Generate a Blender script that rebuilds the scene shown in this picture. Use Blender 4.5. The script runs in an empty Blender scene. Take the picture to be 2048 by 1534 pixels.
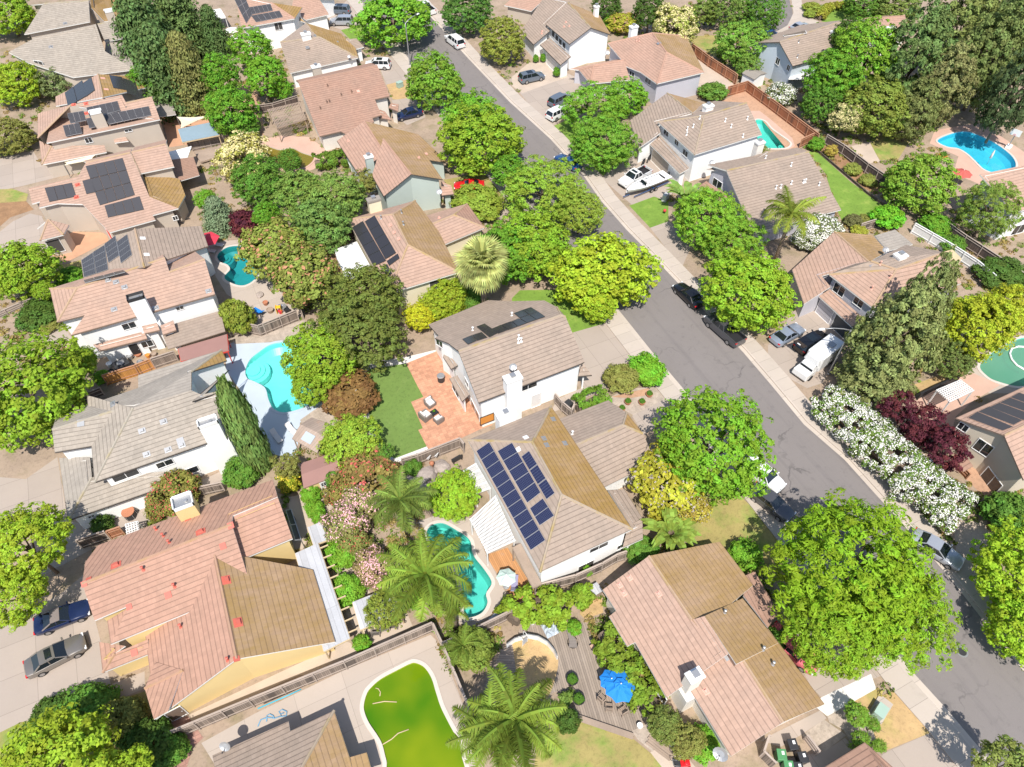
import bpy, bmesh, math, random
import numpy as np
from mathutils import Vector, Matrix
R = math.radians
random.seed(7)
scene = bpy.context.scene
COL = scene.collection

# ------------------------------------------------------------------ camera
CAM_H = 63.0
FPX = 1422.0                      # focal length in pixels of the 2048 px wide photograph
DEP = math.atan((767 + 900) / FPX)   # angle of the view axis below the horizon
YAW = R(64.2)                     # X runs across the street, Y along it
_fh = Vector((math.cos(YAW), math.sin(YAW), 0))
RT = Vector((math.sin(YAW), -math.cos(YAW), 0))
FW = _fh * math.cos(DEP) + Vector((0, 0, -math.sin(DEP)))
UP = RT.cross(FW)
cam_d = bpy.data.cameras.new("camera")
cam = bpy.data.objects.new("camera", cam_d)
COL.objects.link(cam)
m3 = Matrix((RT, UP, -FW)).transposed()
cam.matrix_world = Matrix.Translation((0, 0, CAM_H)) @ m3.to_4x4()
cam_d.sensor_fit = 'HORIZONTAL'
cam_d.sensor_width = 36.0
cam_d.lens = 36.0 * FPX / 2048.0
cam_d.clip_start = 0.5
cam_d.clip_end = 3000
scene.camera = cam

# ------------------------------------------------------------------ light
SUN_DIR = Vector((-0.27, -0.56, 1.0)).normalized()     # towards the sun
elev = math.asin(SUN_DIR.z)
world = bpy.data.worlds.new("World")
scene.world = world
world.use_nodes = True
nt = world.node_tree
nt.nodes.clear()
wo = nt.nodes.new('ShaderNodeOutputWorld')
bg = nt.nodes.new('ShaderNodeBackground')
sky = nt.nodes.new('ShaderNodeTexSky')
sky.sky_type = 'NISHITA'
sky.sun_disc = False
sky.sun_elevation = elev
sky.sun_rotation = math.atan2(SUN_DIR.x, SUN_DIR.y)
bg.inputs['Strength'].default_value = 0.135
nt.links.new(sky.outputs[0], bg.inputs[0])
nt.links.new(bg.outputs[0], wo.inputs[0])
sun_d = bpy.data.lights.new("sun", 'SUN')
sun_d.energy = 4.7
sun_d.angle = R(0.53)
sun_d.color = (1.0, 0.955, 0.89)
sun = bpy.data.objects.new("sun", sun_d)
COL.objects.link(sun)
sun.rotation_euler = SUN_DIR.to_track_quat('Z', 'Y').to_euler()
vs = scene.view_settings
vs.view_transform = 'Standard'
vs.look = 'None'
vs.exposure = 0.36
vs.gamma = 1.0
scene.cycles.max_bounces = 6
scene.cycles.diffuse_bounces = 3
scene.cycles.transparent_max_bounces = 12

# ------------------------------------------------------------------ photo pixel -> place
def ray(px, py):
    return FW + RT * ((px - 1024) / FPX) - UP * ((py - 767) / FPX)
def P(px, py, z=0.0):
    d = ray(px, py)
    t = (z - CAM_H) / d.z
    return Vector((0, 0, CAM_H)) + d * t
def ray_plane(px, py, p0, n):
    d = ray(px, py); o = Vector((0, 0, CAM_H))
    return o + d * ((p0 - o).dot(n) / d.dot(n))
def mpp(p):                        # metres per photo pixel at a point
    return (p - Vector((0, 0, CAM_H))).dot(FW) / FPX
ROW = [0, 380, 760, 1134]
def TP(tile, u, v):                # survey sheet coordinates -> photo pixel
    if len(tile) == 3:
        return tile[0] + u / tile[2], tile[1] + v / tile[2]
    c, r = tile
    return 512 * c + u / 3.836, ROW[r] + v / 3.835
def TG(tile, u, v, z=0.0):
    return P(*TP(tile, u, v), z)

# ------------------------------------------------------------------ objects
def tag(o, label=None, cat=None, group=None, kind=None):
    if label: o['label'] = label
    if cat: o['category'] = cat
    if group: o['group'] = group
    if kind: o['kind'] = kind
    return o
def empty(name, loc=(0, 0, 0), rz=0.0):
    o = bpy.data.objects.new(name, None)
    COL.objects.link(o)
    o.location = loc
    o.rotation_euler = (0, 0, rz)
    return o
def thing(name, label, cat, loc=(0, 0, 0), rz=0.0, group=None):
    return tag(empty(name, loc, rz), label, cat, group)
def link_mesh(name, me, parent=None, loc=None):
    o = bpy.data.objects.new(name, me)
    COL.objects.link(o)
    if parent: o.parent = parent
    if loc is not None: o.location = loc
    return o
def copy_tree(o, parent=None):
    c = o.copy(); COL.objects.link(c)
    c.parent = parent
    for ch in list(o.children):
        copy_tree(ch, c)
    return c

class MB:
    """collects shapes into one mesh"""
    def __init__(s): s.v = []; s.f = []; s.m = []
    def add(s, vs, fs, mi=0):
        k = len(s.v); s.v += [tuple(v) for v in vs]
        for f in fs: s.f.append([i + k for i in f]); s.m.append(mi)
    def box(s, c, sz, mi=0, rz=0.0, taper=1.0, mat=None):
        hx, hy, hz = sz[0] / 2, sz[1] / 2, sz[2] / 2
        pts = []
        for dz, t in ((-hz, 1.0), (hz, taper)):
            for dx, dy in ((-hx, -hy), (hx, -hy), (hx, hy), (-hx, hy)):
                pts.append(Vector((dx * t, dy * t, dz)))
        if mat is not None: pts = [mat @ p for p in pts]
        cs, sn = math.cos(rz), math.sin(rz)
        pts = [(c[0] + p.x * cs - p.y * sn, c[1] + p.x * sn + p.y * cs, c[2] + p.z) for p in pts]
        s.add(pts, [(0, 3, 2, 1), (4, 5, 6, 7), (0, 1, 5, 4), (1, 2, 6, 5), (2, 3, 7, 6), (3, 0, 4, 7)], mi)
    def tube(s, path, rad, n=8, mi=0, cap=True):
        path = [Vector(p) for p in path]
        rads = rad if isinstance(rad, (list, tuple)) else [rad] * len(path)
        k = len(s.v)
        for i, p in enumerate(path):
            t = (path[min(i + 1, len(path) - 1)] - path[max(i - 1, 0)]).normalized()
            a = Vector((0, 0, 1)) if abs(t.z) < .9 else Vector((1, 0, 0))
            x = t.cross(a).normalized(); y = t.cross(x)
            for j in range(n):
                an = 2 * math.pi * j / n
                s.v.append(tuple(p + (x * math.cos(an) + y * math.sin(an)) * rads[i]))
        for i in range(len(path) - 1):
            for j in range(n):
                a, b = k + i * n + j, k + i * n + (j + 1) % n
                s.f.append([a, b, b + n, a + n]); s.m.append(mi)
        if cap:
            s.f.append([k + j for j in range(n)][::-1]); s.m.append(mi)
            s.f.append([k + (len(path) - 1) * n + j for j in range(n)]); s.m.append(mi)
    def lathe(s, prof, n=16, c=(0, 0, 0), mi=0):
        k = len(s.v)
        for r, z in prof:
            for j in range(n):
                an = 2 * math.pi * j / n
                s.v.append((c[0] + r * math.cos(an), c[1] + r * math.sin(an), c[2] + z))
        for i in range(len(prof) - 1):
            for j in range(n):
                a, b = k + i * n + j, k + i * n + (j + 1) % n
                s.f.append([a, b, b + n, a + n]); s.m.append(mi)
    def prism(s, poly, z0, z1, mi=0, mtop=None):
        n = len(poly); k = len(s.v)
        ar = sum(poly[i][0] * poly[(i + 1) % n][1] - poly[(i + 1) % n][0] * poly[i][1] for i in range(n))
        if ar < 0: poly = poly[::-1]
        for z in (z0, z1):
            s.v += [(p[0], p[1], z) for p in poly]
        s.f.append([k + i for i in range(n)][::-1]); s.m.append(mi)
        s.f.append([k + n + i for i in range(n)]); s.m.append(mi if mtop is None else mtop)
        for i in range(n):
            j = (i + 1) % n
            s.f.append([k + i, k + j, k + n + j, k + n + i]); s.m.append(mi)
    def build(s, name, mats, parent=None, smooth=False, bevel=0.0):
        me = bpy.data.meshes.new(name)
        me.from_pydata(s.v, [], s.f)
        if not isinstance(mats, (list, tuple)): mats = [mats]
        for m in mats: me.materials.append(m)
        me.polygons.foreach_set('material_index', s.m)
        me.polygons.foreach_set('use_smooth', [smooth] * len(s.f))
        me.update()
        o = link_mesh(name, me, parent)
        if bevel:
            b = o.modifiers.new('bevel', 'BEVEL'); b.width = bevel; b.segments = 2; b.limit_method = 'ANGLE'
        return o

# ------------------------------------------------------------------ materials
def newmat(name):
    m = bpy.data.materials.new(name); m.use_nodes = True
    t = m.node_tree; b = t.nodes['Principled BSDF']
    return m, t, b
class NT:
    def __init__(s, t): s.t = t
    def n(s, typ, **kw):
        x = s.t.nodes.new(typ)
        for k, v in kw.items():
            if k.startswith('i_'):
                key = k[2:]
                key = int(key) if key.isdigit() else key.replace('_', ' ')
                x.inputs[key].default_value = v
            else: setattr(x, k, v)
        return x
    def l(s, a, b): s.t.links.new(a, b)
    def math(s, op, a, b=None, clamp=False):
        x = s.n('ShaderNodeMath', operation=op, use_clamp=clamp)
        for i, v in enumerate((a, b)):
            if v is None: continue
            if isinstance(v, (int, float)): x.inputs[i].default_value = v
            else: s.l(v, x.inputs[i])
        return x.outputs[0]
    def ramp(s, fac, stops):
        x = s.n('ShaderNodeValToRGB')
        e = x.color_ramp.elements
        while len(e) < len(stops): e.new(0.5)
        for q, (p, c) in zip(e, stops):
            q.position = p; q.color = (c, c, c, 1) if isinstance(c, (int, float)) else (*c, 1)
        s.l(fac, x.inputs[0]); return x.outputs[0]
    def mix(s, fac, a, b, mode='MIX'):
        x = s.n('ShaderNodeMix', data_type='RGBA', blend_type=mode)
        for i, v in ((0, fac), (6, a), (7, b)):
            if isinstance(v, (int, float)): x.inputs[i].default_value = v
            elif isinstance(v, tuple): x.inputs[i].default_value = (*v, 1)
            else: s.l(v, x.inputs[i])
        return x.outputs[2]
    def noise(s, vec, scale, detail=4, rough=.55):
        x = s.n('ShaderNodeTexNoise'); x.inputs['Scale'].default_value = scale
        x.inputs['Detail'].default_value = detail; x.inputs['Roughness'].default_value = rough
        if vec is not None: s.l(vec, x.inputs['Vector'])
        return x.outputs['Fac']
def surf(name, col, rough=.8, var=.12, scale=.6, fine=9.0, metal=0.0, tint=None, spec=None, bump=0.0):
    """plain surface with large and fine tone variation in world space"""
    m, t, b = newmat(name); k = NT(t)
    pos = k.n('ShaderNodeNewGeometry').outputs['Position']
    n1 = k.noise(pos, scale, 5); n2 = k.noise(pos, fine, 4, .7)
    f = k.math('ADD', k.math('MULTIPLY', k.math('SUBTRACT', n1, .5), var * 3.2), k.math('MULTIPLY', k.math('SUBTRACT', n2, .5), var * 1.6))
    f = k.math('ADD', f, 1.0)
    if bump > .25:
        f = k.math('SUBTRACT', f, k.math('MULTIPLY', k.ramp(k.noise(pos, 2.3, 8, .8), [(.5, 0.0), (.68, 1.0)]), .35))
    c = k.mix(1.0, tuple(col), f, 'MULTIPLY')
    if tint:
        n3 = k.noise(pos, tint[2], 5, .6)
        c = k.mix(k.ramp(n3, [(tint[1], 0.0), (tint[1] + .18, 1.0)]), c, k.mix(1.0, tuple(tint[0]), f, 'MULTIPLY'))
    k.l(c, b.inputs['Base Color'])
    b.inputs['Roughness'].default_value = rough
    b.inputs['Metallic'].default_value = metal
    if spec is not None: b.inputs['Specular IOR Level'].default_value = spec
    if bump:
        bp = k.n('ShaderNodeBump'); bp.inputs['Strength'].default_value = bump; bp.inputs['Distance'].default_value = .03
        k.l(n2, bp.inputs['Height']); k.l(bp.outputs[0], b.inputs['Normal'])
    return m
def roofmat(name, col, col2, line=.45, course=.45, lichen=None, tilew=.34, tvar=.11):
    m, t, b = newmat(name); k = NT(t)
    uv = k.n('ShaderNodeTexCoord').outputs['UV']
    pos = k.n('ShaderNodeNewGeometry').outputs['Position']
    s = k.n('ShaderNodeSeparateXYZ'); k.l(uv, s.inputs[0])
    u, v = s.outputs[0], s.outputs[1]
    vc = k.math('DIVIDE', v, course)
    row = k.math('FLOOR', vc); fr = k.math('FRACT', vc)
    uo = k.math('ADD', k.math('DIVIDE', u, tilew), k.math('MULTIPLY', k.math('MODULO', row, 2.0), .5))
    uc = k.math('FLOOR', uo); fu = k.math('FRACT', uo)
    cmb = k.n('ShaderNodeCombineXYZ'); k.l(uc, cmb.inputs[0]); k.l(row, cmb.inputs[1])
    wn = k.n('ShaderNodeTexWhiteNoise', noise_dimensions='2D'); k.l(cmb.outputs[0], wn.inputs[0])
    big = k.noise(pos, .35, 5, .6); mid = k.noise(pos, 1.6, 5, .65)
    c = k.mix(k.ramp(big, [(.38, 0.0), (.66, 1.0)]), tuple(col), tuple(col2))
    tv = k.math('ADD', 1.0 - tvar / 2, k.math('MULTIPLY', wn.outputs[0], tvar))
    c = k.mix(1.0, c, tv, 'MULTIPLY')
    c = k.mix(1.0, c, k.math('ADD', .80, k.math('MULTIPLY', mid, .40)), 'MULTIPLY')
    if lichen:
        # lichen grows in patches and as streaks down the slope
        mp = k.n('ShaderNodeMapping'); mp.inputs['Scale'].default_value = (1.4, .16, 1)
        k.l(uv, mp.inputs[0])
        st = k.noise(mp.outputs[0], 1.3, 4, .6)
        lf = k.math('ADD', k.math('MULTIPLY', st, .6), k.math('MULTIPLY', mid, .5))
        c = k.mix(k.ramp(lf, [(lichen[1], 0.0), (lichen[1] + .2, lichen[2])]), c, tuple(lichen[0]))
    gap = k.ramp(fr, [(0.0, 1.0), (.13, 1.0), (.20, 0.0)])  # dark course line: shade under each tile lip, painted into the colour
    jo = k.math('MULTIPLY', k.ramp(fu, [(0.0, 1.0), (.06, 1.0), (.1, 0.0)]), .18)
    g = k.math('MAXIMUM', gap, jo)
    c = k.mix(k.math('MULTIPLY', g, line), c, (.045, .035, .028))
    k.l(c, b.inputs['Base Color'])
    b.inputs['Roughness'].default_value = .85
    b.inputs['Specular IOR Level'].default_value = .25
    bp = k.n('ShaderNodeBump'); bp.inputs['Strength'].default_value = .7; bp.inputs['Distance'].default_value = .05
    h = k.math('SUBTRACT', k.math('SUBTRACT', 1.0, fr), k.math('MULTIPLY', jo, .5))
    k.l(h, bp.inputs['Height']); k.l(bp.outputs[0], b.inputs['Normal'])
    return m
M = {}
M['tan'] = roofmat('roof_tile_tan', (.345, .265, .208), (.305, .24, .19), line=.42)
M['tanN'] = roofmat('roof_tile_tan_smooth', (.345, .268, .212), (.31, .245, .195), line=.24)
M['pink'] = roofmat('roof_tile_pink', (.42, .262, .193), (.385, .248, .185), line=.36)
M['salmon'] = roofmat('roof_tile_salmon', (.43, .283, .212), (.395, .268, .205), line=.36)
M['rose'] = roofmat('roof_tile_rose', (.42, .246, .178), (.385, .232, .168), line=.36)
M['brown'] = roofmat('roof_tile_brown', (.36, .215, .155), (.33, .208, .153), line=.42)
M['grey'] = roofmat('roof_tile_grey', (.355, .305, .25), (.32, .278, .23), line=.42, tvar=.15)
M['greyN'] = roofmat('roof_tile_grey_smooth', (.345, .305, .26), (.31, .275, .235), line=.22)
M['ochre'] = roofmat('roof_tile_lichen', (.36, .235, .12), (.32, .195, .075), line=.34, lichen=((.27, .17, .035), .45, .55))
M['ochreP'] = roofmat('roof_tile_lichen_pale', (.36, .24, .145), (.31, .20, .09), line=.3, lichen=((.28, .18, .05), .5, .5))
M['redbrown'] = surf('flat_roof_redbrown', (.30, .165, .14), .85, .06)
def stucco(name, col): return surf(name, col, .9, .045, .5, 14.0, bump=.15)
M['white'] = stucco('stucco_white', (.88, .87, .845))
M['cream'] = stucco('stucco_cream', (.74, .66, .47))
M['yellow'] = stucco('stucco_yellow', (.72, .54, .25))
M['beige'] = stucco('stucco_beige', (.50, .43, .355))
M['warm'] = stucco('stucco_warm_white', (.72, .67, .60))
M['green'] = stucco('stucco_pale_green', (.46, .52, .47))
M['blue'] = stucco('stucco_pale_blue', (.50, .56, .62))
M['lilac'] = stucco('stucco_lilac_grey', (.50, .49, .53))
M['sand'] = stucco('stucco_sand', (.58, .51, .405))
M['fascia_w'] = surf('fascia_white', (.74, .72, .68), .6, .04)
M['fascia_d'] = surf('fascia_dark', (.075, .065, .06), .6, .05)
M['fascia_b'] = surf('fascia_brown', (.21, .15, .115), .6, .06)
def glassmat(name, col=(.02, .025, .03), rough=.05):
    m, t, b = newmat(name)
    b.inputs['Base Color'].default_value = (*col, 1); b.inputs['Roughness'].default_value = rough
    b.inputs['Specular IOR Level'].default_value = .9
    return m
M['glass'] = glassmat('window_glass')
M['screen'] = surf('window_screen', (.07, .065, .06), .7, .05)
M['metal'] = surf('galvanised_metal', (.42, .42, .42), .45, .1, metal=.6)
M['dmetal'] = surf('dark_metal', (.05, .05, .052), .5, .1, metal=.3)
M['redpaint'] = surf('red_vent_paint', (.55, .13, .09), .6, .08)
M['pinkpaint'] = surf('pink_vent_paint', (.66, .36, .28), .7, .08)
M['whitepaint'] = surf('white_paint', (.80, .79, .77), .5, .04)
M['black'] = surf('black_plastic', (.025, .025, .027), .5, .08)
M['door_red'] = surf('red_door_paint', (.62, .06, .04), .45, .06)
M['door_w'] = surf('garage_door_white', (.70, .68, .66), .6, .04)
M['door_d'] = surf('garage_door_slate', (.07, .085, .10), .5, .05)
M['door_o'] = surf('orange_blind', (.66, .26, .05), .6, .06)
# ------------------------------------------------------------------ ground materials
M['dirt'] = surf('ground_soil', (.34, .255, .185), .95, .2, .25, 5.0, tint=((.25, .20, .12), .5, .4), bump=.4)
M['dry'] = surf('dry_grass', (.47, .315, .15), .95, .2, .5, 9.0, tint=((.36, .29, .10), .5, .35), bump=.5)
M['drygreen'] = surf('half_dry_grass', (.33, .27, .095), .95, .22, .4, 10.0, tint=((.20, .27, .05), .46, .35), bump=.5)
M['lawn'] = surf('lawn_grass', (.16, .265, .035), .95, .2, .5, 14.0, tint=((.24, .30, .06), .55, .5), bump=.5)
M['turf'] = surf('artificial_turf', (.135, .215, .045), .95, .12, .35, 16.0, tint=((.17, .25, .06), .55, .8), bump=.3)
M['mulch'] = surf('bark_mulch', (.30, .17, .085), .95, .3, .8, 12.0, bump=.6)
M['gravel'] = surf('river_gravel', (.40, .33, .265), .95, .3, 1.2, 6.0, bump=.8)
M['patiorange'] = surf('terracotta_paving', (.50, .28, .17), .85, .14, .9, 7.0)
M['deckblue'] = surf('pool_deck_paint', (.44, .50, .56), .8, .07, .4, 8.0)
M['tanpath'] = surf('tan_concrete', (.47, .38, .30), .85, .12, .5, 8.0)
M['redsand'] = surf('red_sand', (.45, .27, .17), .95, .15, .5, 8.0, bump=.4)
M['pinkpatio'] = surf('pink_paving', (.52, .34, .26), .85, .1, .5, 6.0)

def slabmat(name, col, joint=(3.0, 3.0), jw=.035, var=.1, rot=0.0, jdark=.45, stain=(.34, .29, .24)):
    m, t, b = newmat(name); k = NT(t)
    pos = k.n('ShaderNodeNewGeometry').outputs['Position']
    mp = k.n('ShaderNodeMapping'); mp.inputs['Rotation'].default_value = (0, 0, rot); k.l(pos, mp.inputs[0])
    s = k.n('ShaderNodeSeparateXYZ'); k.l(mp.outputs[0], s.inputs[0])
    ds = []
    for i, j in enumerate(joint):
        f = k.math('FRACT', k.math('DIVIDE', s.outputs[i], j))
        ds.append(k.math('LESS_THAN', f, jw / j))
    g = k.math('MAXIMUM', *ds)
    c = []
    fx = k.math('FLOOR', k.math('DIVIDE', s.outputs[0], joint[0])); fy = k.math('FLOOR', k.math('DIVIDE', s.outputs[1], joint[1]))
    cm = k.n('ShaderNodeCombineXYZ'); k.l(fx, cm.inputs[0]); k.l(fy, cm.inputs[1])
    wn = k.n('ShaderNodeTexWhiteNoise', noise_dimensions='2D'); k.l(cm.outputs[0], wn.inputs[0])
    n1 = k.noise(pos, .45, 6, .65); n2 = k.noise(pos, 7.0, 5, .7); n3 = k.noise(pos, .9, 6, .7)
    f = k.math('ADD', k.math('ADD', 1 - var * 1.5, k.math('MULTIPLY', wn.outputs[0], var)), k.math('ADD', k.math('MULTIPLY', n1, var * 1.6), k.math('MULTIPLY', k.math('SUBTRACT', n2, .5), var)))
    c = k.mix(1.0, tuple(col), f, 'MULTIPLY')
    c = k.mix(k.ramp(n3, [(.56, 0.0), (.78, .55)]), c, tuple(stain))
    c = k.mix(k.math('MULTIPLY', g, jdark), c, (.06, .05, .045))
    k.l(c, b.inputs['Base Color']); b.inputs['Roughness'].default_value = .85
    b.inputs['Specular IOR Level'].default_value = .3
    return m
M['conc'] = slabmat('concrete_driveway', (.385, .32, .268), (3.1, 3.1))
M['walk'] = slabmat('concrete_sidewalk', (.46, .395, .335), (50.0, 1.6), var=.09)
M['newconc'] = slabmat('fresh_concrete', (.66, .63, .585), (2.6, 30.0), var=.05)
M['deckconc'] = slabmat('pool_deck_concrete', (.44, .37, .31), (4.2, 3.4), jw=.025, var=.08)
M['curb'] = slabmat('concrete_gutter', (.50, .43, .365), (60.0, 3.0), var=.1)
M['brick'] = slabmat('salmon_pavers', (.56, .285, .175), (.42, .3), jw=.03, var=.3, jdark=.25, stain=(.60, .37, .25))
M['brickred'] = slabmat('red_pavers', (.42, .23, .18), (.5, .3), jw=.04, var=.4, jdark=.4)
M['planks'] = slabmat('deck_planks', (.31, .25, .20), (.2, 40.0), jw=.03, var=.28, rot=R(12), jdark=.6)
M['deckwood'] = slabmat('redwood_deck', (.50, .25, .105), (.18, 40.0), jw=.025, var=.22, jdark=.5)
M['planksB'] = slabmat('deck_planks_curved', (.37, .29, .23), (40.0, .2), jw=.03, var=.28, rot=R(28), jdark=.6)

m, t, b = newmat('road_asphalt'); k = NT(t)
pos = k.n('ShaderNodeNewGeometry').outputs['Position']
mp = k.n('ShaderNodeMapping'); mp.inputs['Scale'].default_value = (1, .07, 1); k.l(pos, mp.inputs[0])
n1 = k.noise(pos, .16, 6, .6); n2 = k.noise(pos, 22.0, 3, .8); n3 = k.noise(mp.outputs[0], .8, 5, .6); n4 = k.noise(pos, 1.1, 6, .75)
c = k.mix(n1, (.185, .164, .153), (.222, .198, .186))
c = k.mix(k.ramp(n3, [(.52, 0.0), (.75, .5)]), c, (.125, .112, .112))
c = k.mix(k.ramp(n4, [(.55, 0.0), (.76, .5)]), c, (.105, .096, .093))
c = k.mix(1.0, c, k.math('ADD', .72, k.math('MULTIPLY', n2, .56)), 'MULTIPLY')
wv = k.n('ShaderNodeTexNoise'); wv.inputs['Scale'].default_value = .5; wv.inputs['Detail'].default_value = 5; k.l(pos, wv.inputs['Vector'])
va = k.n('ShaderNodeVectorMath', operation='MULTIPLY_ADD'); va.inputs[1].default_value = (4, 4, 0); k.l(wv.outputs['Color'], va.inputs[0]); k.l(pos, va.inputs[2])
vo = k.n('ShaderNodeTexVoronoi', feature='DISTANCE_TO_EDGE'); vo.inputs['Scale'].default_value = .11; k.l(va.outputs[0], vo.inputs['Vector'])
msk = k.noise(pos, .22, 2, .5)
cr = k.math('MULTIPLY', k.ramp(vo.outputs['Distance'], [(.0, 1.0), (.006, 1.0), (.014, 0.0)]), k.ramp(msk, [(.45, 0.0), (.6, .45)]))
c = k.mix(cr, c, (.055, .05, .05))
k.l(c, b.inputs['Base Color']); b.inputs['Roughness'].default_value = .82
b.inputs['Specular IOR Level'].default_value = .3
M['asphalt'] = m

# ------------------------------------------------------------------ sheets
def smooth_loop(pts, n=6):
    out = []; N = len(pts)
    for i in range(N):
        p0, p1, p2, p3 = (np.array(pts[(i + j - 1) % N], float) for j in range(4))
        for q in range(n):
            t = q / n
            out.append(tuple(.5 * ((2 * p1) + (-p0 + p2) * t + (2 * p0 - 5 * p1 + 4 * p2 - p3) * t * t + (-p0 + 3 * p1 - 3 * p2 + p3) * t ** 3)))
    return out
def inside(p, poly):
    c = False; n = len(poly)
    for i in range(n):
        x1, y1 = poly[i][:2]; x2, y2 = poly[(i + 1) % n][:2]
        if (y1 > p[1]) != (y2 > p[1]) and p[0] < (x2 - x1) * (p[1] - y1) / (y2 - y1) + x1: c = not c
    return c
def sheet(name, loops, z, mat, parent=None):
    bm = bmesh.new()
    for lp in loops:
        vs_ = [bm.verts.new((p[0], p[1], z)) for p in lp]
        for i in range(len(vs_)): bm.edges.new((vs_[i], vs_[(i + 1) % len(vs_)]))
    bmesh.ops.triangle_fill(bm, use_beauty=True, use_dissolve=False, edges=bm.edges[:])
    for f in bm.faces:
        f.normal_update()
        if f.normal.z < 0: f.normal_flip()
    me = bpy.data.meshes.new(name); bm.to_mesh(me); bm.free()
    me.materials.append(mat)
    return link_mesh(name, me, parent)

def poolmat(name, col, rough=.35):
    return surf(name, col, rough, .11, .35, 2.2)  # tone noise paints soft ripple and caustic light into the plaster
def watermat(name, tint, dense=0.0, dcol=(0, 0, 0)):
    m, t, b = newmat(name); k = NT(t)
    t.nodes.remove(b)
    out = [x for x in t.nodes if x.type == 'OUTPUT_MATERIAL'][0]
    pos = k.n('ShaderNodeNewGeometry').outputs['Position']
    nz = k.noise(pos, 1.8, 3, .5)
    bp = k.n('ShaderNodeBump'); bp.inputs['Strength'].default_value = .12; bp.inputs['Distance'].default_value = .1; k.l(nz, bp.inputs['Height'])
    tr = k.n('ShaderNodeBsdfTransparent'); tr.inputs[0].default_value = (*tint, 1)
    gl = k.n('ShaderNodeBsdfGlossy'); gl.inputs['Roughness'].default_value = .04; k.l(bp.outputs[0], gl.inputs['Normal'])
    fr = k.n('ShaderNodeFresnel'); fr.inputs[0].default_value = 1.33; k.l(bp.outputs[0], fr.inputs['Normal'])
    base = tr.outputs[0]
    if dense:
        df = k.n('ShaderNodeBsdfDiffuse')
        n2 = k.noise(pos, .11, 3, .5)
        k.l(k.mix(k.ramp(n2, [(.38, 0.0), (.64, 1.0)]), tuple(dcol[0]), tuple(dcol[1])), df.inputs[0])
        mx = k.n('ShaderNodeMixShader'); mx.inputs[0].default_value = dense
        k.l(tr.outputs[0], mx.inputs[1]); k.l(df.outputs[0], mx.inputs[2]); base = mx.outputs[0]
    ms = k.n('ShaderNodeMixShader'); k.l(fr.outputs[0], ms.inputs[0]); k.l(base, ms.inputs[1]); k.l(gl.outputs[0], ms.inputs[2])
    k.l(ms.outputs[0], out.inputs[0])
    return m
M['coping'] = surf('pool_coping', (.56, .50, .44), .7, .06)
M['copingd'] = surf('pool_coping_dark', (.22, .20, .19), .7, .06)
M['plaster_tq'] = poolmat('plaster_turquoise', (.25, .68, .64))
M['plaster_teal'] = poolmat('plaster_teal', (.03, .27, .28))
M['plaster_aqua'] = poolmat('plaster_aqua', (.14, .56, .47))
M['plaster_blue'] = poolmat('plaster_blue', (.08, .48, .66))
M['plaster_grey'] = poolmat('plaster_cream', (.55, .50, .42))
M['plaster_green'] = poolmat('plaster_algae', (.30, .36, .02))
M['water_clear'] = watermat('water_clear', (.72, .97, .96))
M['water_teal'] = watermat('water_teal', (.7, .95, .95))
M['water_algae'] = watermat('water_algae', (.3, .6, .02), .86, ((.05, .175, .003), (.235, .295, .008)))
M['water_murky'] = watermat('water_murky', (.45, .8, .6), .72, ((.11, .30, .20), (.17, .36, .25)))
M['water_brown'] = watermat('water_brown', (.6, .5, .2), .6, ((.30, .22, .02), (.22, .20, .03)))

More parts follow.
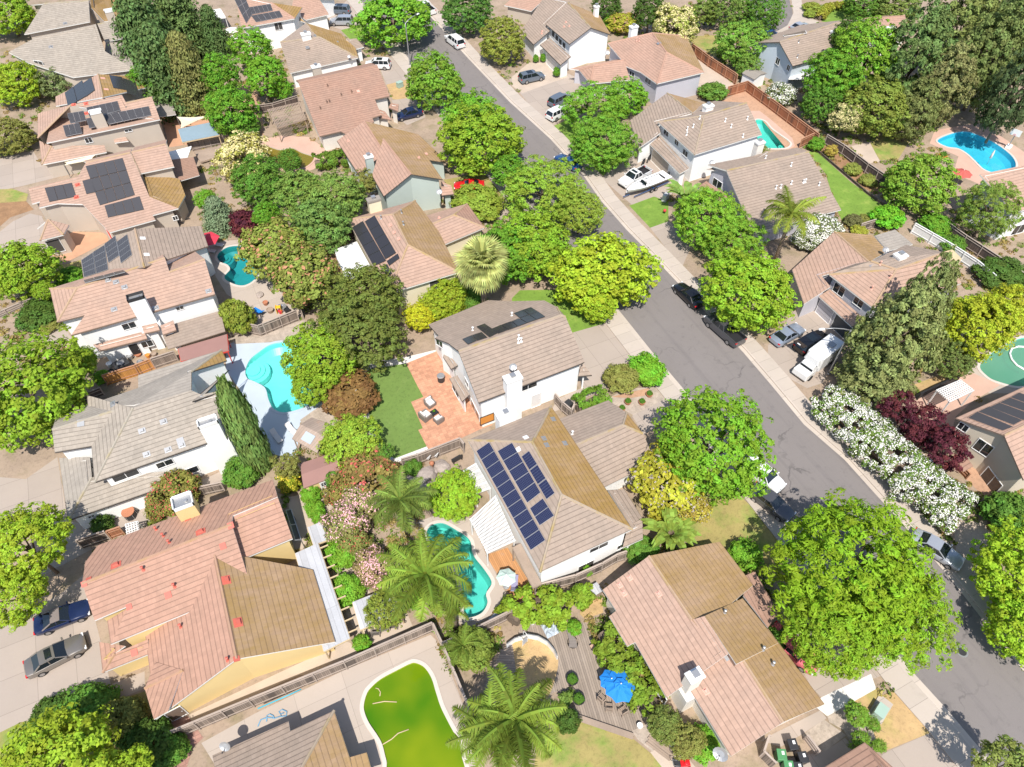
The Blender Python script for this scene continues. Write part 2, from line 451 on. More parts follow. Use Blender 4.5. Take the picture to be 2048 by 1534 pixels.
POOLS = [  # name, label, tile, outline, plaster, water, coping, depth, steps (centre u v, radius m)
 ('white rimmed turquoise kidney swimming pool on pale blue deck', (0, 0, 1.0), [(491,742),(500,720),(520,703),(543,689),(572,686),(600,700),(618,740),(628,780),(616,809),(588,822),(564,825),(546,816),(537,799),(530,776),(510,764),(495,757)], 'plaster_tq', 'water_clear', 'deckblue', 1.3, (505, 738, 1.9)),
 ('dark teal freeform swimming pool beside the red parasol', (0, 1), [(1668,510),(1700,468),(1760,438),(1850,436),(1920,490),(1964,560),(1985,630),(1940,700),(1860,735),(1770,712),(1722,670),(1765,612),(1745,575),(1690,552)], 'plaster_teal', 'water_teal', 'coping', 1.5, (1712, 515, 1.3)),
 ('aqua lagoon swimming pool behind the feather palms', (1, 2), [(1310,1200),(1335,1125),(1430,1100),(1540,1155),(1640,1230),(1665,1340),(1740,1440),(1795,1520),(1806,1570),(1766,1640),(1776,1710),(1735,1785),(1650,1822),(1600,1805),(1590,1690),(1560,1500),(1490,1340),(1380,1275)], 'plaster_aqua', 'water_clear', 'coping', 1.5, (1600, 1190, 1.1)),
 ('bright algae green swimming pool with a wide concrete deck', (1, 3), [(880,930),(960,860),(1090,790),(1180,745),(1225,738),(1290,770),(1345,850),(1380,960),(1420,1080),(1490,1220),(1555,1340),(1577,1440),(1570,1650),(1060,1650),(1000,1480),(960,1340),(870,1200),(835,1120),(828,1060),(848,980)], 'plaster_green', 'water_algae', 'coping', .9, None),
 ('turquoise swimming pool in the red sand yard by redwood fence', (3, 0), [(-95,925),(-30,930),(20,985),(80,1030),(150,1080),(168,1110),(130,1135),(20,1138),(-60,1120),(-110,1010)], 'plaster_aqua', 'water_clear', 'coping', 1.3, (130, 1105, .9)),
 ('bright blue oval swimming pool beside the basketball hoop', (3, 0), [(1300,1080),(1400,1030),(1510,1012),(1600,1035),(1740,1100),(1860,1190),(1900,1262),(1870,1310),(1760,1330),(1660,1300),(1590,1235),(1530,1180),(1460,1140),(1370,1125)], 'plaster_blue', 'water_clear', 'coping', 1.3, (1660, 1270, 1.6)),
 ('murky green round swimming pool with a white hose ring', (3, 1), [(1625,1350),(1700,1265),(1850,1175),(1980,1135),(2120,1180),(2170,1400),(1960,1505),(1760,1470),(1670,1420)], 'plaster_aqua', 'water_murky', 'coping', 1.0, None),
 ('half drained cream swimming pool with yellow water behind lattice patio cover', (1, 0), [(55,1120),(180,1148),(270,1133),(345,1168),(445,1212),(360,1290),(200,1290),(60,1230)], 'plaster_grey', 'water_brown', 'pinkpatio', 1.2, None),
]
pool_loops = []
for (_, tile, pts, *_r) in POOLS:
    pool_loops.append(smooth_loop([tuple(TG(tile, u, v).xy) for u, v in pts], 6))

def build_pool(spec, lp):
    label, tile, pts, pl, wa, co, depth, step = spec
    cx = sum(p[0] for p in lp) / len(lp); cy = sum(p[1] for p in lp) / len(lp)
    t = thing('swimming_pool', label, 'pool', (cx, cy, 0))
    L = [(p[0] - cx, p[1] - cy) for p in lp]
    def sc(f): return [(p[0] * f, p[1] * f) for p in L]
    b = MB(); n = len(L)
    ring0 = [(x, y, .06) for x, y in L]; ring1 = [(x, y, -depth * .55) for x, y in sc(.985)]; ring2 = [(x, y, -depth) for x, y in sc(.86)]
    k0 = 0; b.v = ring0 + ring1 + ring2 + [(0, 0, -depth - .25)]
    for r in range(2):
        for i in range(n):
            j = (i + 1) % n
            b.f.append([r * n + i, (r + 1) * n + i, (r + 1) * n + j, r * n + j][::-1]); b.m.append(0)
    for i in range(n):
        b.f.append([2 * n + i, 2 * n + (i + 1) % n, 3 * n]); b.m.append(0)
    if step:
        sp = TG(tile, step[0], step[1])
        for q, (rr, zz) in enumerate(((1.0, -.62), (.72, -.42), (.45, -.22))):
            b.lathe([(step[2] * rr, -depth), (step[2] * rr, zz), (0.01, zz)], 20, (sp.x - cx, sp.y - cy, 0))
    b.build('basin', M[pl], t, smooth=False)
    # coping: a rim outside the outline
    o = []
    for i in range(n):
        a, c = Vector(L[i - 1]), Vector(L[(i + 1) % n]); d = (c - a).normalized(); nn = Vector((d.y, -d.x))
        if not inside(Vector(L[i]) - nn * .05, L): nn = -nn
        o.append((Vector(L[i]) + nn * .34))
    c = MB()
    c.v = [(p[0], p[1], .062) for p in L] + [(p.x, p.y, .062) for p in o] + [(p.x, p.y, 0) for p in o] + [(p[0], p[1], -.12) for p in L]
    for i in range(n):
        j = (i + 1) % n
        for (a0, a1) in ((0, n), (n, 2 * n), (3 * n, 0)):
            c.f.append([a0 + i, a0 + j, a1 + j, a1 + i]); c.m.append(0)
    c.build('coping', M[co], t)
    w = sheet('water', [L], -.10, M[wa], t)
    return t
for sp_, lp_ in zip(POOLS, pool_loops): build_pool(sp_, lp_)

big = [(-420, -160), (420, -160), (420, 520), (-420, 520)]
tag(sheet('ground', [big] + pool_loops, 0.0, M['dirt']), kind='structure')

_lvl = {}; PATCHES = []
def patch(name, mat, tile, pts, lvl=1, smooth=0):
    lp = [tuple(TG(tile, u, v).xy) for u, v in pts]
    if smooth: lp = smooth_loop(lp, smooth)
    holes = []
    for pl in pool_loops:
        if inside(pl[0], lp) and inside(pl[len(pl) // 2], lp) and inside(pl[len(pl) // 3], lp): holes.append(pl)
    z = .006 * lvl + .0007 * (len(_lvl) % 7)
    _lvl[len(_lvl)] = z
    if mat != 'mulch': PATCHES.append(lp)
    return tag(sheet(name, [lp] + holes, z, M[mat]), kind='structure')

# ------------------------------------------------------------------ street
rc = [(877,45.6),(939.5,114.7),(1024,203),(1104.8,276),(1170,347),(1206.5,399),(1258.6,458),(1308,508),(1350,552),(1430,636),(1493,703),(1546.4,765),(1614,846),(1695,916),(1752,979),(1807,1039),(1905,1150),(2048,1330)]
lc = [(1240,633),(1300,708.6),(1360,780),(1500,950),(1600,1073),(1700,1200),(1809.7,1340),(1888,1426),(1975,1530)]
rw = [P(x, y) for x, y in rc]; lw = [P(x, y) for x, y in lc]
r0 = rw[0]; top_r = [Vector((r0.x + 2, 330, 0)), Vector((r0.x + 1.0, 240, 0))]
xl = lw[0].x
lw = [Vector((xl + 2.0, 330, 0)), Vector((xl + .8, 240, 0)), Vector((xl + .2, 150, 0)), Vector((xl, 90, 0))] + lw
d = (lw[-1] - lw[-4]).normalized(); lw.append(lw[-1] + d * 40)
rw = top_r + rw; d = (rw[-1] - rw[-2]).normalized(); rw.append(rw[-1] + d * 40)
lxy = [tuple(p.xy) for p in lw]; rxy = [tuple(p.xy) for p in rw]
tag(sheet('road', [lxy + rxy[::-1]], .004, M['asphalt']), kind='structure')
def offset(line, d):
    out = []
    for i, p in enumerate(line):
        a = Vector(line[max(i - 1, 0)]); c = Vector(line[min(i + 1, len(line) - 1)])
        t_ = (c - a).normalized(); nn = Vector((-t_.y, t_.x))
        q = Vector(p) + nn * d; out.append((q.x, q.y))
    return out
def strip(name, line, d0, d1, z0, z1, mat):
    a, c = offset(line, d0), offset(line, d1)
    b = MB(); n = len(a)
    for k_ in range(n - 1):
        q = [a[k_], a[k_ + 1], c[k_ + 1], c[k_]]
        b.add([(*p, z1) for p in q], [(0, 1, 2, 3)])
        b.add([(*a[k_], z0), (*a[k_ + 1], z0), (*a[k_ + 1], z1), (*a[k_], z1), (*c[k_], z0), (*c[k_ + 1], z0), (*c[k_ + 1], z1), (*c[k_], z1)], [(0, 1, 2, 3), (4, 5, 6, 7)])
    o = b.build(name, mat); bpy_flip(o); return tag(o, kind='structure')
def bpy_flip(o):
    bm = bmesh.new(); bm.from_mesh(o.data)
    for f in bm.faces:
        if f.normal.z < -.5: f.normal_flip()
    bm.to_mesh(o.data); bm.free()
# walking down the list the left kerb lies to the right hand (negative offset), the right kerb to the left
strip('gutter', lxy, 0.45, -.02, 0, .012, M['curb'])
strip('kerb', lxy, -.02, -.22, 0, .125, M['curb'])
strip('sidewalk', lxy, -.225, -2.3, 0, .12, M['walk'])
strip('gutter', rxy, -0.45, .02, 0, .012, M['curb'])
strip('kerb', rxy, .02, .22, 0, .125, M['curb'])
strip('sidewalk', rxy, .225, 2.1, 0, .12, M['walk'])

# ------------------------------------------------------------------ yards, drives, decks (survey sheets)
patch('lawn', 'turf', (0, 0, 1.0), [(730,745),(742,737),(812,727),(839,780),(847,794),(822,804),(845.7,856.5),(836.6,860),(853.5,893),(789.6,917),(767,906),(739,836)], 2)
patch('path', 'newconc', (0, 0, 1.0), [(700,745),(742,724),(812,714),(870,700),(878,706),(812,727),(742,737),(730,745),(739,836),(767,906),(789.6,917),(853.5,893),(858,901),(788,927),(757,912),(725,836)], 1)
patch('patio', 'brick', (0, 0, 1.0), [(812,727),(874,702),(905,700),(985,850),(962,858),(864,904),(853.5,893),(836.6,860),(845.7,856.5),(822,804),(847,794),(839,780)], 3)
patch('pool_deck', 'deckblue', (0, 0, 1.0), [(452,690),(470,683),(560,672),(612,684),(650,735),(650,820),(600,845),(592,925),(540,905),(480,780),(452,740)], 1)
patch('flower_bed', 'gravel', (0, 0, 1.0), [(455,672),(610,640),(640,700),(560,684),(470,688)], 1)
patch('flower_bed', 'gravel', (0, 0, 1.0), [(600,840),(640,812),(700,800),(720,860),(660,880),(612,862)], 1)
patch('patio', 'deckconc', (0, 1), [(1540,420),(1700,390),(1900,380),(2080,480),(2080,700),(1960,760),(1900,900),(1740,800),(1640,640)], 1)
patch('patio', 'tanpath', (0, 1), [(1900,900),(2100,760),(2350,900),(2340,960),(1960,1080)], 1)
patch('pool_deck', 'deckconc', (1, 2), [(1240,1090),(1420,1020),(1650,1060),(1760,1330),(1880,1560),(1960,1720),(1640,1900),(1520,1850),(1500,1600),(1300,1320)], 1)
patch('deck', 'deckwood', (1, 2), [(1760,1345),(1930,1285),(2180,1680),(2170,1740),(1990,1730),(1900,1560)], 3)
patch('pool_deck', 'deckconc', (1, 3), [(-420,1350),(0,1120),(680,790),(1340,520),(1380,560),(1500,830),(1640,1180),(1700,1700),(-200,1700)], 1)
patch('path', 'tanpath', (1, 3), [(500,660),(640,560),(760,590),(800,650),(420,830),(330,830),(-700,1290),(-700,1220)], 1)
patch('patio', 'tanpath', (1, 2), [(250,900),(520,840),(640,900),(600,1080),(420,1150),(360,1300),(260,1300)], 1)
patch('patio', 'tanpath', (1, 3), [(540,-100),(720,-120),(900,250),(1150,330),(1200,450),(940,600),(800,560),(700,380)], 1)
patch('driveway', 'conc', (0, 3), [(-700,380),(150,360),(460,210),(640,60),(760,520),(850,900),(1110,800),(1110,930),(720,1100),(160,1190),(-700,1700)], 1)
patch('driveway', 'conc', (0, 2), [(-600,700),(200,760),(440,590),(520,1080),(620,1100),(700,1300),(330,1500),(270,1420),(450,1130),(250,1010),(-600,1300)], 1)
patch('path', 'conc', (0, 2), [(620,1110),(900,1010),(1120,930),(1480,800),(1720,690),(1760,790),(1420,920),(1000,1180),(680,1260)], 2)
patch('path', 'conc', (0, 1), [(180,1030),(420,940),(560,1150),(480,1190),(400,1200)], 1)
patch('driveway', 'conc', (0, 0), [(-600,1330),(0,1220),(250,1150),(320,1270),(560,1300),(560,1330),(200,1420),(60,1450),(-600,1470)], 1)
patch('driveway', 'conc', (0, 1), [(-400,420),(0,320),(100,240),(230,180),(320,200),(420,440),(260,470),(120,420),(-100,560),(-400,640)], 1)
patch('patio', 'patiorange', (0, 1), [(430,400),(560,320),(820,330),(830,390),(640,490),(500,560),(380,490)], 2)
patch('lawn', 'drygreen', (0, 1), [(-400,-60),(60,-20),(215,30),(200,90),(-400,130)], 1)
patch('flower_bed', 'mulch', (0, 1), [(-400,130),(200,85),(260,150),(80,210),(-60,330),(-400,400)], 1)
patch('lawn', 'drygreen', (0, 1), [(330,520),(500,570),(640,530),(640,660),(480,700),(320,640)], 1)
patch('lawn', 'drygreen', (0, 3), [(160,1190),(720,1080),(1120,950),(1400,1250),(1400,1700),(-100,1700),(-100,1320)], 2)
patch('path', 'brickred', (0, 3), [(1290,1200),(1440,1140),(1560,1310),(1480,1390),(1380,1700),(1340,1560)], 3)
# middle street frontage
patch('driveway', 'conc', (2, 1), [(470,1090),(740,1000),(920,1290),(770,1420),(720,1534),(590,1580),(480,1380)], 1)
patch('lawn', 'lawn', (2, 1), [(0,830),(60,770),(500,760),(760,990),(690,1030),(460,1095),(330,900),(0,880)], 1)
patch('flower_bed', 'gravel', (2, 2), [(760,130),(860,70),(1100,50),(1230,120),(1150,200),(930,270),(740,160)], 1)
patch('flower_bed', 'redsand', (2, 2), [(760,130),(920,90),(1060,60),(1020,120),(900,140)], 2)
patch('path', 'conc', (2, 2), [(920,275),(1200,140),(1250,160),(1150,330),(1010,420)], 2)
patch('path', 'conc', (2, 2), [(340,150),(600,30),(620,100),(480,190),(300,250)], 1)
patch('lawn', 'drygreen', (2, 2), [(1060,620),(1700,850),(2080,1180),(2080,1560),(1640,1400),(1480,1280),(1040,1120)], 1)
patch('driveway', 'conc', (2, 2), [(1860,880),(2000,800),(2160,1000),(2160,1220),(2040,1120)], 2)
patch('driveway', 'conc', (3, 3), [(80,420),(300,330),(900,560),(1070,760),(800,860),(420,1010),(330,920)], 1)
patch('driveway', 'newconc', (3, 3), [(410,1000),(790,820),(830,935),(455,1145),(350,1060)], 2)
patch('lawn', 'dry', (3, 3), [(640,1040),(830,935),(870,985),(980,945),(1060,1050),(1250,1270),(900,1410),(820,1340),(770,1160)], 1)
patch('flower_bed', 'gravel', (3, 3), [(455,1145),(650,1045),(780,1150),(830,1340),(870,1420),(740,1345),(640,1360),(580,1250),(470,1190)], 1)
patch('flower_bed', 'gravel', (3, 3), [(260,1290),(430,1170),(600,1290),(430,1420)], 1)
patch('path', 'conc', (3, 3), [(-60,1330),(400,1100),(450,1160),(250,1290),(100,1380)], 1)
patch('path', 'conc', (3, 3), [(120,1480),(440,1410),(590,1310),(660,1380),(400,1600),(150,1600)], 1)
patch('driveway', 'conc', (3, 3), [(870,1435),(1250,1270),(1420,1440),(1700,1800),(900,1800)], 1)
# M8 back garden
patch('deck', 'planks', (2, 3), [(60,470),(160,390),(260,400),(420,460),(560,420),(620,560),(720,730),(960,1000),(1060,1130),(960,1240),(930,1310),(490,1140),(440,940),(330,960),(240,1000),(360,720),(340,680),(270,600),(130,560),(20,600)], 2)
patch('flower_bed', 'dry', (2, 3), [(-20,600),(120,550),(270,600),(345,690),(350,780),(300,950),(240,1010),(60,1010),(-40,900),(-120,740)], 3, 4)
patch('lawn', 'drygreen', (2, 3), [(360,1200),(490,1170),(920,1310),(1080,1440),(1200,1600),(150,1700),(200,1300)], 1)
patch('flower_bed', 'gravel', (2, 3), [(920,1260),(1040,1200),(1110,1310),(1080,1420),(960,1320)], 2)
patch('path', 'tanpath', (2, 3), [(1060,1420),(1240,1330),(1460,1600),(1200,1600)], 1)
patch('flower_bed', 'dry', (2, 3), [(540,240),(690,230),(700,350),(560,400),(520,360)], 1)
patch('path', 'planksB', (1, 3), [(1880,640),(1964,580),(2010,900),(1800,960),(1750,900)], 3)
# right side
patch('driveway', 'conc', (2, 0), [(-20,610),(130,500),(260,470),(420,560),(600,640),(560,720),(390,910),(280,990)], 1)
patch('driveway', 'tanpath', (2, 0), [(0,590),(130,480),(300,480),(430,590),(80,715),(0,660)], 2)
patch('lawn', 'lawn', (2, 0), [(310,970),(400,930),(600,1000),(860,1180),(700,1350),(500,1180),(360,1050)], 1)
patch('driveway', 'conc', (2, 0), [(690,1370),(870,1180),(1000,1240),(1060,1200),(1360,1380),(1130,1560),(930,1580)], 1)
patch('lawn', 'lawn', (2, 1), [(900,120),(1090,50),(1200,90),(1200,240),(1060,290)], 1)
patch('driveway', 'conc', (2, 1), [(1060,290),(1200,240),(1400,380),(1300,600)], 1)
patch('lawn', 'lawn', (3, 0), [(310,1165),(370,1160),(640,1400),(860,1560),(900,1600),(850,1660),(700,1720),(570,1700),(540,1640),(440,1330)], 1)
patch('flower_bed', 'mulch', (3, 0), [(370,1150),(430,1100),(560,1150),(900,1400),(900,1480),(820,1490),(640,1390)], 2)
patch('yard', 'redsand', (2, 0), [(1560,800),(1780,690),(1964,800),(2250,1000),(2290,1080),(2200,1140),(2130,1170),(1900,900)], 1)
patch('pool_deck', 'pinkpatio', (2, 0), [(1830,850),(1900,850),(1990,920),(2150,1060),(2170,1120),(2120,1150),(1900,1140)], 2)
patch('yard', 'tanpath', (2, 0), [(1430,420),(1560,450),(1700,650),(1560,760),(1450,740),(1420,620)], 1)
patch('lawn', 'drygreen', (2, 0), [(1340,280),(1560,270),(1640,330),(1620,420),(1550,430),(1380,330)], 1)
patch('yard', 'redsand', (2, 0), [(720,150),(900,90),(1000,130),(960,220),(760,240)], 1)
patch('pool_deck', 'pinkpatio', (3, 0), [(1240,1100),(1280,1000),(1560,950),(1780,1040),(2000,1190),(2000,1400),(1640,1420),(1420,1330),(1460,1200)], 1)
patch('lawn', 'drygreen', (3, 0), [(780,1100),(900,1020),(1100,1060),(1000,1220),(860,1230)], 1)
patch('yard', 'tanpath', (3, 0), [(640,1120),(780,1090),(860,1240),(740,1260)], 1)
patch('driveway', 'conc', (3, 1), [(0,1190),(200,930),(360,930),(520,1060),(640,1080),(420,1480),(300,1520),(0,1360)], 1)
patch('lawn', 'dry', (3, 1), [(1100,1500),(1500,1350),(1560,1420),(1480,1460),(1180,1560)], 1)
patch('pool_deck', 'deckconc', (3, 1), [(1560,1360),(1700,1220),(2000,1090),(2300,1150),(2300,1560),(1700,1560),(1480,1440)], 1)
patch('patio', 'pinkpatio', (3, 2), [(1100,180),(1300,60),(1560,-60),(1780,40),(1560,170),(1440,280),(1420,360),(1280,330)], 1)
patch('path', 'tanpath', (3, 2), [(1420,1080),(1680,1080),(1700,1500),(1560,1534),(1440,1300)], 1)
patch('yard', 'redsand', (3, 2), [(1460,700),(1620,620),(1900,880),(1700,940)], 1)
# upper left & top
patch('patio', 'pinkpatio', (1, 0), [(0,1080),(180,1040),(400,1050),(560,1160),(540,1230),(440,1300),(240,1360),(0,1310)], 1)
patch('driveway', 'conc', (1, 0), [(560,130),(700,0),(790,0),(830,190),(660,230),(570,200)], 1)
patch('driveway', 'conc', (1, 0), [(820,440),(1050,440),(1200,480),(1240,600),(1000,650),(950,520)], 1)
patch('lawn', 'lawn', (1, 0), [(650,230),(830,190),(870,330),(720,300)], 1)
patch('lawn', 'dry', (1, 0), [(1000,650),(1200,600),(1150,770),(1050,760)], 1)
patch('driveway', 'conc', (1, 0), [(1040,770),(1250,740),(1300,900),(1160,960),(1080,900)], 1)
patch('driveway', 'conc', (1, 1), [(1540,90),(1740,20),(2000,90),(1900,220),(1760,270)], 1)
patch('lawn', 'drygreen', (1, 0), [(1440,1380),(1700,1330),(1964,1420),(1900,1534),(1560,1540)], 1)
patch('lawn', 'turf', (0, 0), [(1380,850),(1440,830),(1490,870),(1450,910),(1395,905)], 2)
patch('patio', 'patiorange', (0, 0), [(1340,790),(1560,820),(1680,1000),(1500,1100),(1300,1130),(1240,900)], 1)
patch('yard', 'redsand', (1, 0), [(-140,640),(30,690),(60,1040),(-120,960)], 1)
patch('road', 'asphalt', (3, 0), [(-120,-260),(160,-160),(165,0),(190,100),(150,190),(30,255),(-140,220)], 2, 4)
patch('sidewalk', 'walk', (3, 0), [(165,-100),(250,-60),(260,30),(300,130),(390,165),(330,200),(110,245),(30,262),(150,195),(195,100)], 3)
patch('lawn', 'lawn', (3, 0), [(410,165),(470,65),(570,60),(730,130),(600,190)], 1)
patch('pool_deck', 'deckconc', (1, 1), [(60,640),(240,640),(320,900),(240,980),(0,1000),(-60,860)], 1)
patch('yard', 'redsand', (1, 1), [(360,420),(720,330),(640,640),(560,680),(420,560)], 1)
# ------------------------------------------------------------------ houses
from mathutils.geometry import tessellate_polygon
SLOPE = .36
def plane_from(a, b, c):
    n = (b - a).cross(c - a).normalized()
    return a, n
class Block:
    pass
def solve_verts(tile, spec):
    V = {}
    for item in spec.split('|'):
        tk = item.split()
        nm = tk[0]; tk = tk[1:]
        tl = tile
        if tk[0].startswith('@'):
            c, r = tk[0][1:].split(','); tl = (int(c), int(r)); tk = tk[1:]
        if tk[0] == 'm':                       # mirror across a ridge
            src, r1, r2 = V[tk[1]], V[tk[2][0]], V[tk[2][1]]
            d = (r2 - r1); d.z = 0; d.normalize()
            w = src - r1; w2 = Vector((w.x, w.y, 0))
            par = d * w2.dot(d); per = w2 - par
            q = r1 + par - per; V[nm] = Vector((q.x, q.y, src.z)); continue
        if tk[0] == '+':
            V[nm] = V[tk[1]] + (V[tk[2]] - V[tk[3]]); continue
        u, v = float(tk[0]), float(tk[1])
        px, py = TP(tl, u, v)
        if tk[2] == 's':
            a, b = V[tk[3][0]], V[tk[3][1]]
            sl = float(tk[4]) if len(tk) > 4 else SLOPE
            d = (b - a); d.z = 0; d.normalize()
            nn = Vector((-d.y, d.x, 0))
            q = P(px, py, a.z)
            if (q - a).dot(nn) < 0: nn = -nn
            V[nm] = ray_plane(px, py, a, Vector((-sl * nn.x, -sl * nn.y, 1)))
        elif tk[2] == 'p':
            V[nm] = ray_plane(px, py, *plane_from(*[V[x] for x in tk[3]]))
        elif tk[2].startswith('='):
            V[nm] = P(px, py, V[tk[2][1]].z)
        else:
            V[nm] = P(px, py, float(tk[2]))
    return V
def newell(pts):
    n = Vector((0, 0, 0))
    for i in range(len(pts)):
        a, b = pts[i], pts[(i + 1) % len(pts)]
        n += Vector(((a.y - b.y) * (a.z + b.z), (a.z - b.z) * (a.x + b.x), (a.x - b.x) * (a.y + b.y)))
    return n.normalized()

class House:
    def __init__(s, name, label, tile, wall, roof, fascia='fascia_w', ref=None, group=None):
        s.tile = tile; s.wall = wall; s.roofm = roof; s.fascia = fascia
        c = TG(tile, *ref)
        s.org = Vector((c.x, c.y, 0))
        s.root = thing(name, label, 'house', s.org, 0, group)
        s.tris = []; s.walls = []
    def block(s, spec, faces, wall=True, base=0.0, inset=.42, wallmat=None, th=.17, tile=None, name='roof'):
        V = solve_verts(tile or s.tile, spec)
        names = list(V)
        fl = []
        for f in faces.split():
            q = f.split(':')
            mt = q[1] if len(q) > 1 and q[1] else s.roofm
            uvp = q[2] if len(q) > 2 else q[0][:2]
            pts = [V[x] for x in q[0]]
            ids = list(q[0])
            if newell(pts).z < 0: ids.reverse()
            fl.append((ids, mt, uvp))
        used = [n for n in names if any(n in f[0] for f in fl)]
        idx = {n: i for i, n in enumerate(used)}
        # boundary
        ed = {}
        for ids, _, _ in fl:
            for i in range(len(ids)):
                ed[(ids[i], ids[(i + 1) % len(ids)])] = 1
        bnd = {a: b for (a, b) in ed if (b, a) not in ed}
        loop = []
        if bnd:
            st = next(iter(bnd)); cur = st
            while True:
                loop.append(cur); cur = bnd.get(cur)
                if cur is None or cur == st or len(loop) > 60: break
        mats = []
        def mi(k_):
            if k_ not in mats: mats.append(k_)
            return mats.index(k_)
        me = bpy.data.meshes.new('roof')
        vs_ = [V[n] - s.org for n in used]; n0 = len(vs_)
        allv = [tuple(v) for v in vs_] + [(v.x, v.y, v.z - th) for v in vs_]
        F, MI, UVS = [], [], []
        for ids, mt, uvp in fl:
            a, b = V[uvp[0]], V[uvp[1]]
            nrm = newell([V[x] for x in ids])
            ud = (b - a); ud = (ud - nrm * ud.dot(nrm)).normalized(); vd = nrm.cross(ud)
            if vd.z < 0: vd = -vd
            for tri in tessellate_polygon([[V[x] for x in ids]]):
                tr = [ids[q] for q in tri]
                if newell([V[x] for x in tr]).z < 0: tr.reverse()
                F.append([idx[x] for x in tr]); MI.append(mi(mt))
                UVS.append([((V[x] - a).dot(ud), (V[x] - a).dot(vd)) for x in tr])
                F.append([n0 + idx[x] for x in tr][::-1]); MI.append(mi(s.fascia)); UVS.append(None)
        for a, b in zip(loop, loop[1:] + loop[:1]):
            i, j = idx[a], idx[b]
            F.append([j, i, n0 + i, n0 + j]); MI.append(mi(s.fascia)); UVS.append(None)
        me.from_pydata(allv, [], F)
        for k_ in mats: me.materials.append(M[k_])
        me.polygons.foreach_set('material_index', MI)
        uvl = me.uv_layers.new(name='UVMap')
        for p, uvs in zip(me.polygons, UVS):
            if uvs:
                for li, uv in zip(p.loop_indices, uvs): uvl.data[li].uv = uv
        me.update()
        ro = link_mesh(name, me, s.root)
        # ridge and hip caps
        seen = {}
        for ids, mt, _ in fl:
            for i in range(len(ids)):
                k_ = frozenset((ids[i], ids[(i + 1) % len(ids)]))
                seen.setdefault(k_, []).append(ids)
        for k_, fs in seen.items():
            if len(fs) == 2 and len(k_) == 2:
                a, b = [V[x] for x in k_]
                n1, n2 = newell([V[x] for x in fs[0]]), newell([V[x] for x in fs[1]])
                c1 = sum((V[x] for x in fs[0]), Vector()) / len(fs[0]); c2 = sum((V[x] for x in fs[1]), Vector()) / len(fs[1])
                if n1.dot(n2) < .995 and (c2 - c1).dot(n1) < 0:
                    cap = MB(); cap.tube([a - s.org + Vector((0, 0, -.02)), b - s.org + Vector((0, 0, -.02))], .13, 6)
                    cap.build('ridge_cap', M[s.roofm + '_cap'] if s.roofm + '_cap' in M else M[fl[0][1]], ro)
        B = Block(); B.V = V; B.loop = loop; B.base = base; B.inset = inset
        for ids, _, _ in fl:
            p0 = V[ids[0]]
            for i in range(1, len(ids) - 1): s.tris.append((p0, V[ids[i]], V[ids[i + 1]]))
        if wall and len(loop) > 2:
            n = len(loop); pts = [V[x] for x in loop]; off = []
            for i in range(n):
                p = pts[i]; a = pts[i - 1]; c = pts[(i + 1) % n]
                d1 = Vector((p.x - a.x, p.y - a.y)).normalized(); d2 = Vector((c.x - p.x, c.y - p.y)).normalized()
                n1 = Vector((-d1.y, d1.x)); n2 = Vector((-d2.y, d2.x))
                bis = n1 + n2
                if bis.length < 1e-3: bis = n1.copy()
                bis.normalize(); k_ = inset / max(bis.dot(n1), .45)
                off.append(Vector((p.x + bis.x * k_, p.y + bis.y * k_, p.z - .06)))
            w = MB()
            for i in range(n):
                a, c = off[i] - s.org, off[(i + 1) % n] - s.org
                w.add([(a.x, a.y, base), (c.x, c.y, base), c, a], [(0, 1, 2, 3)])
            w.build('wall', M[wallmat or s.wall], s.root)
            B.off = off
            for i in range(n): s.walls.append((loop[i] + loop[(i + 1) % n], off[i], off[(i + 1) % n], B))
        return B
    # helpers on the surfaces
    def hit(s, px, py):
        d = ray(px, py); o = Vector((0, 0, CAM_H)); best = None
        for a, b, c in s.tris:
            n = (b - a).cross(c - a)
            dn = d.dot(n)
            if abs(dn) < 1e-9: continue
            t = (a - o).dot(n) / dn; q = o + d * t
            if t <= 0: continue
            ok = True
            for p1, p2 in ((a, b), (b, c), (c, a)):
                if (p2 - p1).cross(q - p1).dot(n) < -1e-6 * n.length: ok = False
            if ok and (best is None or t < best[0]): best = (t, q, n.normalized() if n.z > 0 else -n.normalized())
        return best and (best[1], best[2])
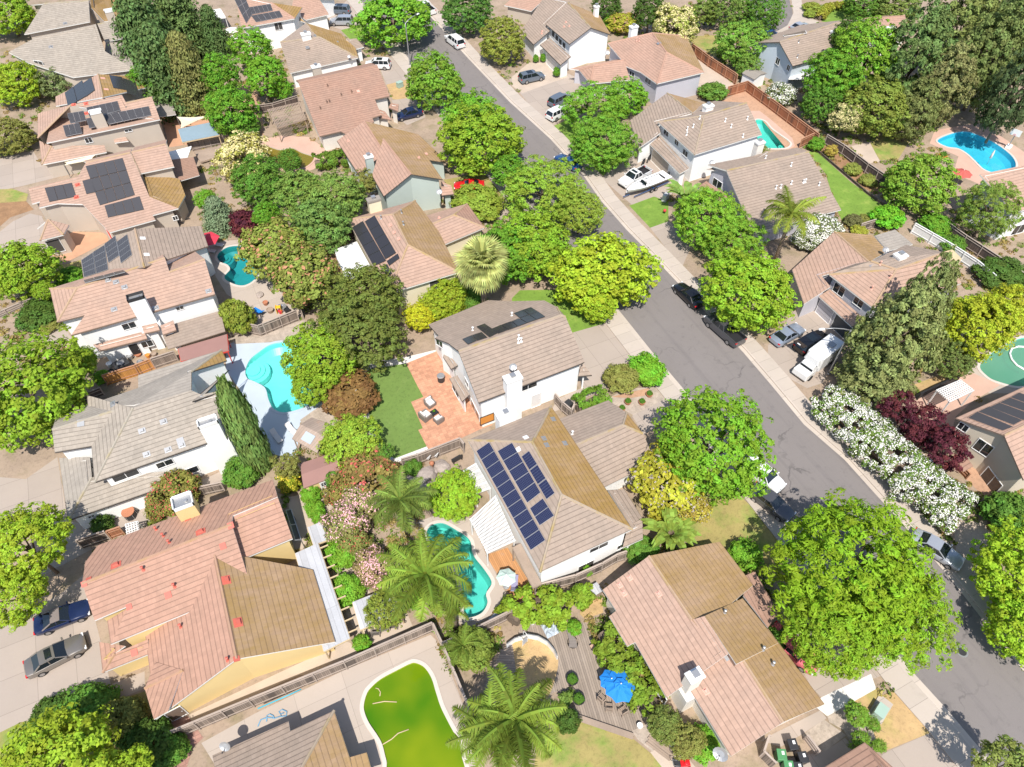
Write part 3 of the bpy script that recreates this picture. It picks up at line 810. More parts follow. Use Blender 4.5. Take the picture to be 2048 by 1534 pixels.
    def panels(s, quads, mat, frame='dmetal', off=.12, tile=None):
        """quads: (u v)x4 corners p0-p1 along first axis, p0-p3 along second, nx, ny"""
        for q in quads:
            c4 = [TP(tile or s.tile, *q[i]) for i in range(4)]; nx, ny = q[4], q[5]
            cx = sum(p[0] for p in c4) / 4; cy = sum(p[1] for p in c4) / 4
            h = s.hit(cx, cy)
            if not h: print('panel miss', s.root.name, q); continue
            p0, n = h; p0 = p0 + n * off
            W = [ray_plane(x, y, p0, n) for x, y in c4]
            for i in range(nx):
                for j in range(ny):
                    def pt(a, b):
                        return (W[0] * (1 - a) + W[1] * a) * (1 - b) + (W[3] * (1 - a) + W[2] * a) * b
                    g = .035
                    Q = [pt((i + g / 2) / nx, (j + g / 2) / ny), pt((i + 1 - g / 2) / nx, (j + g / 2) / ny), pt((i + 1 - g / 2) / nx, (j + 1 - g / 2) / ny), pt((i + g / 2) / nx, (j + 1 - g / 2) / ny)]
                    me = bpy.data.meshes.new('solar_panel')
                    lo = [p - s.org - n * .07 for p in Q]; hi = [p - s.org for p in Q]
                    ce = sum(hi, Vector()) / 4
                    inn = [ce + (p - ce) * .965 + n * .004 for p in hi]
                    vs_ = lo + hi + inn
                    fs = [[4, 5, 9, 8], [5, 6, 10, 9], [6, 7, 11, 10], [7, 4, 8, 11], [8, 9, 10, 11]] + [[k_, (k_ + 1) % 4, 4 + (k_ + 1) % 4, 4 + k_] for k_ in range(4)]
                    me.from_pydata([tuple(v) for v in vs_], [], fs)
                    me.materials.append(M[frame]); me.materials.append(M[mat])
                    me.polygons.foreach_set('material_index', [0, 0, 0, 0, 1, 0, 0, 0, 0])
                    uvl = me.uv_layers.new(name='UVMap')
                    for li, uv in zip(me.polygons[4].loop_indices, ((0, 0), (1, 0), (1, 1), (0, 1))): uvl.data[li].uv = uv
                    bm = bmesh.new(); bm.from_mesh(me); bmesh.ops.recalc_face_normals(bm, faces=bm.faces[:])
                    for f in bm.faces:
                        if abs(f.normal.dot(n)) > .9 and f.normal.dot(n) < 0: f.normal_flip()
                    bm.to_mesh(me); bm.free()
                    link_mesh('solar_panel', me, s.root)
    def vents(s, pts, mat='metal', kind='box', tile=None, sz=.34):
        for u, v in pts:
            h = s.hit(*TP(tile or s.tile, u, v))
            if not h: continue
            p = h[0] - s.org; b = MB()
            n = h[1]
            if kind == 'box':
                q = n.to_track_quat('Z', 'Y').to_matrix()
                b.box(p + n * .015, (sz * 2, sz * 1.7, .03), 0, 0, 1, q)
                b.box(p + n * .11, (sz * 1.2, sz, .2), 0, 0, .8, q)
            elif kind == 'flat':
                q = n.to_track_quat('Z', 'Y').to_matrix()
                b.box(p + n * .02, (sz * 2, sz * 2.2, .05), 0, 0, 1, q)
            else:
                b.lathe([(.19, -.05), (.1, .06), (.075, .1), (.075, .42), (.13, .43), (.13, .5), (.02, .55)], 10, p)
            b.build('roof_vent', M[mat], s.root)
    def chimney(s, u, v, z, w=1.5, d=.8, mat=None, cap='metal', base=0.0, tile=None, flue=True, shoulder=None, crown='whitepaint', open_top=False):
        px, py = TP(tile or s.tile, u, v)
        p = P(px, py, z) - s.org; b = MB()
        if shoulder:
            b.box((p.x, p.y - shoulder[1] * .2, base + (shoulder[0] - base) / 2), (w + .5, d + shoulder[1], shoulder[0] - base))
            b.box((p.x, p.y, shoulder[0] + (z - .3 - shoulder[0]) / 2), (w, d, z - .3 - shoulder[0]))
        else: b.box((p.x, p.y, (base + z - .3) / 2), (w, d, z - .3 - base))
        o = b.build('chimney', M[mat or s.wall], s.root)
        c = MB()
        if open_top:
            t_ = .1
            for dx, dy, sx, sy in ((-w / 2, 0, t_, d + .1), (w / 2, 0, t_, d + .1), (0, -d / 2, w + .1, t_), (0, d / 2, w + .1, t_)):
                c.box((p.x + dx, p.y + dy, z - .12), (sx, sy, .40))
            c.build('crown', M[crown], o)
            f = MB(); f.box((p.x, p.y, z - .28), (w - .1, d - .1, .04)); f.lathe([(.16, z - .28), (.16, z - .1), (.01, z - .08)], 10, (p.x + w * .15, p.y, 0)); f.build('flue', M[cap], o)
        else:
            c.box((p.x, p.y, z - .21), (w + .18, d + .18, .20)); c.box((p.x, p.y, z - .08), (w + .06, d + .06, .07))
            c.build('crown', M[crown], o)
            if flue:
                f = MB(); f.box((p.x, p.y, z + .08), (.42, .42, .25)); f.box((p.x, p.y, z + .27), (.55, .55, .05)); f.build('flue', M[cap], o)
        return o
    def wall_hit(s, px, py):
        d = ray(px, py); o = Vector((0, 0, CAM_H)); best = None
        for nm, a, c, B in s.walls:
            e = Vector((c.x - a.x, c.y - a.y, 0)); L = e.length
            if L < .3: continue
            e /= L; n = Vector((e.y, -e.x, 0))
            if d.dot(n) > -1e-6: continue
            q = ray_plane(px, py, a, n); al = (q - a).dot(e)
            zt = a.z + (c.z - a.z) * al / L
            if -.2 < al < L + .2 and B.base - .2 < q.z < zt + .35:
                t = (q - o).length
                if best is None or t < best[0]: best = (t, q, e, n)
        return best
    def win(s, u, v, w, h, kind='window', tile=None, panes=2, mat=None, frame='whitepaint'):
        hh = s.wall_hit(*TP(tile or s.tile, u, v))
        if not hh: print('window miss', s.root.name, kind, u, v); return
        _, q, e, n = hh; q = q - s.org
        if kind in ('door', 'garage_door'): q.z = h / 2 + .02
        def pt(a, b, c): return q + e * a + Vector((0, 0, b)) + n * c
        f = MB(); t_ = .07
        def bar(a0, a1, b0, b1, c0, c1):
            pp = [pt(a, b, c) for c in (c0, c1) for a, b in ((a0, b0), (a1, b0), (a1, b1), (a0, b1))]
            f.add(pp, [(3, 2, 1, 0), (4, 5, 6, 7), (0, 1, 5, 4), (1, 2, 6, 5), (2, 3, 7, 6), (3, 0, 4, 7)])
        W, H = w / 2, h / 2
        bar(-W - t_, W + t_, H, H + t_, -.02, .06); bar(-W - t_, W + t_, -H - t_, -H, -.02, .08)
        bar(-W - t_, -W, -H, H, -.02, .06); bar(W, W + t_, -H, H, -.02, .06)
        if kind == 'window':
            for i in range(1, panes): x = -W + w * i / panes; bar(x - .03, x + .03, -H, H, -.02, .045)
        fo = f.build(kind, M[frame], s.root)
        p = MB(); p.add([pt(-W, -H, .02), pt(W, -H, .02), pt(W, H, .02), pt(-W, H, .02)], [(0, 1, 2, 3)])
        if kind == 'garage_door':
            for i in range(1, 4):
                b_ = -H + h * i / 4
                p.add([pt(-W, b_ - .012, .021), pt(W, b_ - .012, .021), pt(W, b_ + .012, .021), pt(-W, b_ + .012, .021)], [(0, 1, 2, 3)], 1)
            p.build('panel', [M[mat or 'door_w'], M['screen']], fo)
        elif kind == 'door':
            p.build('panel', M[mat or 'door_w'], fo)
            k_ = MB(); k_.lathe([(.01, 0), (.05, .02), (.05, .06), (.01, .08)], 8, pt(W * .75, -.05, .05)); k_.build('handle', M['metal'], fo)
        else: p.build('pane', M[mat or 'glass'], fo)
        return fo

def panelmat(name, c1, c2, nx, ny, lw=.06):
    m, t, b = newmat(name); k = NT(t)
    uv = k.n('ShaderNodeTexCoord').outputs['UV']; s = k.n('ShaderNodeSeparateXYZ'); k.l(uv, s.inputs[0])
    fx = k.math('FRACT', k.math('MULTIPLY', s.outputs[0], nx)); fy = k.math('FRACT', k.math('MULTIPLY', s.outputs[1], ny))
    g = k.math('MAXIMUM', k.math('LESS_THAN', fx, lw), k.math('LESS_THAN', fy, lw))
    k.l(k.mix(g, tuple(c1), tuple(c2)), b.inputs['Base Color'])
    b.inputs['Roughness'].default_value = .16
    b.inputs['Specular IOR Level'].default_value = .45
    return m
M['pv_blue'] = panelmat('solar_cells_blue', (.012, .016, .05), (.10, .11, .17), 10, 6, .1)
M['pv_black'] = panelmat('solar_cells_black', (.035, .034, .038), (.05, .05, .055), 6, 10, .05)
M['pv_grey'] = panelmat('solar_cells_grey', (.055, .053, .056), (.12, .115, .115), 6, 10, .09)
M['pv_mat'] = surf('pool_heater_mat', (.055, .053, .058), .75, .05)
M['tan_cap'] = surf('ridge_cap_tan', (.36, .285, .21), .85, .1, tint=((.32, .235, .09), .48, .6))
M['salmon_cap'] = surf('ridge_cap_salmon', (.42, .29, .19), .85, .1, tint=((.36, .25, .11), .5, .6))
M['rose_cap'] = surf('ridge_cap_rose', (.40, .24, .16), .85, .1, tint=((.34, .22, .1), .5, .6))
M['pink_cap'] = surf('ridge_cap_pink', (.42, .25, .18), .85, .1)
M['brown_cap'] = surf('ridge_cap_brown', (.33, .205, .15), .85, .1)
M['grey_cap'] = surf('ridge_cap_grey', (.35, .31, .25), .85, .1, tint=((.33, .26, .12), .5, .6))
# ---- left column, top to bottom
h = House('house', 'grey tiled house in the top left corner beside the tall conifers', (0, 0), 'beige', 'grey', 'fascia_w', (600, 300))
h.block('a 560 592 4.6|b 1028 533 4.6|r 805 392 s ab|e 735 184 s ab|f 270 290 p abr|g 65 400 p abr|h 215 480 p abr|E m a re|F m b re', 'abrefgh:grey:ab')
h.block('a 805 395 4.3|b 1028 533 4.3|c 985 325 4.5|d 810 325 5', 'bcda:greyN:bc')
h.block('a 805 320 4.8|b 968 288 4.8|c 910 158 s ab|d 748 185 s ab|e m a dc|f m b dc', 'abcd fedc')
h.block('a 185 262 4.8|b 690 165 4.8|c 680 5 s ab|d 330 30 s ab|e m a dc|f m b dc', 'abcd fedc:greyN')
h.block('a 800 165 4.6|b 915 150 4.6|c 905 -60 4.6|d 690 -20 s ab|e 700 60 s ab', 'abcde:ochre')
h.chimney(830, 75, 7.2, 1.5, .9, 'beige', open_top=True)
h.vents([(390, 360), (500, 180), (560, 210)], 'metal')
h.win(300, 490, 1.6, 1.0, mat='screen'); h.win(370, 480, 1.2, .8, mat='screen')

h = House('house', 'pink tiled house with grid solar panels and tall beige chimney, left edge', (0, 0), 'beige', 'salmon', 'fascia_w', (700, 900))
h.block('x 355 1096 5|y 755 1022 5|b 1227 915 5|a 288 1058 p xyb|g 405 880 p xyb|d 545 803 s xy|c 935 728 s xy|e 968 790 s xy|f 1165 745 s xy|h m a dc|j m c ef|k m b ef', 'xbfecdag:salmon:xb had:salmon kfe:salmon:kf')
h.block('a 322 1262 2.7|b 818 1166 2.7|c 800 1113 s ab|d 395 1120 s ab|e 300 1078 2.7', 'abcd ead')
h.block('a 425 742 4.7|b 428 812 4.7|r 752 568 s ab|s 790 745 s ab|c m a rs|d m b rs', 'absr:salmon dcrs:ochre')
h.block('a 880 1095 2.9|b 985 1080 2.9|c 965 1050 3.2|d 870 1065 3.2', 'abcd', wall=False)
h.panels([((660,822),(900,772),(922,848),(690,905),5,1), ((785,880),(1140,812),(1162,885),(835,955),6,1), ((515,868),(640,848),(662,925),(540,948),3,1), ((480,962),(605,940),(632,1022),(505,1048),3,1), ((660,908),(705,898),(735,975),(685,985),1,1)], 'pv_grey', 'metal')
h.panels([((495,710),(630,612),(665,735),(520,820),2,1), ((635,635),(700,590),(728,690),(658,742),1,1)], 'pv_black')
h.panels([((835,572),(935,588),(975,690),(868,672),1,1), ((940,595),(1035,625),(1080,745),(975,715),1,1)], 'pv_black')
h.chimney(728, 850, 7.6, 1.7, .9, 'beige', open_top=True, crown='whitepaint', shoulder=(3.2, .5))
h.vents([(565, 805), (660, 870), (660, 795)], 'redpaint'); h.vents([(790, 600), (815, 685)], 'pinkpaint', 'flat', sz=.3)
h.block('a 1215 897 2.6|b 1350 878 2.6|c 1285 676 2.7|d 1150 690 2.7', 'abcd:greyN', th=.1, name='patio_roof', wall=False)
h.block('a 1318 1225 2.5|b 1440 1205 2.5|c 1470 1120 2.6|d 1290 1165 2.6', 'abcd:fascia_w', th=.1, name='patio_roof', wall=False)
h.block('a 1360 1395 2.5|b 1530 1345 2.5|c 1485 1205 2.5|d 1300 1225 2.5', 'abcd:brown', th=.1, name='patio_roof', wall=False)
h.win(680, 1075, .9, .8); h.win(985, 1000, 1.0, .4, mat='screen')

h = House('house', 'tan tiled house with black pool heater mats and a red front door, left edge', (0, 1), 'beige', 'salmon', 'fascia_w', (800, 0))
h.block('a 840 325 3.0|b 1192 228 3.0|d 660 -212 s ab .3|e 1170 193 p abd|f 1368 140 p abd|g 1148 52 p abd|c 1000 -287 s ab .3|h 600 -108 p abd|i 578 -97 p abd|k 218 -12 p abd|l 245 105 p abd|m 305 88 p abd|n 300 135 p abd|o 440 102 p abd|q 632 108 p abd|M m e dc|N m q dc|x 1040 -200 p abd|X m x dc|y 650 -150 p abd|Y m y dc', 'abefgcdhiklmnoq:salmon:ab XYdc:salmon:XY')
h.block('a 1368 140 2.9|b 1422 42 2.9|c 1375 -88 2.9|d 1090 -125 4.2|g 1148 52 4.2', 'abcdg:ochre', wall=True)
h.block('a 1080 -127 5|b 1335 -180 5|c 1272 -352 s ab|d 1005 -290 s ab|e m a dc|f m b dc', 'abcd fedc')
h.panels([((655,-185),(940,-248),(1035,38),(765,118),4,3), ((800,118),(1070,45),(1105,150),(828,212),4,1), ((630,-72),(702,-90),(740,15),(662,32),1,1), ((340,-18),(550,-58),(585,50),(378,92),3,1)], 'pv_mat', 'dmetal', .08)
h.block('a 308 388 3.2|b 488 342 3.2|c 530 268 3.2|d 370 225 4.0|e 285 295 3.2|k 350 240 4.0', 'abd bcd aked:salmon:ae')
h.win(815, 290, 1.1, 2.1, 'door', mat='door_red'); h.win(1345, 215, .6, .6)
h.vents([(585, 55), (595, -40)], 'redpaint')
h.win(425, 430, 1.6, 2.0, mat='screen', panes=1)

h = House('house', 'salmon tiled house with striped solar panels on its hip and wide white chimney', (0, 1), 'white', 'salmon', 'fascia_b', (1000, 850))
h.block('x 545 1115 4.8|b 1650 800 4.8|d 590 750 s xb|a 440 1012 p xbd|g 650 960 p xbd|c 1265 520 s xb|e 1300 628 s xb|f 1570 530 s xb|h m a dc|i m e dc|j m b ef|l + e j f', 'xbfecdag:salmon:xb had:salmon hicd:salmon:hi jlef:salmon:jl')
h.block('a 760 1235 2.6|b 1130 1140 2.6|c 1105 1083 s ab|d 715 1185 s ab', 'abcd')
h.block('a 618 523 4.6|b 643 692 4.6|r 1035 298 s ab|s 1105 590 s ab|c m a rs|d m b rs', 'absr:tanN dcrs:tan')
h.block('a 1110 1102 3.3|b 1225 1075 3.3|c 1205 1018 3.7|d 1085 1045 3.7', 'abcd')
h.block('a 1250 1112 3.3|b 1352 1075 3.3|c 1328 1000 3.7|d 1230 1040 3.7', 'abcd')
h.block('a 1290 1222 2.5|b 1728 1085 2.5|c 1690 925 2.8|d 1340 1025 2.8|e 1250 1120 2.7', 'abcde:tanN', th=.08, name='patio_roof', wall=False)
h.chimney(1035, 812, 7.7, 1.75, .95, 'white', open_top=True, crown='dmetal', shoulder=(3.4, .6))
h.panels([((622,538),(712,478),(735,640),(642,668),1,4), ((712,475),(800,420),(830,608),(738,640),1,4), ((798,415),(885,348),(915,500),(830,558),1,4), ((893,398),(975,338),(1012,495),(925,562),1,4)], 'pv_grey', 'metal')
h.panels([((640,690),(945,612),(960,628),(650,712),4,1)], 'pv_grey', 'metal', .25)
h.vents([(830, 690), (890, 705), (955, 745), (875, 915), (1195, 905), (1600, 775)], 'metal'); h.vents([(1095, 370), (1125, 495)], 'whitepaint', 'flat', sz=.28)
h.win(990, 1040, 1.4, .9); h.win(1380, 905, .8, .5, mat='screen'); h.win(1130, 1180, 1.2, .9); h.win(1030, 1210, 1.0, 2.0, 'door', mat='black')

h = House('house', 'large grey shingle tiled house with white walls beside the tall cypress', (0, 2), 'white', 'grey', 'fascia_d', (1200, 500))
h.block('a 725 785 5|b 1815 405 5|d 1020 215 s ab|c 1468 80 s ab|e 1560 118 s ab|f 1690 90 s ab|g m a dc|k 690 545 p adg|i m c ef|j m b ef|n 1465 -75 =c', 'abfecd:grey:ab gad:grey:ga jife:grey:ji')
h.block('a 640 205 4.9|b 1060 60 4.9|c 1060 -38 4.9|d 1700 -232 4.9|e 1740 -150 4.9|f 1468 -65 6.5|g 1468 80 6.9|h 1020 215 6.9', 'abcdfgh:greyN:cd de f'.replace('de f', 'def') + ':ochre:de')
h.block('a 420 556 5|b 745 500 5|d 400 380 s ab|c 885 232 s ab|e m a dc|f m b dc|g 375 325 =a', 'abcd:grey fedc:greyN')
h.block('a 520 1078 2.7|b 1225 832 2.7|c 1262 702 s ab|d 705 745 s ab|e 452 598 2.7|g 690 590 p ead', 'abcd eadg:greyN:ea')
h.chimney(1588, 312, 7.9, 1.8, .95, 'white', open_top=True, shoulder=(4.6, .3))
h.vents([(1090, 390), (1290, 535), (1125, 570), (1395, 500), (865, 185), (1255, 320)], 'metal'); h.vents([(620, 330), (1385, 470)], 'metal', 'flat')
h.win(965, 730, 2.3, .9); h.win(1265, 640, 1.5, .8); h.win(1435, 705, 2.2, .9); h.win(1870, 560, 1.5, 1.0)
h.win(700, 1045, .5, .3, mat='screen')

h = House('house', 'large yellow walled house with rose tiles and red roof vents', (0, 3), 'yellow', 'rose', 'fascia_w', (1400, 500))
h.block('x 850 592 4.4|y 1385 370 4.4|b 1925 150 4.4|d 630 127 s xy|a 725 410 p xyd|g 985 298 p xyd|c 1778 -328 s xy|h m a dc|k m b dc|q 655 -40 p dch|m @0,2 750 1268 p dch|n @1,2 130 762 p dch|e 1785 -394 p dch|f 2129 -539 p dch', 'xbcdag:rose:xb qmnfecd:rose:qm')
h.block('a 1700 5 4.4|b 2244 -219 4.4|c 2129 -539 s ab|d 1785 -394 s ab', 'abcd')
h.block('a 1195 1167 2.7|w 1115 535 2.7|r 1815 705 s aw .40|n 1640 -125 s aw .40|e m a rn|f m w rn', 'awnr:rose aw'.replace(' aw', '') + ' ferr'.replace(' ferr', ' efnr:ochreP:ef'))
h.block('a 1110 930 3.0|b 1180 1168 3.0|c 1290 1105 3.6|d 1405 790 3.9|e 1190 728 3.0', 'abcd:rose:cd ade'.replace('ade', 'aed').replace('aed', 'ead') + ':rose:ad', wall=False)
h.block('a 787 810 2.6|b 1143 668 2.6|c 1135 555 s ab|d 880 662 s ab|e 760 575 2.6|g 960 605 p ead', 'abcd eadg:rose:ea')
h.block('a 848 592 4.35|b 1010 298 4.9|c 822 412 4.4', 'acb:rose:ac', wall=False)
h.chimney(1395, 925, 7.3, 1.7, 1.4, 'yellow', open_top=True, tile=(0, 2))
h.vents([(680, 95), (645, 130), (990, 305), (1815, 705), (1570, -1400)], 'redpaint', 'flat', sz=.22)
h.vents([(1290, 215), (1030, 655), (1710, -160), (1440, -370), (1770, -318)], 'redpaint', 'flat', sz=.26)
h.vents([(1735, 100), (1825, 425), (890, -15), (1540, -270)], 'redpaint', 'box', sz=.42)
h.vents([(1340, 150), (1390, 460), (1750, 715), (1100, 20), (1300, -185), (1255, -235), (1200, -285)], 'redpaint', 'pipe')
h.win(1950, 885, 1.9, .3, tile=(0, 3)); h.win(790, 470, 1.8, 1.2, mat='yellow')
h.win(1385, 1150, 1.2, 1.9, 'door', mat='fascia_b')

h = House('house', 'tan hip roofed house at the bottom edge beside the green pool', (1, 3), 'beige', 'tan', 'fascia_w', (300, 1500))
h.block('p 598 1100 2.7|q 262 1258 2.7|h 300 1625 s pq|r 250 1183 p pqh|w -335 1445 p pqh|k -250 1880 s pq|t 725 1480 2.7|u 760 1700 2.7|v 500 1950 p pth', 'qpq'.replace('qpq', 'pqrwkh') + ':tan:pq ptuvh:ochreP:pt')
h.block('a 712 1462 2.6|b 850 1422 2.6|c 905 1620 2.6|d 760 1660 2.6', 'abcd:ochreP:bc')

# ---- middle column
h = House('house', 'white walled house with grey solar panels at the top edge beside two parked cars', (1, 0), 'white', 'pink', 'fascia_w', (150, 100))
h.block('a -110 215 5|b 298 142 5|r 115 20 s ab|s -160 -40 s ab|e 130 -60 =r|c m b rs', 'abrs:pink aber'.replace(' aber', '') + ' bcr'.replace('bcr', 'cbr') + ':ochre:cb')
h.block('a 383 152 3|b 560 110 3|c 478 -20 s ab|d 300 -60 s ab|e 270 70 4.2|f m b cd|g m a cd', 'abcde:pink:ab fgdc:ochre:fg'.replace('fgdc', 'gfcd'))
h.block('a 385 175 3.4|b 300 145 3.4|c 262 70 4.0|d 330 120 4.0', 'abcd:ochre', wall=False)
h.panels([((-60,55),(110,28),(130,80),(-30,110),5,1), ((-40,118),(180,80),(208,130),(0,170),5,1), ((-170,-10),(-90,-40),(-30,110),(-75,180),2,3)], 'pv_grey', 'metal')
h.win(172, 200, 1.4, 1.3, mat='screen')

h = House('house', 'grey and lichen roofed house with white chimneys beside the white crossover', (1, 0), 'white', 'tan', 'fascia_w', (500, 400))
h.block('a 262 560 3|b 785 442 3|c 490 285 s ab|d 185 322 s ab .3|e 765 370 3|g 650 256 3.2|f 384 176 =c|k 455 272 =c', 'abcd:tan:ab dkf'.replace('dkf', 'dckf') + ':tanN:df begk c'.replace(' c', 'c') + ':ochre:be gfk:ochre:gf'.replace('gfk', 'gkf'))
h.block('a 770 375 2.7|b 828 360 2.7|c 770 295 3.2|d 690 300 3.3', 'abcd:tan')
h.chimney(378, 250, 6.3, 1.6, .9, 'white'); h.chimney(458, 500, 4.6, 1.5, .9, 'beige')
h.vents([(455, 275), (395, 365), (625, 325)], 'metal')

h = House('house', 'brown tiled house with one long roof slope and a lattice patio cover', (1, 0), 'warm', 'brown', 'fascia_b', (700, 800))
h.block('a 487 1047 2.9|b 652 1008 2.9|n 700 1035 2.6|d 325 632 s ab .3|c 930 500 s ab .3|e 1027 738 p abd|f 912 762 p abd|g 962 882 p abd|k 892 905 p abd|l 905 935 p abd|D 400 590 p abd|A m a dc|B m e dc|x 365 715 p abd|y 985 620 p abd|X m x dc|Y m y dc', 'ablkgfecd'.replace('blk', 'bnlk') + ':brown:ab YXdc:brown:YX')
h.block('a 1090 855 2.6|b 1015 825 2.7|c 1035 790 3.1|d 1095 800 3.0', 'abcd:brown')
h.block('a 1040 922 2.6|b 905 895 2.7|c 950 840 3.3|d 990 855 3.2', 'abcd:brown')
h.vents([(550, 665), (655, 735), (735, 712), (545, 790), (495, 838), (565, 785)], 'brown', 'pipe'); h.vents([(785, 700)], 'pinkpaint', 'flat', sz=.25)
h.win(380, 870, .9, .9, mat='screen')

h = House('house', 'pale green walled house with lichen roof beside the red sports car', (1, 0), 'green', 'pink', 'fascia_d', (1000, 1200))
h.block('a 620 1080 3|b 785 1335 3|d 830 928 s ab|c 985 1175 s ab|e 1245 1030 3|f 1475 1250 3|g 1325 1218 p fde|k 1290 1170 p fde', 'abcd:pink efgk'.replace('efgk', 'efcd') + ':ochreP:ef')
h.block('a 890 1345 5|b 980 1505 5|d 975 1066 s ab|c 1190 1336 s ab|e 1248 1108 5|f 1432 1376 5|g 880 1300 p abd', 'abcd:pink efcd:ochreP:ef')
h.block('a 1425 1500 2.6|b 1517 1490 2.6|c 1500 1425 s ab|d 1420 1388 s ab', 'abcd:pink')
h.chimney(862, 1190, 6.2, 1.1, .7, 'green', cap='metal')
h.vents([(710, 1080), (1250, 1210)], 'pinkpaint', 'box', sz=.2); h.vents([(1300, 1180)], 'pinkpaint', 'flat', sz=.3)
h.win(720, 1280, 1.4, 1.0)

h = House('house', 'pale yellow walled house with dark blue solar panels behind the fan palm', (1, 1), 'cream', 'salmon', 'fascia_w', (1150, 500))
h.block('a 1015 794 4.4|b 1557 630 4.4|c 1165 420 s ab|e 1222 80 4.4|f 700 225 4.4|d 1050 186 =c|q 1405 320 p bec', 'abc:salmon bqedc:ochreP:be efd:salmon facd:tanN:fa'.replace('facd:tanN', 'facd:salmon'))
h.block('a 1430 425 2.7|b 1755 288 2.7|c 1518 190 s ab|d 1345 262 s ab|e 1622 103 2.7|f 1300 197 2.7', 'abcd:salmon bec:brown feedc'.replace('feedc', 'efdc') + ':salmon:ef')
h.panels([((735,285),(820,235),(998,540),(900,585),1,4), ((832,240),(910,192),(1075,478),(990,530),1,4), ((1000,545),(1088,485),(1102,520),(1018,580),1,1), ((958,598),(1005,565),(1045,640),(1000,660),1,1)], 'pv_black', 'dmetal')
h.chimney(900, 62, 6.6, 1.7, .9, 'cream', crown='greyN')
h.vents([(1030, 270), (1060, 325), (1095, 375), (1405, 215)], 'pinkpaint', 'box', sz=.22); h.vents([(960, 218), (1115, 175), (1130, 265)], 'metal', 'pipe')
h.win(1388, 715, 1.9, 1.4, mat='screen', panes=1)

ZB = (840, 600, 5.1125)
h = House('house', 'white two storey house in the centre beside the brick patio', ZB, 'white', 'tan', 'fascia_d', (900, 600))
h.block('a 600 1052 5|b 1640 655 5|d 392 520 s ab|c 1442 153 s ab|f m b dc|x 1490 172 p abd|n 1272 4 p dcf|o 1400 72 p dcf|p 910 13 p dcf|q 700 0 p dcf|r 335 152 p dcf|s 85 250 p dcf|t 190 365 p dcf|u 150 388 p dcf|v 288 440 p dcf|w 1682 632 p abd', 'abwxcd:tan:ab nopqrstuvdc'.replace('nop', 'onp') + ':tanN:sr ocx'.replace('ocx', 'xoc') + ':tan:xo')
h.block('a 1618 782 2.7|b 1758 768 2.7|c 1660 640 3.4|d 1636 690 3.4', 'abcd:tan')
h.block('a 300 800 2.7|b 430 1038 2.7|c 507 965 3.2|d 382 768 3.2', 'abcd:tanN')
h.block('a 235 580 2.9|b 318 705 2.9|c 400 660 3.5|d 295 505 3.5|e 255 520 3.3', 'abcde:tanN')
h.chimney(948, 780, 7.2, 1.75, 1.0, 'white', crown='fascia_w')
h.panels([((430,398),(528,358),(580,412),(488,452),1,1), ((530,358),(630,325),(690,380),(582,412),1,1), ((575,270),(660,238),(800,332),(710,378),1,2), ((735,290),(830,250),(900,302),(800,340),1,1), ((832,250),(935,215),(998,268),(902,302),1,1), ((938,215),(1010,186),(1095,232),(1000,268),1,1), ((958,132),(1050,98),(1115,148),(1018,182),1,1), ((1018,185),(1115,150),(1190,198),(1095,232),1,1), ((1050,98),(1135,72),(1210,118),(1118,148),1,1), ((1118,150),(1212,118),(1282,168),(1190,198),1,1)], 'pv_black', 'dmetal')
h.vents([(1010, 390), (1035, 420), (1005, 432), (540, 310), (940, 160)], 'whitepaint', 'pipe')
h.win(1105, 885, 2.1, .8); h.win(1185, 1050, 1.1, 2.1, 'door'); h.win(685, 1215, 1.6, 1.2, mat='door_o', panes=1, frame='dmetal')
h.win(365, 930, 1.9, 1.1, mat='screen'); h.win(565, 1130, 2.6, 1.6); h.win(480, 850, 1.0, 1.0); h.win(200, 440, 1.0, 1.0)

h = House('house', 'white house with long rows of blue solar panels and lichen covered hip roof', (2, 2), 'white', 'tan', 'fascia_w', (500, 800))
h.block('a 215 1475 5|b 925 1145 5|c 380 880 s ab|e 300 200 5|f -339 460 5|d 155 475 =c', 'abc:tan bedc:ochre:be efd:tanN fadc'.replace('fadc', 'facd') + ':tanN:fa')
h.block('a 295 324 2.7|b 737 155 2.7|d 420 526 s ab|c 850 345 s ab|p 880 250 p abc|g m b dc|h m a dc|q m p dc', 'abpcd:tanN:ab ghdcq:tan:gh pqc:ochre:pq')
h.block('a 862 838 2.7|b 1002 1060 2.7|c 925 1143 3.3|d 735 846 3.3', 'abcd:tan')
h.block('a 848 1287 2.7|b 1005 1217 2.7|c 1000 1062 3.0|d 890 1120 3.3', 'abcd:tan')
h.panels([((-276,545),(-174,474),(258,1228),(142,1308),1,10), ((-114,545),(2,478),(222,862),(115,945),1,5), ((135,985),(237,905),(326,1040),(210,1118),1,2), ((70,585),(130,540),(330,868),(265,918),1,3)], 'pv_blue', 'metal')
h.vents([(245, 448), (265, 498), (405, 485), (315, 300)], 'metal', 'box', sz=.28); h.vents([(105, 440), (45, 535)], 'whitepaint', 'flat', sz=.25); h.vents([(463, 415)], 'whitepaint', 'pipe')
h.chimney(-48, 248, 6.0, 1.9, 1.1, 'white', shoulder=None, crown='whitepaint')
h.win(665, 1282, 1.9, .8); h.win(565, 1432, 1.6, 1.5, mat='screen'); h.win(835, 1275, .8, .8)

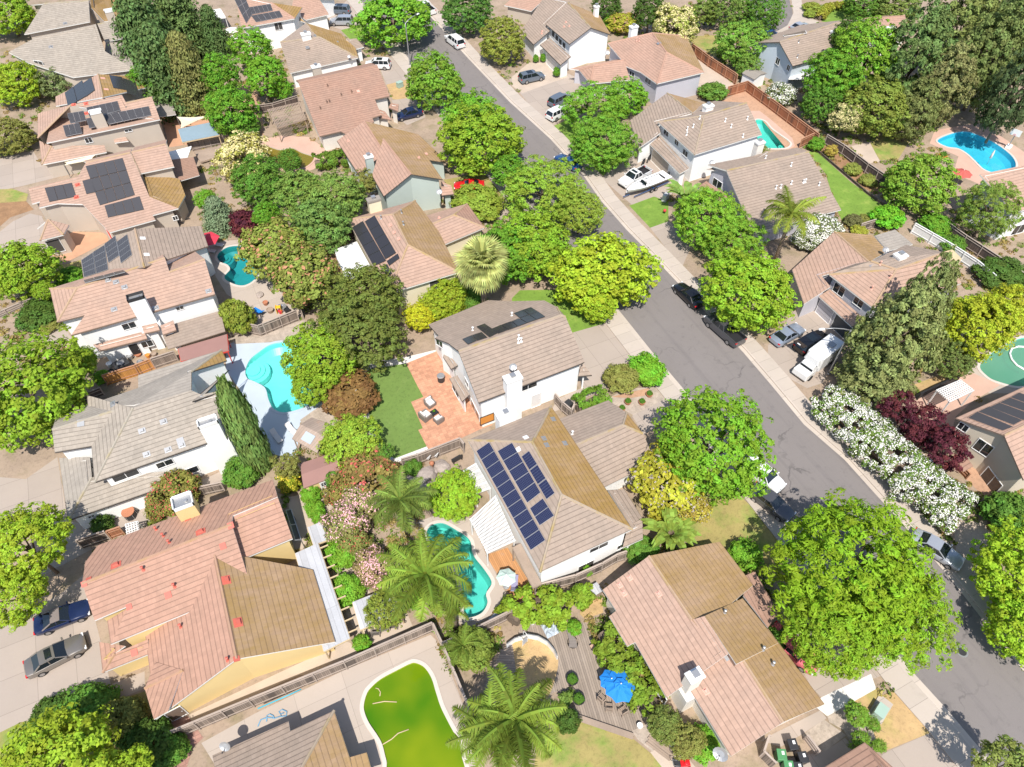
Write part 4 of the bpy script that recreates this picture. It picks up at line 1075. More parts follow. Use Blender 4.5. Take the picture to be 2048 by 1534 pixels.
h = House('house', 'long pink tiled house with lichen slope and stepped gables, bottom right', (2, 3), 'warm', 'salmon', 'fascia_w', (1400, 600))
h.block('a 695 175 3|b 1185 1002 3|j 800 335 p abj'.replace('|j 800 335 p abj', '') + '|d 1050 -85 s ab|u 1380 405 s ab|t 1475 376 s ab|r 1660 665 s ab|j 800 335 p abd|k 745 378 p abd|l 885 607 p abd|m 945 577 p abd|n 1340 890 p abd|o 1455 808 p abd|e 1595 -195 3.1|f 1850 140 3.1|U 1440 480 s ab|g 1770 240 3.3|h 1964 470 3.3', 'ajklmbnortud:salmon:ab efUud:ochreP:ef')
h.block('t 1475 376 5.15|g 1770 240 3.3|h 2045 580 3.3|r 1720 745 5.15', 'ghrt:ochreP:gh', base=2.7, inset=.06, wallmat='salmon')
h.block('w 1375 960 3|x 1680 1452 3|z 2080 1190 s wx|y 1735 655 s wx|g 1964 470 3.2|h 2399 1052 3.2|W 1312 860 p wxz|Y 1640 510 p wxz', 'wxzyYW:salmon:wx hgyz'.replace('hgyz', 'ghzy') + ':ochreP:gh')
h.block('a 1865 33 2.7|b 2044 350 2.7|c 1964 465 3.0|d 1775 220 3.1|e 1790 65 2.9', 'abcde:brown')
h.chimney(1408, 825, 5.8, 1.2, .8, 'warm', crown='whitepaint', shoulder=(2.9, .8))
h.vents([(905, 85), (828, 140), (860, 203), (1128, 208), (1490, 955)], 'pinkpaint', 'box', sz=.26); h.vents([(1630, 350), (2000, 745), (1925, 630)], 'metal', 'pipe'); h.vents([(1655, 690)], 'metal', 'flat', sz=.25)
h.win(730, 340, 1.0, 1.0); h.win(1150, 985, 1.1, 1.3)

h = House('house', 'small corner of a pink tiled roof at the bottom right edge beside the green bins', (3, 3), 'warm', 'brown', 'fascia_w', (700, 1500))
h.block('a 742 1343 2.7|b 425 1540 2.7|c 560 1800 s ab|d 900 1620 s ab', 'abcd')
h.block('a 742 1343 2.6|b 975 1550 2.6|c 1080 1700 2.6|d 900 1620 3.7', 'abcd:brown:ab')

# ---- right column
h = House('house', 'pink roofed house cut off by the top edge above the yellowish round tree', (2, 0), 'beige', 'pink', 'fascia_w', (60, 0))
h.block('a -60 40 3|b 148 85 3|c 245 -5 s ab|d 60 -70 s ab|e m a dc|f m b dc', 'abcd fedc')

h = House('house', 'white gabled house with a dark window band over a sloping garage roof', (2, 0), 'white', 'tan', 'fascia_d', (500, 250))
h.block('a 258 185 5|b 440 338 5|c 605 212 s ab|d 430 20 s ab|e m a dc|f 757 264 5|g 640 165 p fcd|k 515 85 p fcd', 'abcd:tan efcd'.replace('efcd', 'fcde') + ':ochreP:fe')
h.block('a 70 240 3|b 165 342 3|c 290 238 s ab|e 258 182 p abc|d 440 12 s ab|f 250 -30 s ab', 'abcedf:tan:ab')
h.block('a 215 342 2.7|b 370 498 2.7|c 452 432 s ab|d 288 290 s ab', 'abcd')
h.block('a 500 88 4.6|b 620 140 4.6|c 690 160 4.6|d 620 110 5.2|e 540 60 5.2', 'abcde:ochreP', wall=False)
h.chimney(650, 40, 7.4, .8, .7, 'white')
h.vents([(400, 205), (440, 200), (415, 170), (232, 240), (228, 258)], 'pinkpaint', 'box', sz=.2)
for u, v in ((318, 262), (345, 292), (372, 322), (400, 348)): h.win(u, v, 1.1, 1.0, mat='screen', panes=1)
h.win(310, 470, 4.6, 2.2, 'garage_door', mat='door_w')

h = House('house', 'pink hip roofed house beside the long redwood fence', (2, 0), 'lilac', 'pink', 'fascia_w', (1100, 450))
h.block('a 1112 642 4.2|b 1473 555 4.2|c 1185 400 s ab|d 1076 252 =c|f 735 332 4.2|q 850 470 p fac|w 868 505 p fac|z 985 552 p fac|e m f dc', 'abc:pink bedc:ochreP:be fqwzacd:pink:fa efd:pink:ef')
h.block('a 600 642 2.7|b 908 612 2.7|c 858 458 s ab|d 625 508 s ab|e 515 537 2.7|f 445 527 2.7|g 850 446 2.9', 'abcd:pink ead:pink efgcd'.replace('efgcd', 'fedcg') + ':pink:fg')
h.chimney(936, 195, 5.8, 1.4, .9, 'white', crown='whitepaint')
h.vents([(955, 312), (975, 315)], 'pinkpaint', 'pipe'); h.vents([(1128, 332)], 'metal', 'flat')
h.win(1045, 620, 1.6, .9); h.win(920, 565, 1.2, .7)

h = House('house', 'tan hip roofed house above the white pickup and the boat', (2, 0), 'white', 'tan', 'fascia_w', (1450, 1000))
h.block('a 1400 1187 5|b 1918 1030 5|c 1475 888 s ab|d 1800 788 s ab|f 1118 935 5|e m b dc|g m a dc|k m f dc', 'abdc:tan fac:tan efgc'.replace('efgc', 'edcf') + ':tanN:fe')
h.block('a 905 922 3|b 968 1138 3|c 1140 1018 s ab|e 1116 938 s ab|g 1385 868 s ab|d 1190 712 s ab|f 1470 790 4.2', 'abcegd:tan:ab dgf:ochreP:df')
h.block('a 968 1138 2.6|b 890 1046 2.6|c 915 1005 3.2|d 975 1050 3.3', 'abcd:tan')
h.block('a 1058 1106 2.7|b 1287 1332 2.7|c 1362 1290 s ab|d 1137 1040 s ab', 'abcd')
h.chimney(1510, 800, 7.2, 1.4, .9, 'white')
h.vents([(1635, 930), (1345, 995), (1680, 975), (1440, 910), (1805, 915), (1770, 1050), (1390, 975), (1340, 1035)], 'whitepaint', 'pipe')
h.win(1185, 1010, 1.2, 1.2); h.win(1265, 1090, .9, .9); h.win(1330, 1175, 1.2, .9)
h.win(1140, 1220, 4.8, 2.2, 'garage_door', mat='beige')

h = House('house', 'long single storey tan roofed house beside the bright back lawn', (2, 0), 'lilac', 'tan', 'fascia_w', (1900, 1450))
h.block('a 1850 1790 2.7|b 2526 1607 2.7|d 1645 1308 s ab .27|c 2276 1164 s ab .27|e m a dc|f m b dc|x 1700 1460 p abd|y 2340 1260 p abd|X m x dc|Y m y dc', 'abcd:tan YXdc:tan:YX')
h.block('a 1490 1300 4.2|b 1640 1312 4.4|c 1755 1290 5.2|d 1964 1162 5.0', 'abcd:tan:bc', wall=False)
h.block('a 1685 1482 2.6|b 1832 1632 2.6|c 1960 1590 3.0|d 1775 1420 3.3', 'abcd:tan')
h.block('a 1420 1435 2.6|b 1630 1580 2.6|c 1690 1520 2.9|d 1492 1388 2.9', 'abcd:brown', wall=True)
h.chimney(1905, 1080, 6.4, 1.2, .9, 'warm', open_top=False)
h.vents([(2024, 1445), (2060, 1438), (2140, 1270), (2235, 1400), (2250, 1395), (2142, 1410), (2355, 1420), (2405, 1360), (1945, 1215)], 'whitepaint', 'pipe')
h.win(1575, 1410, 1.8, 1.2)

h = House('house', 'pink tiled house with a bare slate garage door behind the driveway cars', (3, 1), 'lilac', 'salmon', 'fascia_w', (800, 650))
h.block('f 470 647 5|a 802 902 5|b 1485 715 5|c 985 608 s fa|d 1358 478 s ab|e m b cd|g 790 545 =c|k 1060 420 5|n 640 570 5', 'fac:salmon:fa abdc:salmon:ab fcgn'.replace('fcgn', 'fcgn') + ':tanN:fc cdkg:tanN:cd'.replace('cdkg', 'cdkg'))
h.block('a 185 612 3|b 275 874 3|c 480 742 s ab|e 412 660 s ab|g 775 552 s ab|d 510 318 s ab|f 915 470 4.3|k 800 345 4.3', 'abcegd:salmon:ab dgfk:ochreP:dk')
h.block('a 390 814 2.7|b 642 1047 2.7|c 737 985 s ab|d 475 760 s ab', 'abcd')
h.block('a 918 467 3|b 1112 415 3|c 975 303 3.2|d 820 350 3.2', 'abcd:greyN')
h.chimney(1025, 490, 7.4, 1.3, 1.0, 'white')
h.vents([(860, 570), (935, 672), (795, 760)], 'pinkpaint', 'pipe')
h.win(545, 765, 1.6, 1.3); h.win(695, 860, 1.3, 1.1)
h.win(570, 1040, 2.7, 2.2, 'garage_door', mat='door_d'); h.win(440, 920, 2.4, 2.2, 'garage_door', mat='lilac')

h = House('house', 'sand coloured gable house with black roof panels at the right edge', (3, 2), 'sand', 'salmon', 'fascia_b', (1850, 400))
h.block('a 1440 291 4.8|b 2250 -80 4.8|d 1812 424 s ab|c 2560 70 s ab|e m a dc|f m b dc', 'abcd fedc')
h.panels([((1525,288),(1600,238),(1890,360),(1805,392),1,1), ((1602,240),(1690,200),(1960,310),(1890,348),1,1), ((1690,205),(1770,170),(2060,275),(1965,312),1,1), ((1770,170),(1850,130),(2140,235),(2060,272),1,1), ((1850,130),(1920,92),(2200,190),(2140,235),1,1)], 'pv_mat', 'salmon', .08)
h.win(1497, 362, .9, .9); h.win(1650, 518, 1.5, 1.6); h.win(1705, 780, 2.3, 2.1)
h.block('a 1500 705 2.6|b 1575 660 2.6|c 1535 605 2.6|d 1450 640 2.6', 'abcd:fascia_b'.replace('fascia_b', 'brown'), wall=False, th=.08, name='awning')

# ---- far right
h = House('house', 'pale blue two storey house behind the redwood fence', (3, 0), 'blue', 'tan', 'fascia_d', (250, 350))
h.block('a 190 507 5|q 275 482 5|b 640 395 5|d 88 322 s ab|c 600 150 s ab|e m a dc|f m b dc', 'aqbcd:tan:ab fedc:tanN')
h.chimney(515, 235, 7.2, 1.1, .9, 'white')
h.panels([((112,272),(290,232),(303,252),(120,278),1,1)], 'glass', 'whitepaint', .1)
h.win(75, 470, 1.1, 1.1); h.win(158, 520, .8, .9); h.win(-120, 560, 1.8, 1.2)
h.vents([(225, 440), (235, 325)], 'metal', 'pipe')
h.block('a 255 610 2.6|b 350 580 2.6|c 360 510 2.8|d 205 520 2.8|e 155 610 2.7', 'abcde:fascia_w', wall=False, th=.08, name='patio_roof')

h = House('house', 'pink tiled house half hidden by trees near the cul de sac', (3, 0), 'white', 'pink', 'fascia_w', (880, 180))
h.block('a 640 262 3|b 1090 235 3|c 1050 120 s ab|d 775 150 s ab|e m a dc|f m b dc', 'abcd fedc')
h.block('a 590 215 3|b 900 190 3|c 790 130 s ab|d 700 150 s ab', 'abcd')
h.chimney(945, 205, 5.2, 1.5, .9, 'white')

h = House('house', 'pink tiled house at the right edge behind the red pool parasol', (3, 1), 'white', 'salmon', 'fascia_w', (1950, 0))
h.block('a 1888 174 5|b 2350 50 5|d 1625 -120 s ab|c 2160 -230 s ab|e 1600 -157 5.2|f m b dc|g m a dc', 'abcd:salmon:ab')
h.win(1925, 300, 2.2, 1.6); h.win(1945, 220, 1.2, .8)
# ------------------------------------------------------------------ foliage
def leafmat(name, spread=.35, yellow=.5, transl=.24, flower=None):
    m, t, b = newmat(name); k = NT(t)
    out = [x for x in t.nodes if x.type == 'OUTPUT_MATERIAL'][0]
    oi = k.n('ShaderNodeObjectInfo')
    at = k.n('ShaderNodeAttribute', attribute_name='tint')
    at2 = k.n('ShaderNodeAttribute', attribute_name='clump')
    f = k.math('ADD', 1 - spread, k.math('MULTIPLY', at.outputs['Fac'], spread * 1.4))
    c = k.mix(1.0, oi.outputs['Color'], f, 'MULTIPLY')
    hs = k.n('ShaderNodeHueSaturation')
    k.l(k.math('ADD', .482, k.math('MULTIPLY', at2.outputs['Fac'], .036)), hs.inputs['Hue'])
    k.l(k.math('ADD', .8, k.math('MULTIPLY', at2.outputs['Fac'], .4)), hs.inputs['Value'])
    k.l(c, hs.inputs['Color']); c = hs.outputs[0]
    k.l(c, b.inputs['Base Color']); b.inputs['Roughness'].default_value = .6
    b.inputs['Specular IOR Level'].default_value = .12
    tl = k.n('ShaderNodeBsdfTranslucent')
    k.l(k.mix(1.0, c, (1.25, 1.15, .55), 'MULTIPLY'), tl.inputs[0])
    ms = k.n('ShaderNodeMixShader'); ms.inputs[0].default_value = transl
    k.l(b.outputs[0], ms.inputs[1]); k.l(tl.outputs[0], ms.inputs[2]); k.l(ms.outputs[0], out.inputs[0])
    return m
M['leaf'] = leafmat('foliage', .32)
M['needle'] = leafmat('needle_foliage', .45, transl=.15)
M['bark'] = surf('bark', (.17, .125, .09), .95, .25, 2.0, 12.0, bump=.6)
M['barkg'] = surf('bark_grey', (.26, .22, .18), .95, .25, 2.0, 12.0, bump=.6)
M['palmbark'] = surf('palm_bark', (.27, .20, .14), .95, .25, 3.0, 10.0, bump=.8)
M['fl_white'] = surf('white_blossom', (.80, .78, .72), .8, .05)
M['fl_pink'] = surf('pink_blossom', (.75, .42, .44), .8, .1)
M['fl_red'] = surf('red_blossom', (.50, .10, .08), .8, .1)
M['fl_cream'] = surf('cream_blossom', (.62, .54, .25), .8, .1)
M['fl_rust'] = surf('rusty_seed_heads', (.42, .20, .10), .8, .15)
M['fl_yellow'] = surf('yellow_blossom', (.66, .50, .05), .8, .1)
M['fl_grey'] = surf('bare_grey_twigs', (.36, .31, .26), .9, .15)

RNG = np.random.default_rng(11)
def unit(n, rng):
    v = rng.normal(size=(n, 3)); return v / np.linalg.norm(v, axis=1)[:, None]
def quads_mesh(name, C, Nn, size, tint, clump, mats, mi=None, elong=1.5, rng=RNG):
    """one leaf-sized quad per centre"""
    n = len(C)
    r = unit(n, rng)
    t = np.cross(Nn, r); t /= np.linalg.norm(t, axis=1)[:, None] + 1e-9
    b = np.cross(Nn, t)
    sz = size if np.ndim(size) else np.full(n, size)
    t = t * (sz * elong)[:, None]; b = b * sz[:, None]
    V = np.empty((n, 4, 3)); fold = Nn * (sz * .35)[:, None]
    V[:, 0] = C - t; V[:, 1] = C - b * .9 + fold * .6; V[:, 2] = C + t; V[:, 3] = C + b * .9 + fold * .6
    me = bpy.data.meshes.new(name)
    me.vertices.add(n * 4); me.loops.add(n * 4); me.polygons.add(n)
    me.vertices.foreach_set('co', V.reshape(-1))
    me.loops.foreach_set('vertex_index', np.arange(n * 4, dtype=np.int32))
    me.polygons.foreach_set('loop_start', np.arange(0, n * 4, 4, dtype=np.int32))
    me.polygons.foreach_set('loop_total', np.full(n, 4, dtype=np.int32))
    for m in mats: me.materials.append(m)
    if mi is not None: me.polygons.foreach_set('material_index', mi.astype(np.int32))
    for nm, arr in (('tint', tint), ('clump', clump)):
        a = me.attributes.new(nm, 'FLOAT', 'FACE'); a.data.foreach_set('value', arr.astype(np.float32))
    me.update(); me.validate()
    return me
def crown_mesh(name, seed, clumps=170, per=62, leaf=.042, cr=(.15, .27), lump=.16, flat=.0, mat='leaf', flower=None, ffrac=0.0, fsize=.03, hollow=.55, elong=1.5, bottom=-.75, updraft=.35, egg=0):
    rng = np.random.default_rng(seed)
    # lumpy outline: a few big lobes
    lob = unit(11, rng); lob[:, 2] = np.abs(lob[:, 2]) * .8; la = rng.uniform(-1.5 * lump, 1.3 * lump, 11)
    d = unit(clumps * 3, rng)
    d = d[d[:, 2] > bottom][:clumps]
    rad = hollow + (1 - hollow) * rng.random(len(d)) ** .45
    amp = 1 + (np.maximum(0, d @ lob.T) ** 4 * la).sum(1)
    cc = d * (rad * amp * rng.uniform(.78, 1.05, len(d)))[:, None]
    crs = rng.uniform(cr[0], cr[1], len(d))
    C, Nn, T, K, F = [], [], [], [], []
    for i in range(len(d)):
        q = unit(per, rng)
        up = q[:, 2] + .9 * (q @ d[i])
        q = q[up > -.35]
        rr = crs[i] * (.55 + .5 * rng.random(len(q)))
        p = cc[i] + q * rr[:, None] * np.array([1, 1, .72])
        nn = q * .75 + d[i] * .5 + np.array([0, 0, updraft]) + rng.normal(size=q.shape) * .42
        nn /= np.linalg.norm(nn, axis=1)[:, None]
        C.append(p); Nn.append(nn); T.append(rng.random(len(q))); K.append(np.full(len(q), rng.random()))
        F.append((rng.random(len(q)) < ffrac * 1.5 * (q[:, 2] * .5 + .6) * rng.uniform(.3, 1.4)))
    C = np.concatenate(C); Nn = np.concatenate(Nn); T = np.concatenate(T); K = np.concatenate(K); F = np.concatenate(F)
    if egg: C[:, :2] *= np.clip(1.12 - egg * (C[:, 2:3] + 1) / 2 * (1 + .25 * C[:, 2:3]), .12, 2)
    if flat: C[:, 2] = np.where(C[:, 2] > 1 - flat, 1 - flat + (C[:, 2] - 1 + flat) * .3, C[:, 2])
    size = leaf * rng.uniform(.6, 1.35, len(C))
    mats = [M[mat]]; mi = np.zeros(len(C))
    if flower:
        mats.append(M[flower]); mi[F] = 1
        C[F] += Nn[F] * .02; size[F] = fsize * rng.uniform(.6, 1.3, F.sum())
    return quads_mesh(name, C, Nn, size, T, K, mats, mi, elong, rng)
def conifer_mesh(name, seed, n=330, per=52, leaf=.03, taper=1.0, mat='needle', droop=.25):
    rng = np.random.default_rng(seed)
    C, Nn, T, K = [], [], [], []
    for i in range(n):
        h = rng.random() ** 1.1                     # 0 base - 1 tip
        r0 = (1 - h) ** .5 * taper * (.75 + .35 * rng.random()) + .03
        a = rng.random() * 2 * math.pi
        dr = np.array([math.cos(a), math.sin(a), -droop + .25 * rng.random()])
        for tt in (1.0, .72, .45):
            if rng.random() > tt + .25: continue
            base = np.array([0, 0, -1 + 2 * h]) + dr * r0 * tt * np.array([1, 1, .35])
            q = rng.normal(size=(per // 2, 3)) * np.array([.14, .14, .06]) * (.55 + .6 * (1 - h)) + 0
            along = rng.normal(size=(per // 2, 1)) * .12 * r0
            p = base + q + dr * along * np.array([1, 1, .3])
            nn = q / .14 * .5 + np.array([0, 0, .85]) + dr * .35 + rng.normal(size=q.shape) * .4
            nn /= np.linalg.norm(nn, axis=1)[:, None]
            C.append(p); Nn.append(nn); T.append(rng.random(len(p))); K.append(np.full(len(p), rng.random()))
    C = np.concatenate(C); Nn = np.concatenate(Nn)
    return quads_mesh(name, C, Nn, leaf * rng.uniform(.6, 1.4, len(C)), np.concatenate(T), np.concatenate(K), [M[mat]], None, 1.9, rng)
def column_mesh(name, seed):
    rng = np.random.default_rng(seed)
    C, Nn, T, K = [], [], [], []
    for i in range(330):
        h = rng.random(); a = rng.random() * 6.283
        r0 = (.98 - .25 * h ** 2) * min(1, (1 - h) * 4 + .12) * min(1, .6 + h * 2.5)
        d = np.array([math.cos(a), math.sin(a), .2]); base = np.array([d[0] * r0 * .86, d[1] * r0 * .86, -1 + 2 * h])
        q = rng.normal(size=(46, 3)) * np.array([.13, .13, .045])
        nn = q / .13 * .35 + d * .9 + rng.normal(size=q.shape) * .3; nn /= np.linalg.norm(nn, axis=1)[:, None]
        C.append(base + q); Nn.append(nn); T.append(rng.random(46)); K.append(np.full(46, rng.random()))
    C = np.concatenate(C)
    return quads_mesh(name, C, np.concatenate(Nn), .06 * rng.uniform(.6, 1.3, len(C)), np.concatenate(T), np.concatenate(K), [M['needle']], None, 1.3, rng)
CR = {
 'broad': [crown_mesh('broad_crown', 20 + i, 560, 46, .0235, (.055, .145), .24) for i in range(4)],
 'fine': [crown_mesh('fine_crown', 40 + i, 950, 36, .0185, (.042, .095), .15) for i in range(3)],
 'airy': [crown_mesh('airy_crown', 60 + i, 170, 66, .03, (.09, .2), .28, hollow=.35, bottom=-.9) for i in range(3)],
 'pinnate': [crown_mesh('pinnate_crown', 70 + i, 720, 52, .0125, (.045, .11), .14, hollow=.55, elong=2.6) for i in range(2)],
 'shrub': [crown_mesh('shrub_crown', 80 + i, 150, 80, .047, (.16, .3), .18, bottom=-.35) for i in range(3)],
 'redwood': [crown_mesh('redwood_crown', 90 + i, 480, 56, .019, (.06, .14), .2, mat='needle', elong=2.0, egg=.42, bottom=-.95) for i in range(3)],
 'conifer': [conifer_mesh('conifer_crown', 100 + i) for i in range(3)],
 'cypress': [column_mesh('column_crown', 120)],
 'f_white': [crown_mesh('white_flower_crown', 130 + i, 150, 80, .045, (.18, .3), .12, flower='fl_white', ffrac=.42, fsize=.034, bottom=-.4, elong=1.4) for i in range(2)],
 'f_pink': [crown_mesh('pink_flower_crown', 140 + i, 130, 76, .045, (.16, .3), .2, flower='fl_pink', ffrac=.36, fsize=.034, bottom=-.4) for i in range(2)],
 'f_red': [crown_mesh('red_flower_crown', 150 + i, 130, 76, .042, (.16, .28), .2, flower='fl_red', ffrac=.10, fsize=.04, bottom=-.4) for i in range(2)],
 'f_cream': [crown_mesh('cream_flower_crown', 160 + i, 170, 74, .036, (.13, .24), .14, flower='fl_cream', ffrac=.45, fsize=.034) for i in range(2)],
 'f_rust': [crown_mesh('rust_flower_crown', 170, 180, 66, .038, (.14, .25), .16, flower='fl_rust', ffrac=.055, fsize=.05)],
 'f_yellow': [crown_mesh('yellow_flower_crown', 175, 90, 60, .06, (.2, .34), .2, flower='fl_yellow', ffrac=.22, fsize=.06, bottom=-.4)],
 'f_grey': [crown_mesh('twiggy_crown', 180, 130, 60, .042, (.14, .26), .26, flower='fl_grey', ffrac=.10, fsize=.03, hollow=.4)],
}
def trunk_mesh(seed, base=.05, limbs=6, spread=.75):
    """unit trunk: foot at z=-1, limbs ending inside a unit crown centred on 0 (crown radius 1)"""
    rng = random.Random(seed); b = MB()
    b.tube([(0, 0, -1.0), (.01, .005, -.75), (.02, .01, -.35), (.0, .02, -.1)], [base * 1.35, base, base * .85, base * .7], 9)
    for i in range(limbs):
        a = 2 * math.pi * (i + rng.random() * .6) / limbs; s = spread * rng.uniform(.7, 1)
        z1 = rng.uniform(.05, .5)
        b.tube([(.01, .01, -.4 + .25 * rng.random()), (math.cos(a) * s * .4, math.sin(a) * s * .4, -.12 + z1 * .4), (math.cos(a) * s, math.sin(a) * s, z1)], [base * .6, base * .4, base * .12], 6)
    return b
TRUNKS = []
for i in range(3):
    o = trunk_mesh(200 + i).build('trunk', M['bark'], None, True); TRUNKS.append(o.data); bpy.data.objects.remove(o)
FG = 1.66
def leafcol(c, k=1.0):
    k *= FG
    return (k * (c[0] * .98 + c[1] * .02), k * c[1] * .92, k * (c[2] * .9 + c[1] * .012), 1)
def place_crown(kind, root, r, c, zc, color, rot, seed):
    lst = CR[kind]; me = lst[seed % len(lst)]
    o = link_mesh('crown', me, root, (0, 0, zc)); o.scale = (r, r * (0.93 + .14 * ((seed * 37) % 10) / 10), c)
    o.rotation_euler = (0, 0, rot); o.color = leafcol(color)
    return o
NAMES = {'broad': ('broadleaf_tree', 'tree'), 'fine': ('evergreen_tree', 'tree'), 'airy': ('airy_tree', 'tree'), 'pinnate': ('feathery_tree', 'tree'), 'shrub': ('shrub', 'shrub'), 'conifer': ('conifer_tree', 'conifer'), 'redwood': ('conifer_tree', 'conifer'), 'cypress': ('cypress_tree', 'cypress'), 'f_white': ('oleander_shrub', 'shrub'), 'f_pink': ('oleander_shrub', 'shrub'), 'f_red': ('flowering_shrub', 'shrub'), 'f_cream': ('flowering_tree', 'tree'), 'f_rust': ('broadleaf_tree', 'tree'), 'f_yellow': ('flowering_shrub', 'shrub'), 'f_grey': ('twiggy_tree', 'tree')}
_ts = [0]
def tree(kind, cx, cy, w, hgt, color, label, asp=.78, group=None, name=None, stretch=1.0):
    """crown centre at photo pixel cx cy, crown w pixels wide, tree hgt metres tall"""
    _ts[0] += 1; sd = _ts[0]
    c = hgt * .35
    for _ in range(4):
        zc = hgt - c
        if kind in ('conifer', 'cypress', 'redwood'): zc = hgt * .53; 
        p = P(cx, cy, zc); r = w / 2 * mpp(p)
        c = min(r * asp, hgt * .5) if kind not in ('conifer', 'cypress', 'redwood') else hgt * .47
        if NAMES[kind][1] == 'shrub': c = hgt * .56
    zc = hgt - c
    nm, cat = NAMES[kind]
    t = thing(name or nm, label, cat, (p.x, p.y, 0), 0, group)
    place_crown(kind, t, r * 1.0, c, zc, color, random.random() * 6.28, sd)
    tr = link_mesh('trunk', TRUNKS[sd % 3], t, (0, 0, zc)); tr.scale = (max(r * .8, 1.2), max(r * .8, 1.2), zc)
    tr.rotation_euler = (0, 0, random.random() * 6)
    return t
# ---- palms
def frond(length, droop, n=28, leaflet=.75, wid=.055, fan=False, seed=0):
    rng = random.Random(seed); b = MB(); path = []
    a0 = R(62) - droop * .35
    x = z = 0.0
    for i in range(n + 1):
        t = i / n; ang = a0 - t * (1.35 + droop)
        path.append(Vector((x, 0, z))); x += length / n * math.cos(ang); z += length / n * math.sin(ang)
    b.tube(path[::4] + [path[-1]], [.05 * (1 - .85 * i / (len(path[::4]))) for i in range(len(path[::4]) + 1)], 4, 0)
    for i in range(3, n + 1):
        t = i / n; p = path[i]; d = (path[i] - path[i - 1]).normalized()
        L = leaflet * math.sin(math.pi * (.12 + .85 * t)) ** .7
        for s in (-1, 1):
            for q in range(2):
                j = rng.uniform(-.25, .25); off = d * (q * .5 * length / n)
                tip = p + off + Vector((0, s * L * .9, 0)) + d * L * (.5 + j) + Vector((0, 0, -L * (.35 + .55 * rng.random())))
                mid = (p + off + tip) / 2 + Vector((0, 0, L * .1))
                w = d * wid
                b.add([p + off - w, p + off + w, mid + w, mid - w, tip], [(0, 1, 2, 3), (3, 2, 4)], 0)
    return b
def attr_fill(o, rng):
    n = len(o.data.polygons)
    for nm, lo, hi in (('tint', 0, 1), ('clump', 0, 1)):
        a = o.data.attributes.new(nm, 'FLOAT', 'FACE'); a.data.foreach_set('value', rng.uniform(lo, hi, n).astype(np.float32))
FR = []
for i, dr in enumerate((-.2, .35, .9)):
    o = frond(1.0, dr, seed=i, leaflet=.20, wid=.0085).build('frond', M['leaf']); attr_fill(o, RNG)
    # stay a unit frond: tube radii are relative to its length
    FR.append(o.data); bpy.data.objects.remove(o)
def palm(cx, cy, w, hgt, label, color, n=22, group=None, trunk=.22, lean=(0, 0)):
    p = P(cx, cy, hgt); L = w / 2 * mpp(p) * 1.1
    t = thing('feather_palm', label, 'palm', (p.x, p.y, 0), 0, group)
    b = MB(); b.tube([(lean[0], lean[1], 0), (lean[0] * .5, lean[1] * .5, hgt * .5), (0, 0, hgt - .3)], [trunk * 1.25, trunk, trunk * .9], 10)
    for i in range(int(hgt / .35)): z = .2 + i * .35; b.lathe([(trunk * 1.12, z), (trunk * 1.16, z + .05), (trunk * 1.1, z + .1)], 10, (lean[0] * (1 - z / hgt), lean[1] * (1 - z / hgt), 0))
    b.build('trunk', M['palmbark'], t, True)
    for i in range(n):
        a = i * 2.39996 + random.random() * .3; lv = i / n
        o = link_mesh('frond', FR[0 if lv < .3 else 1 if lv < .68 else 2], t, (0, 0, hgt - .2))
        s = L * random.uniform(.85, 1.05) * (.8 if lv < .15 else 1); o.scale = (s, s * 1.1, s); o.rotation_euler = (random.uniform(-.25, .25), 0, a)
        k_ = random.uniform(.8, 1.2); o.color = leafcol(color, k_ * random.choice((.5, .75, .95)))
    return t
def fan_leaf(seed):
    rng = random.Random(seed); b = MB()
    b.tube([(0, 0, 0), (.28, 0, .03), (.5, 0, .02)], [.018, .012, .01], 4)
    for i in range(25):
        a = R(-125 + 250 * i / 24); L = .52 * (1 - .25 * abs(i - 12) / 12)
        d = Vector((math.cos(a), math.sin(a), 0)); q = Vector((.5, 0, .02)); s = Vector((-d.y, d.x, 0)) * .034
        mid = q + d * L * .6 + Vector((0, 0, -.02)); tip = q + d * L + Vector((0, 0, -.14 - .06 * rng.random()))
        b.add([q, mid - s, tip, mid + s], [(0, 1, 2, 3)])
    return b
FAN = []
for i in range(2):
    o = fan_leaf(i).build('fan_leaf', M['leaf']); attr_fill(o, RNG); FAN.append(o.data); bpy.data.objects.remove(o)
M['deadfrond'] = surf('dry_frond', (.36, .27, .17), .9, .2)
def fan_palm(cx, cy, w, hgt, label, color):
    p = P(cx, cy, hgt); L = w / 2 * mpp(p) * 1.05
    t = thing('fan_palm', label, 'palm', (p.x, p.y, 0))
    b = MB(); b.tube([(0, 0, 0), (0, 0, hgt * .5), (0, 0, hgt)], [.42, .36, .34], 12); b.build('trunk', M['palmbark'], t, True)
    for i in range(46):
        a = i * 2.39996; lv = i / 46; el = R(80 - 130 * lv)
        o = link_mesh('frond', FAN[i % 2], t, (0, 0, hgt)); s = L * random.uniform(.9, 1.08); o.scale = (s, s, s)
        o.rotation_euler = (random.uniform(-.3, .3), -el, a)
        k_ = random.uniform(.8, 1.2); o.color = leafcol(color, k_ * random.choice((.5, .75, .95)))
    sk = MB(); rng = random.Random(5)
    for i in range(90):
        a = rng.random() * 6.283; z = hgt - .2 - rng.random() * 1.7; r_ = .45 + .3 * rng.random()
        d = Vector((math.cos(a), math.sin(a), 0)); s_ = Vector((-d.y, d.x, 0)) * .1
        q = Vector((d.x * .3, d.y * .3, z)); e = Vector((d.x * r_ * 1.6, d.y * r_ * 1.6, z - 1.0))
        sk.add([q - s_, q + s_, e + s_ * 2, e - s_ * 2], [(0, 1, 2, 3)])
    sk.build('dry_skirt', M['deadfrond'], t)
    return t
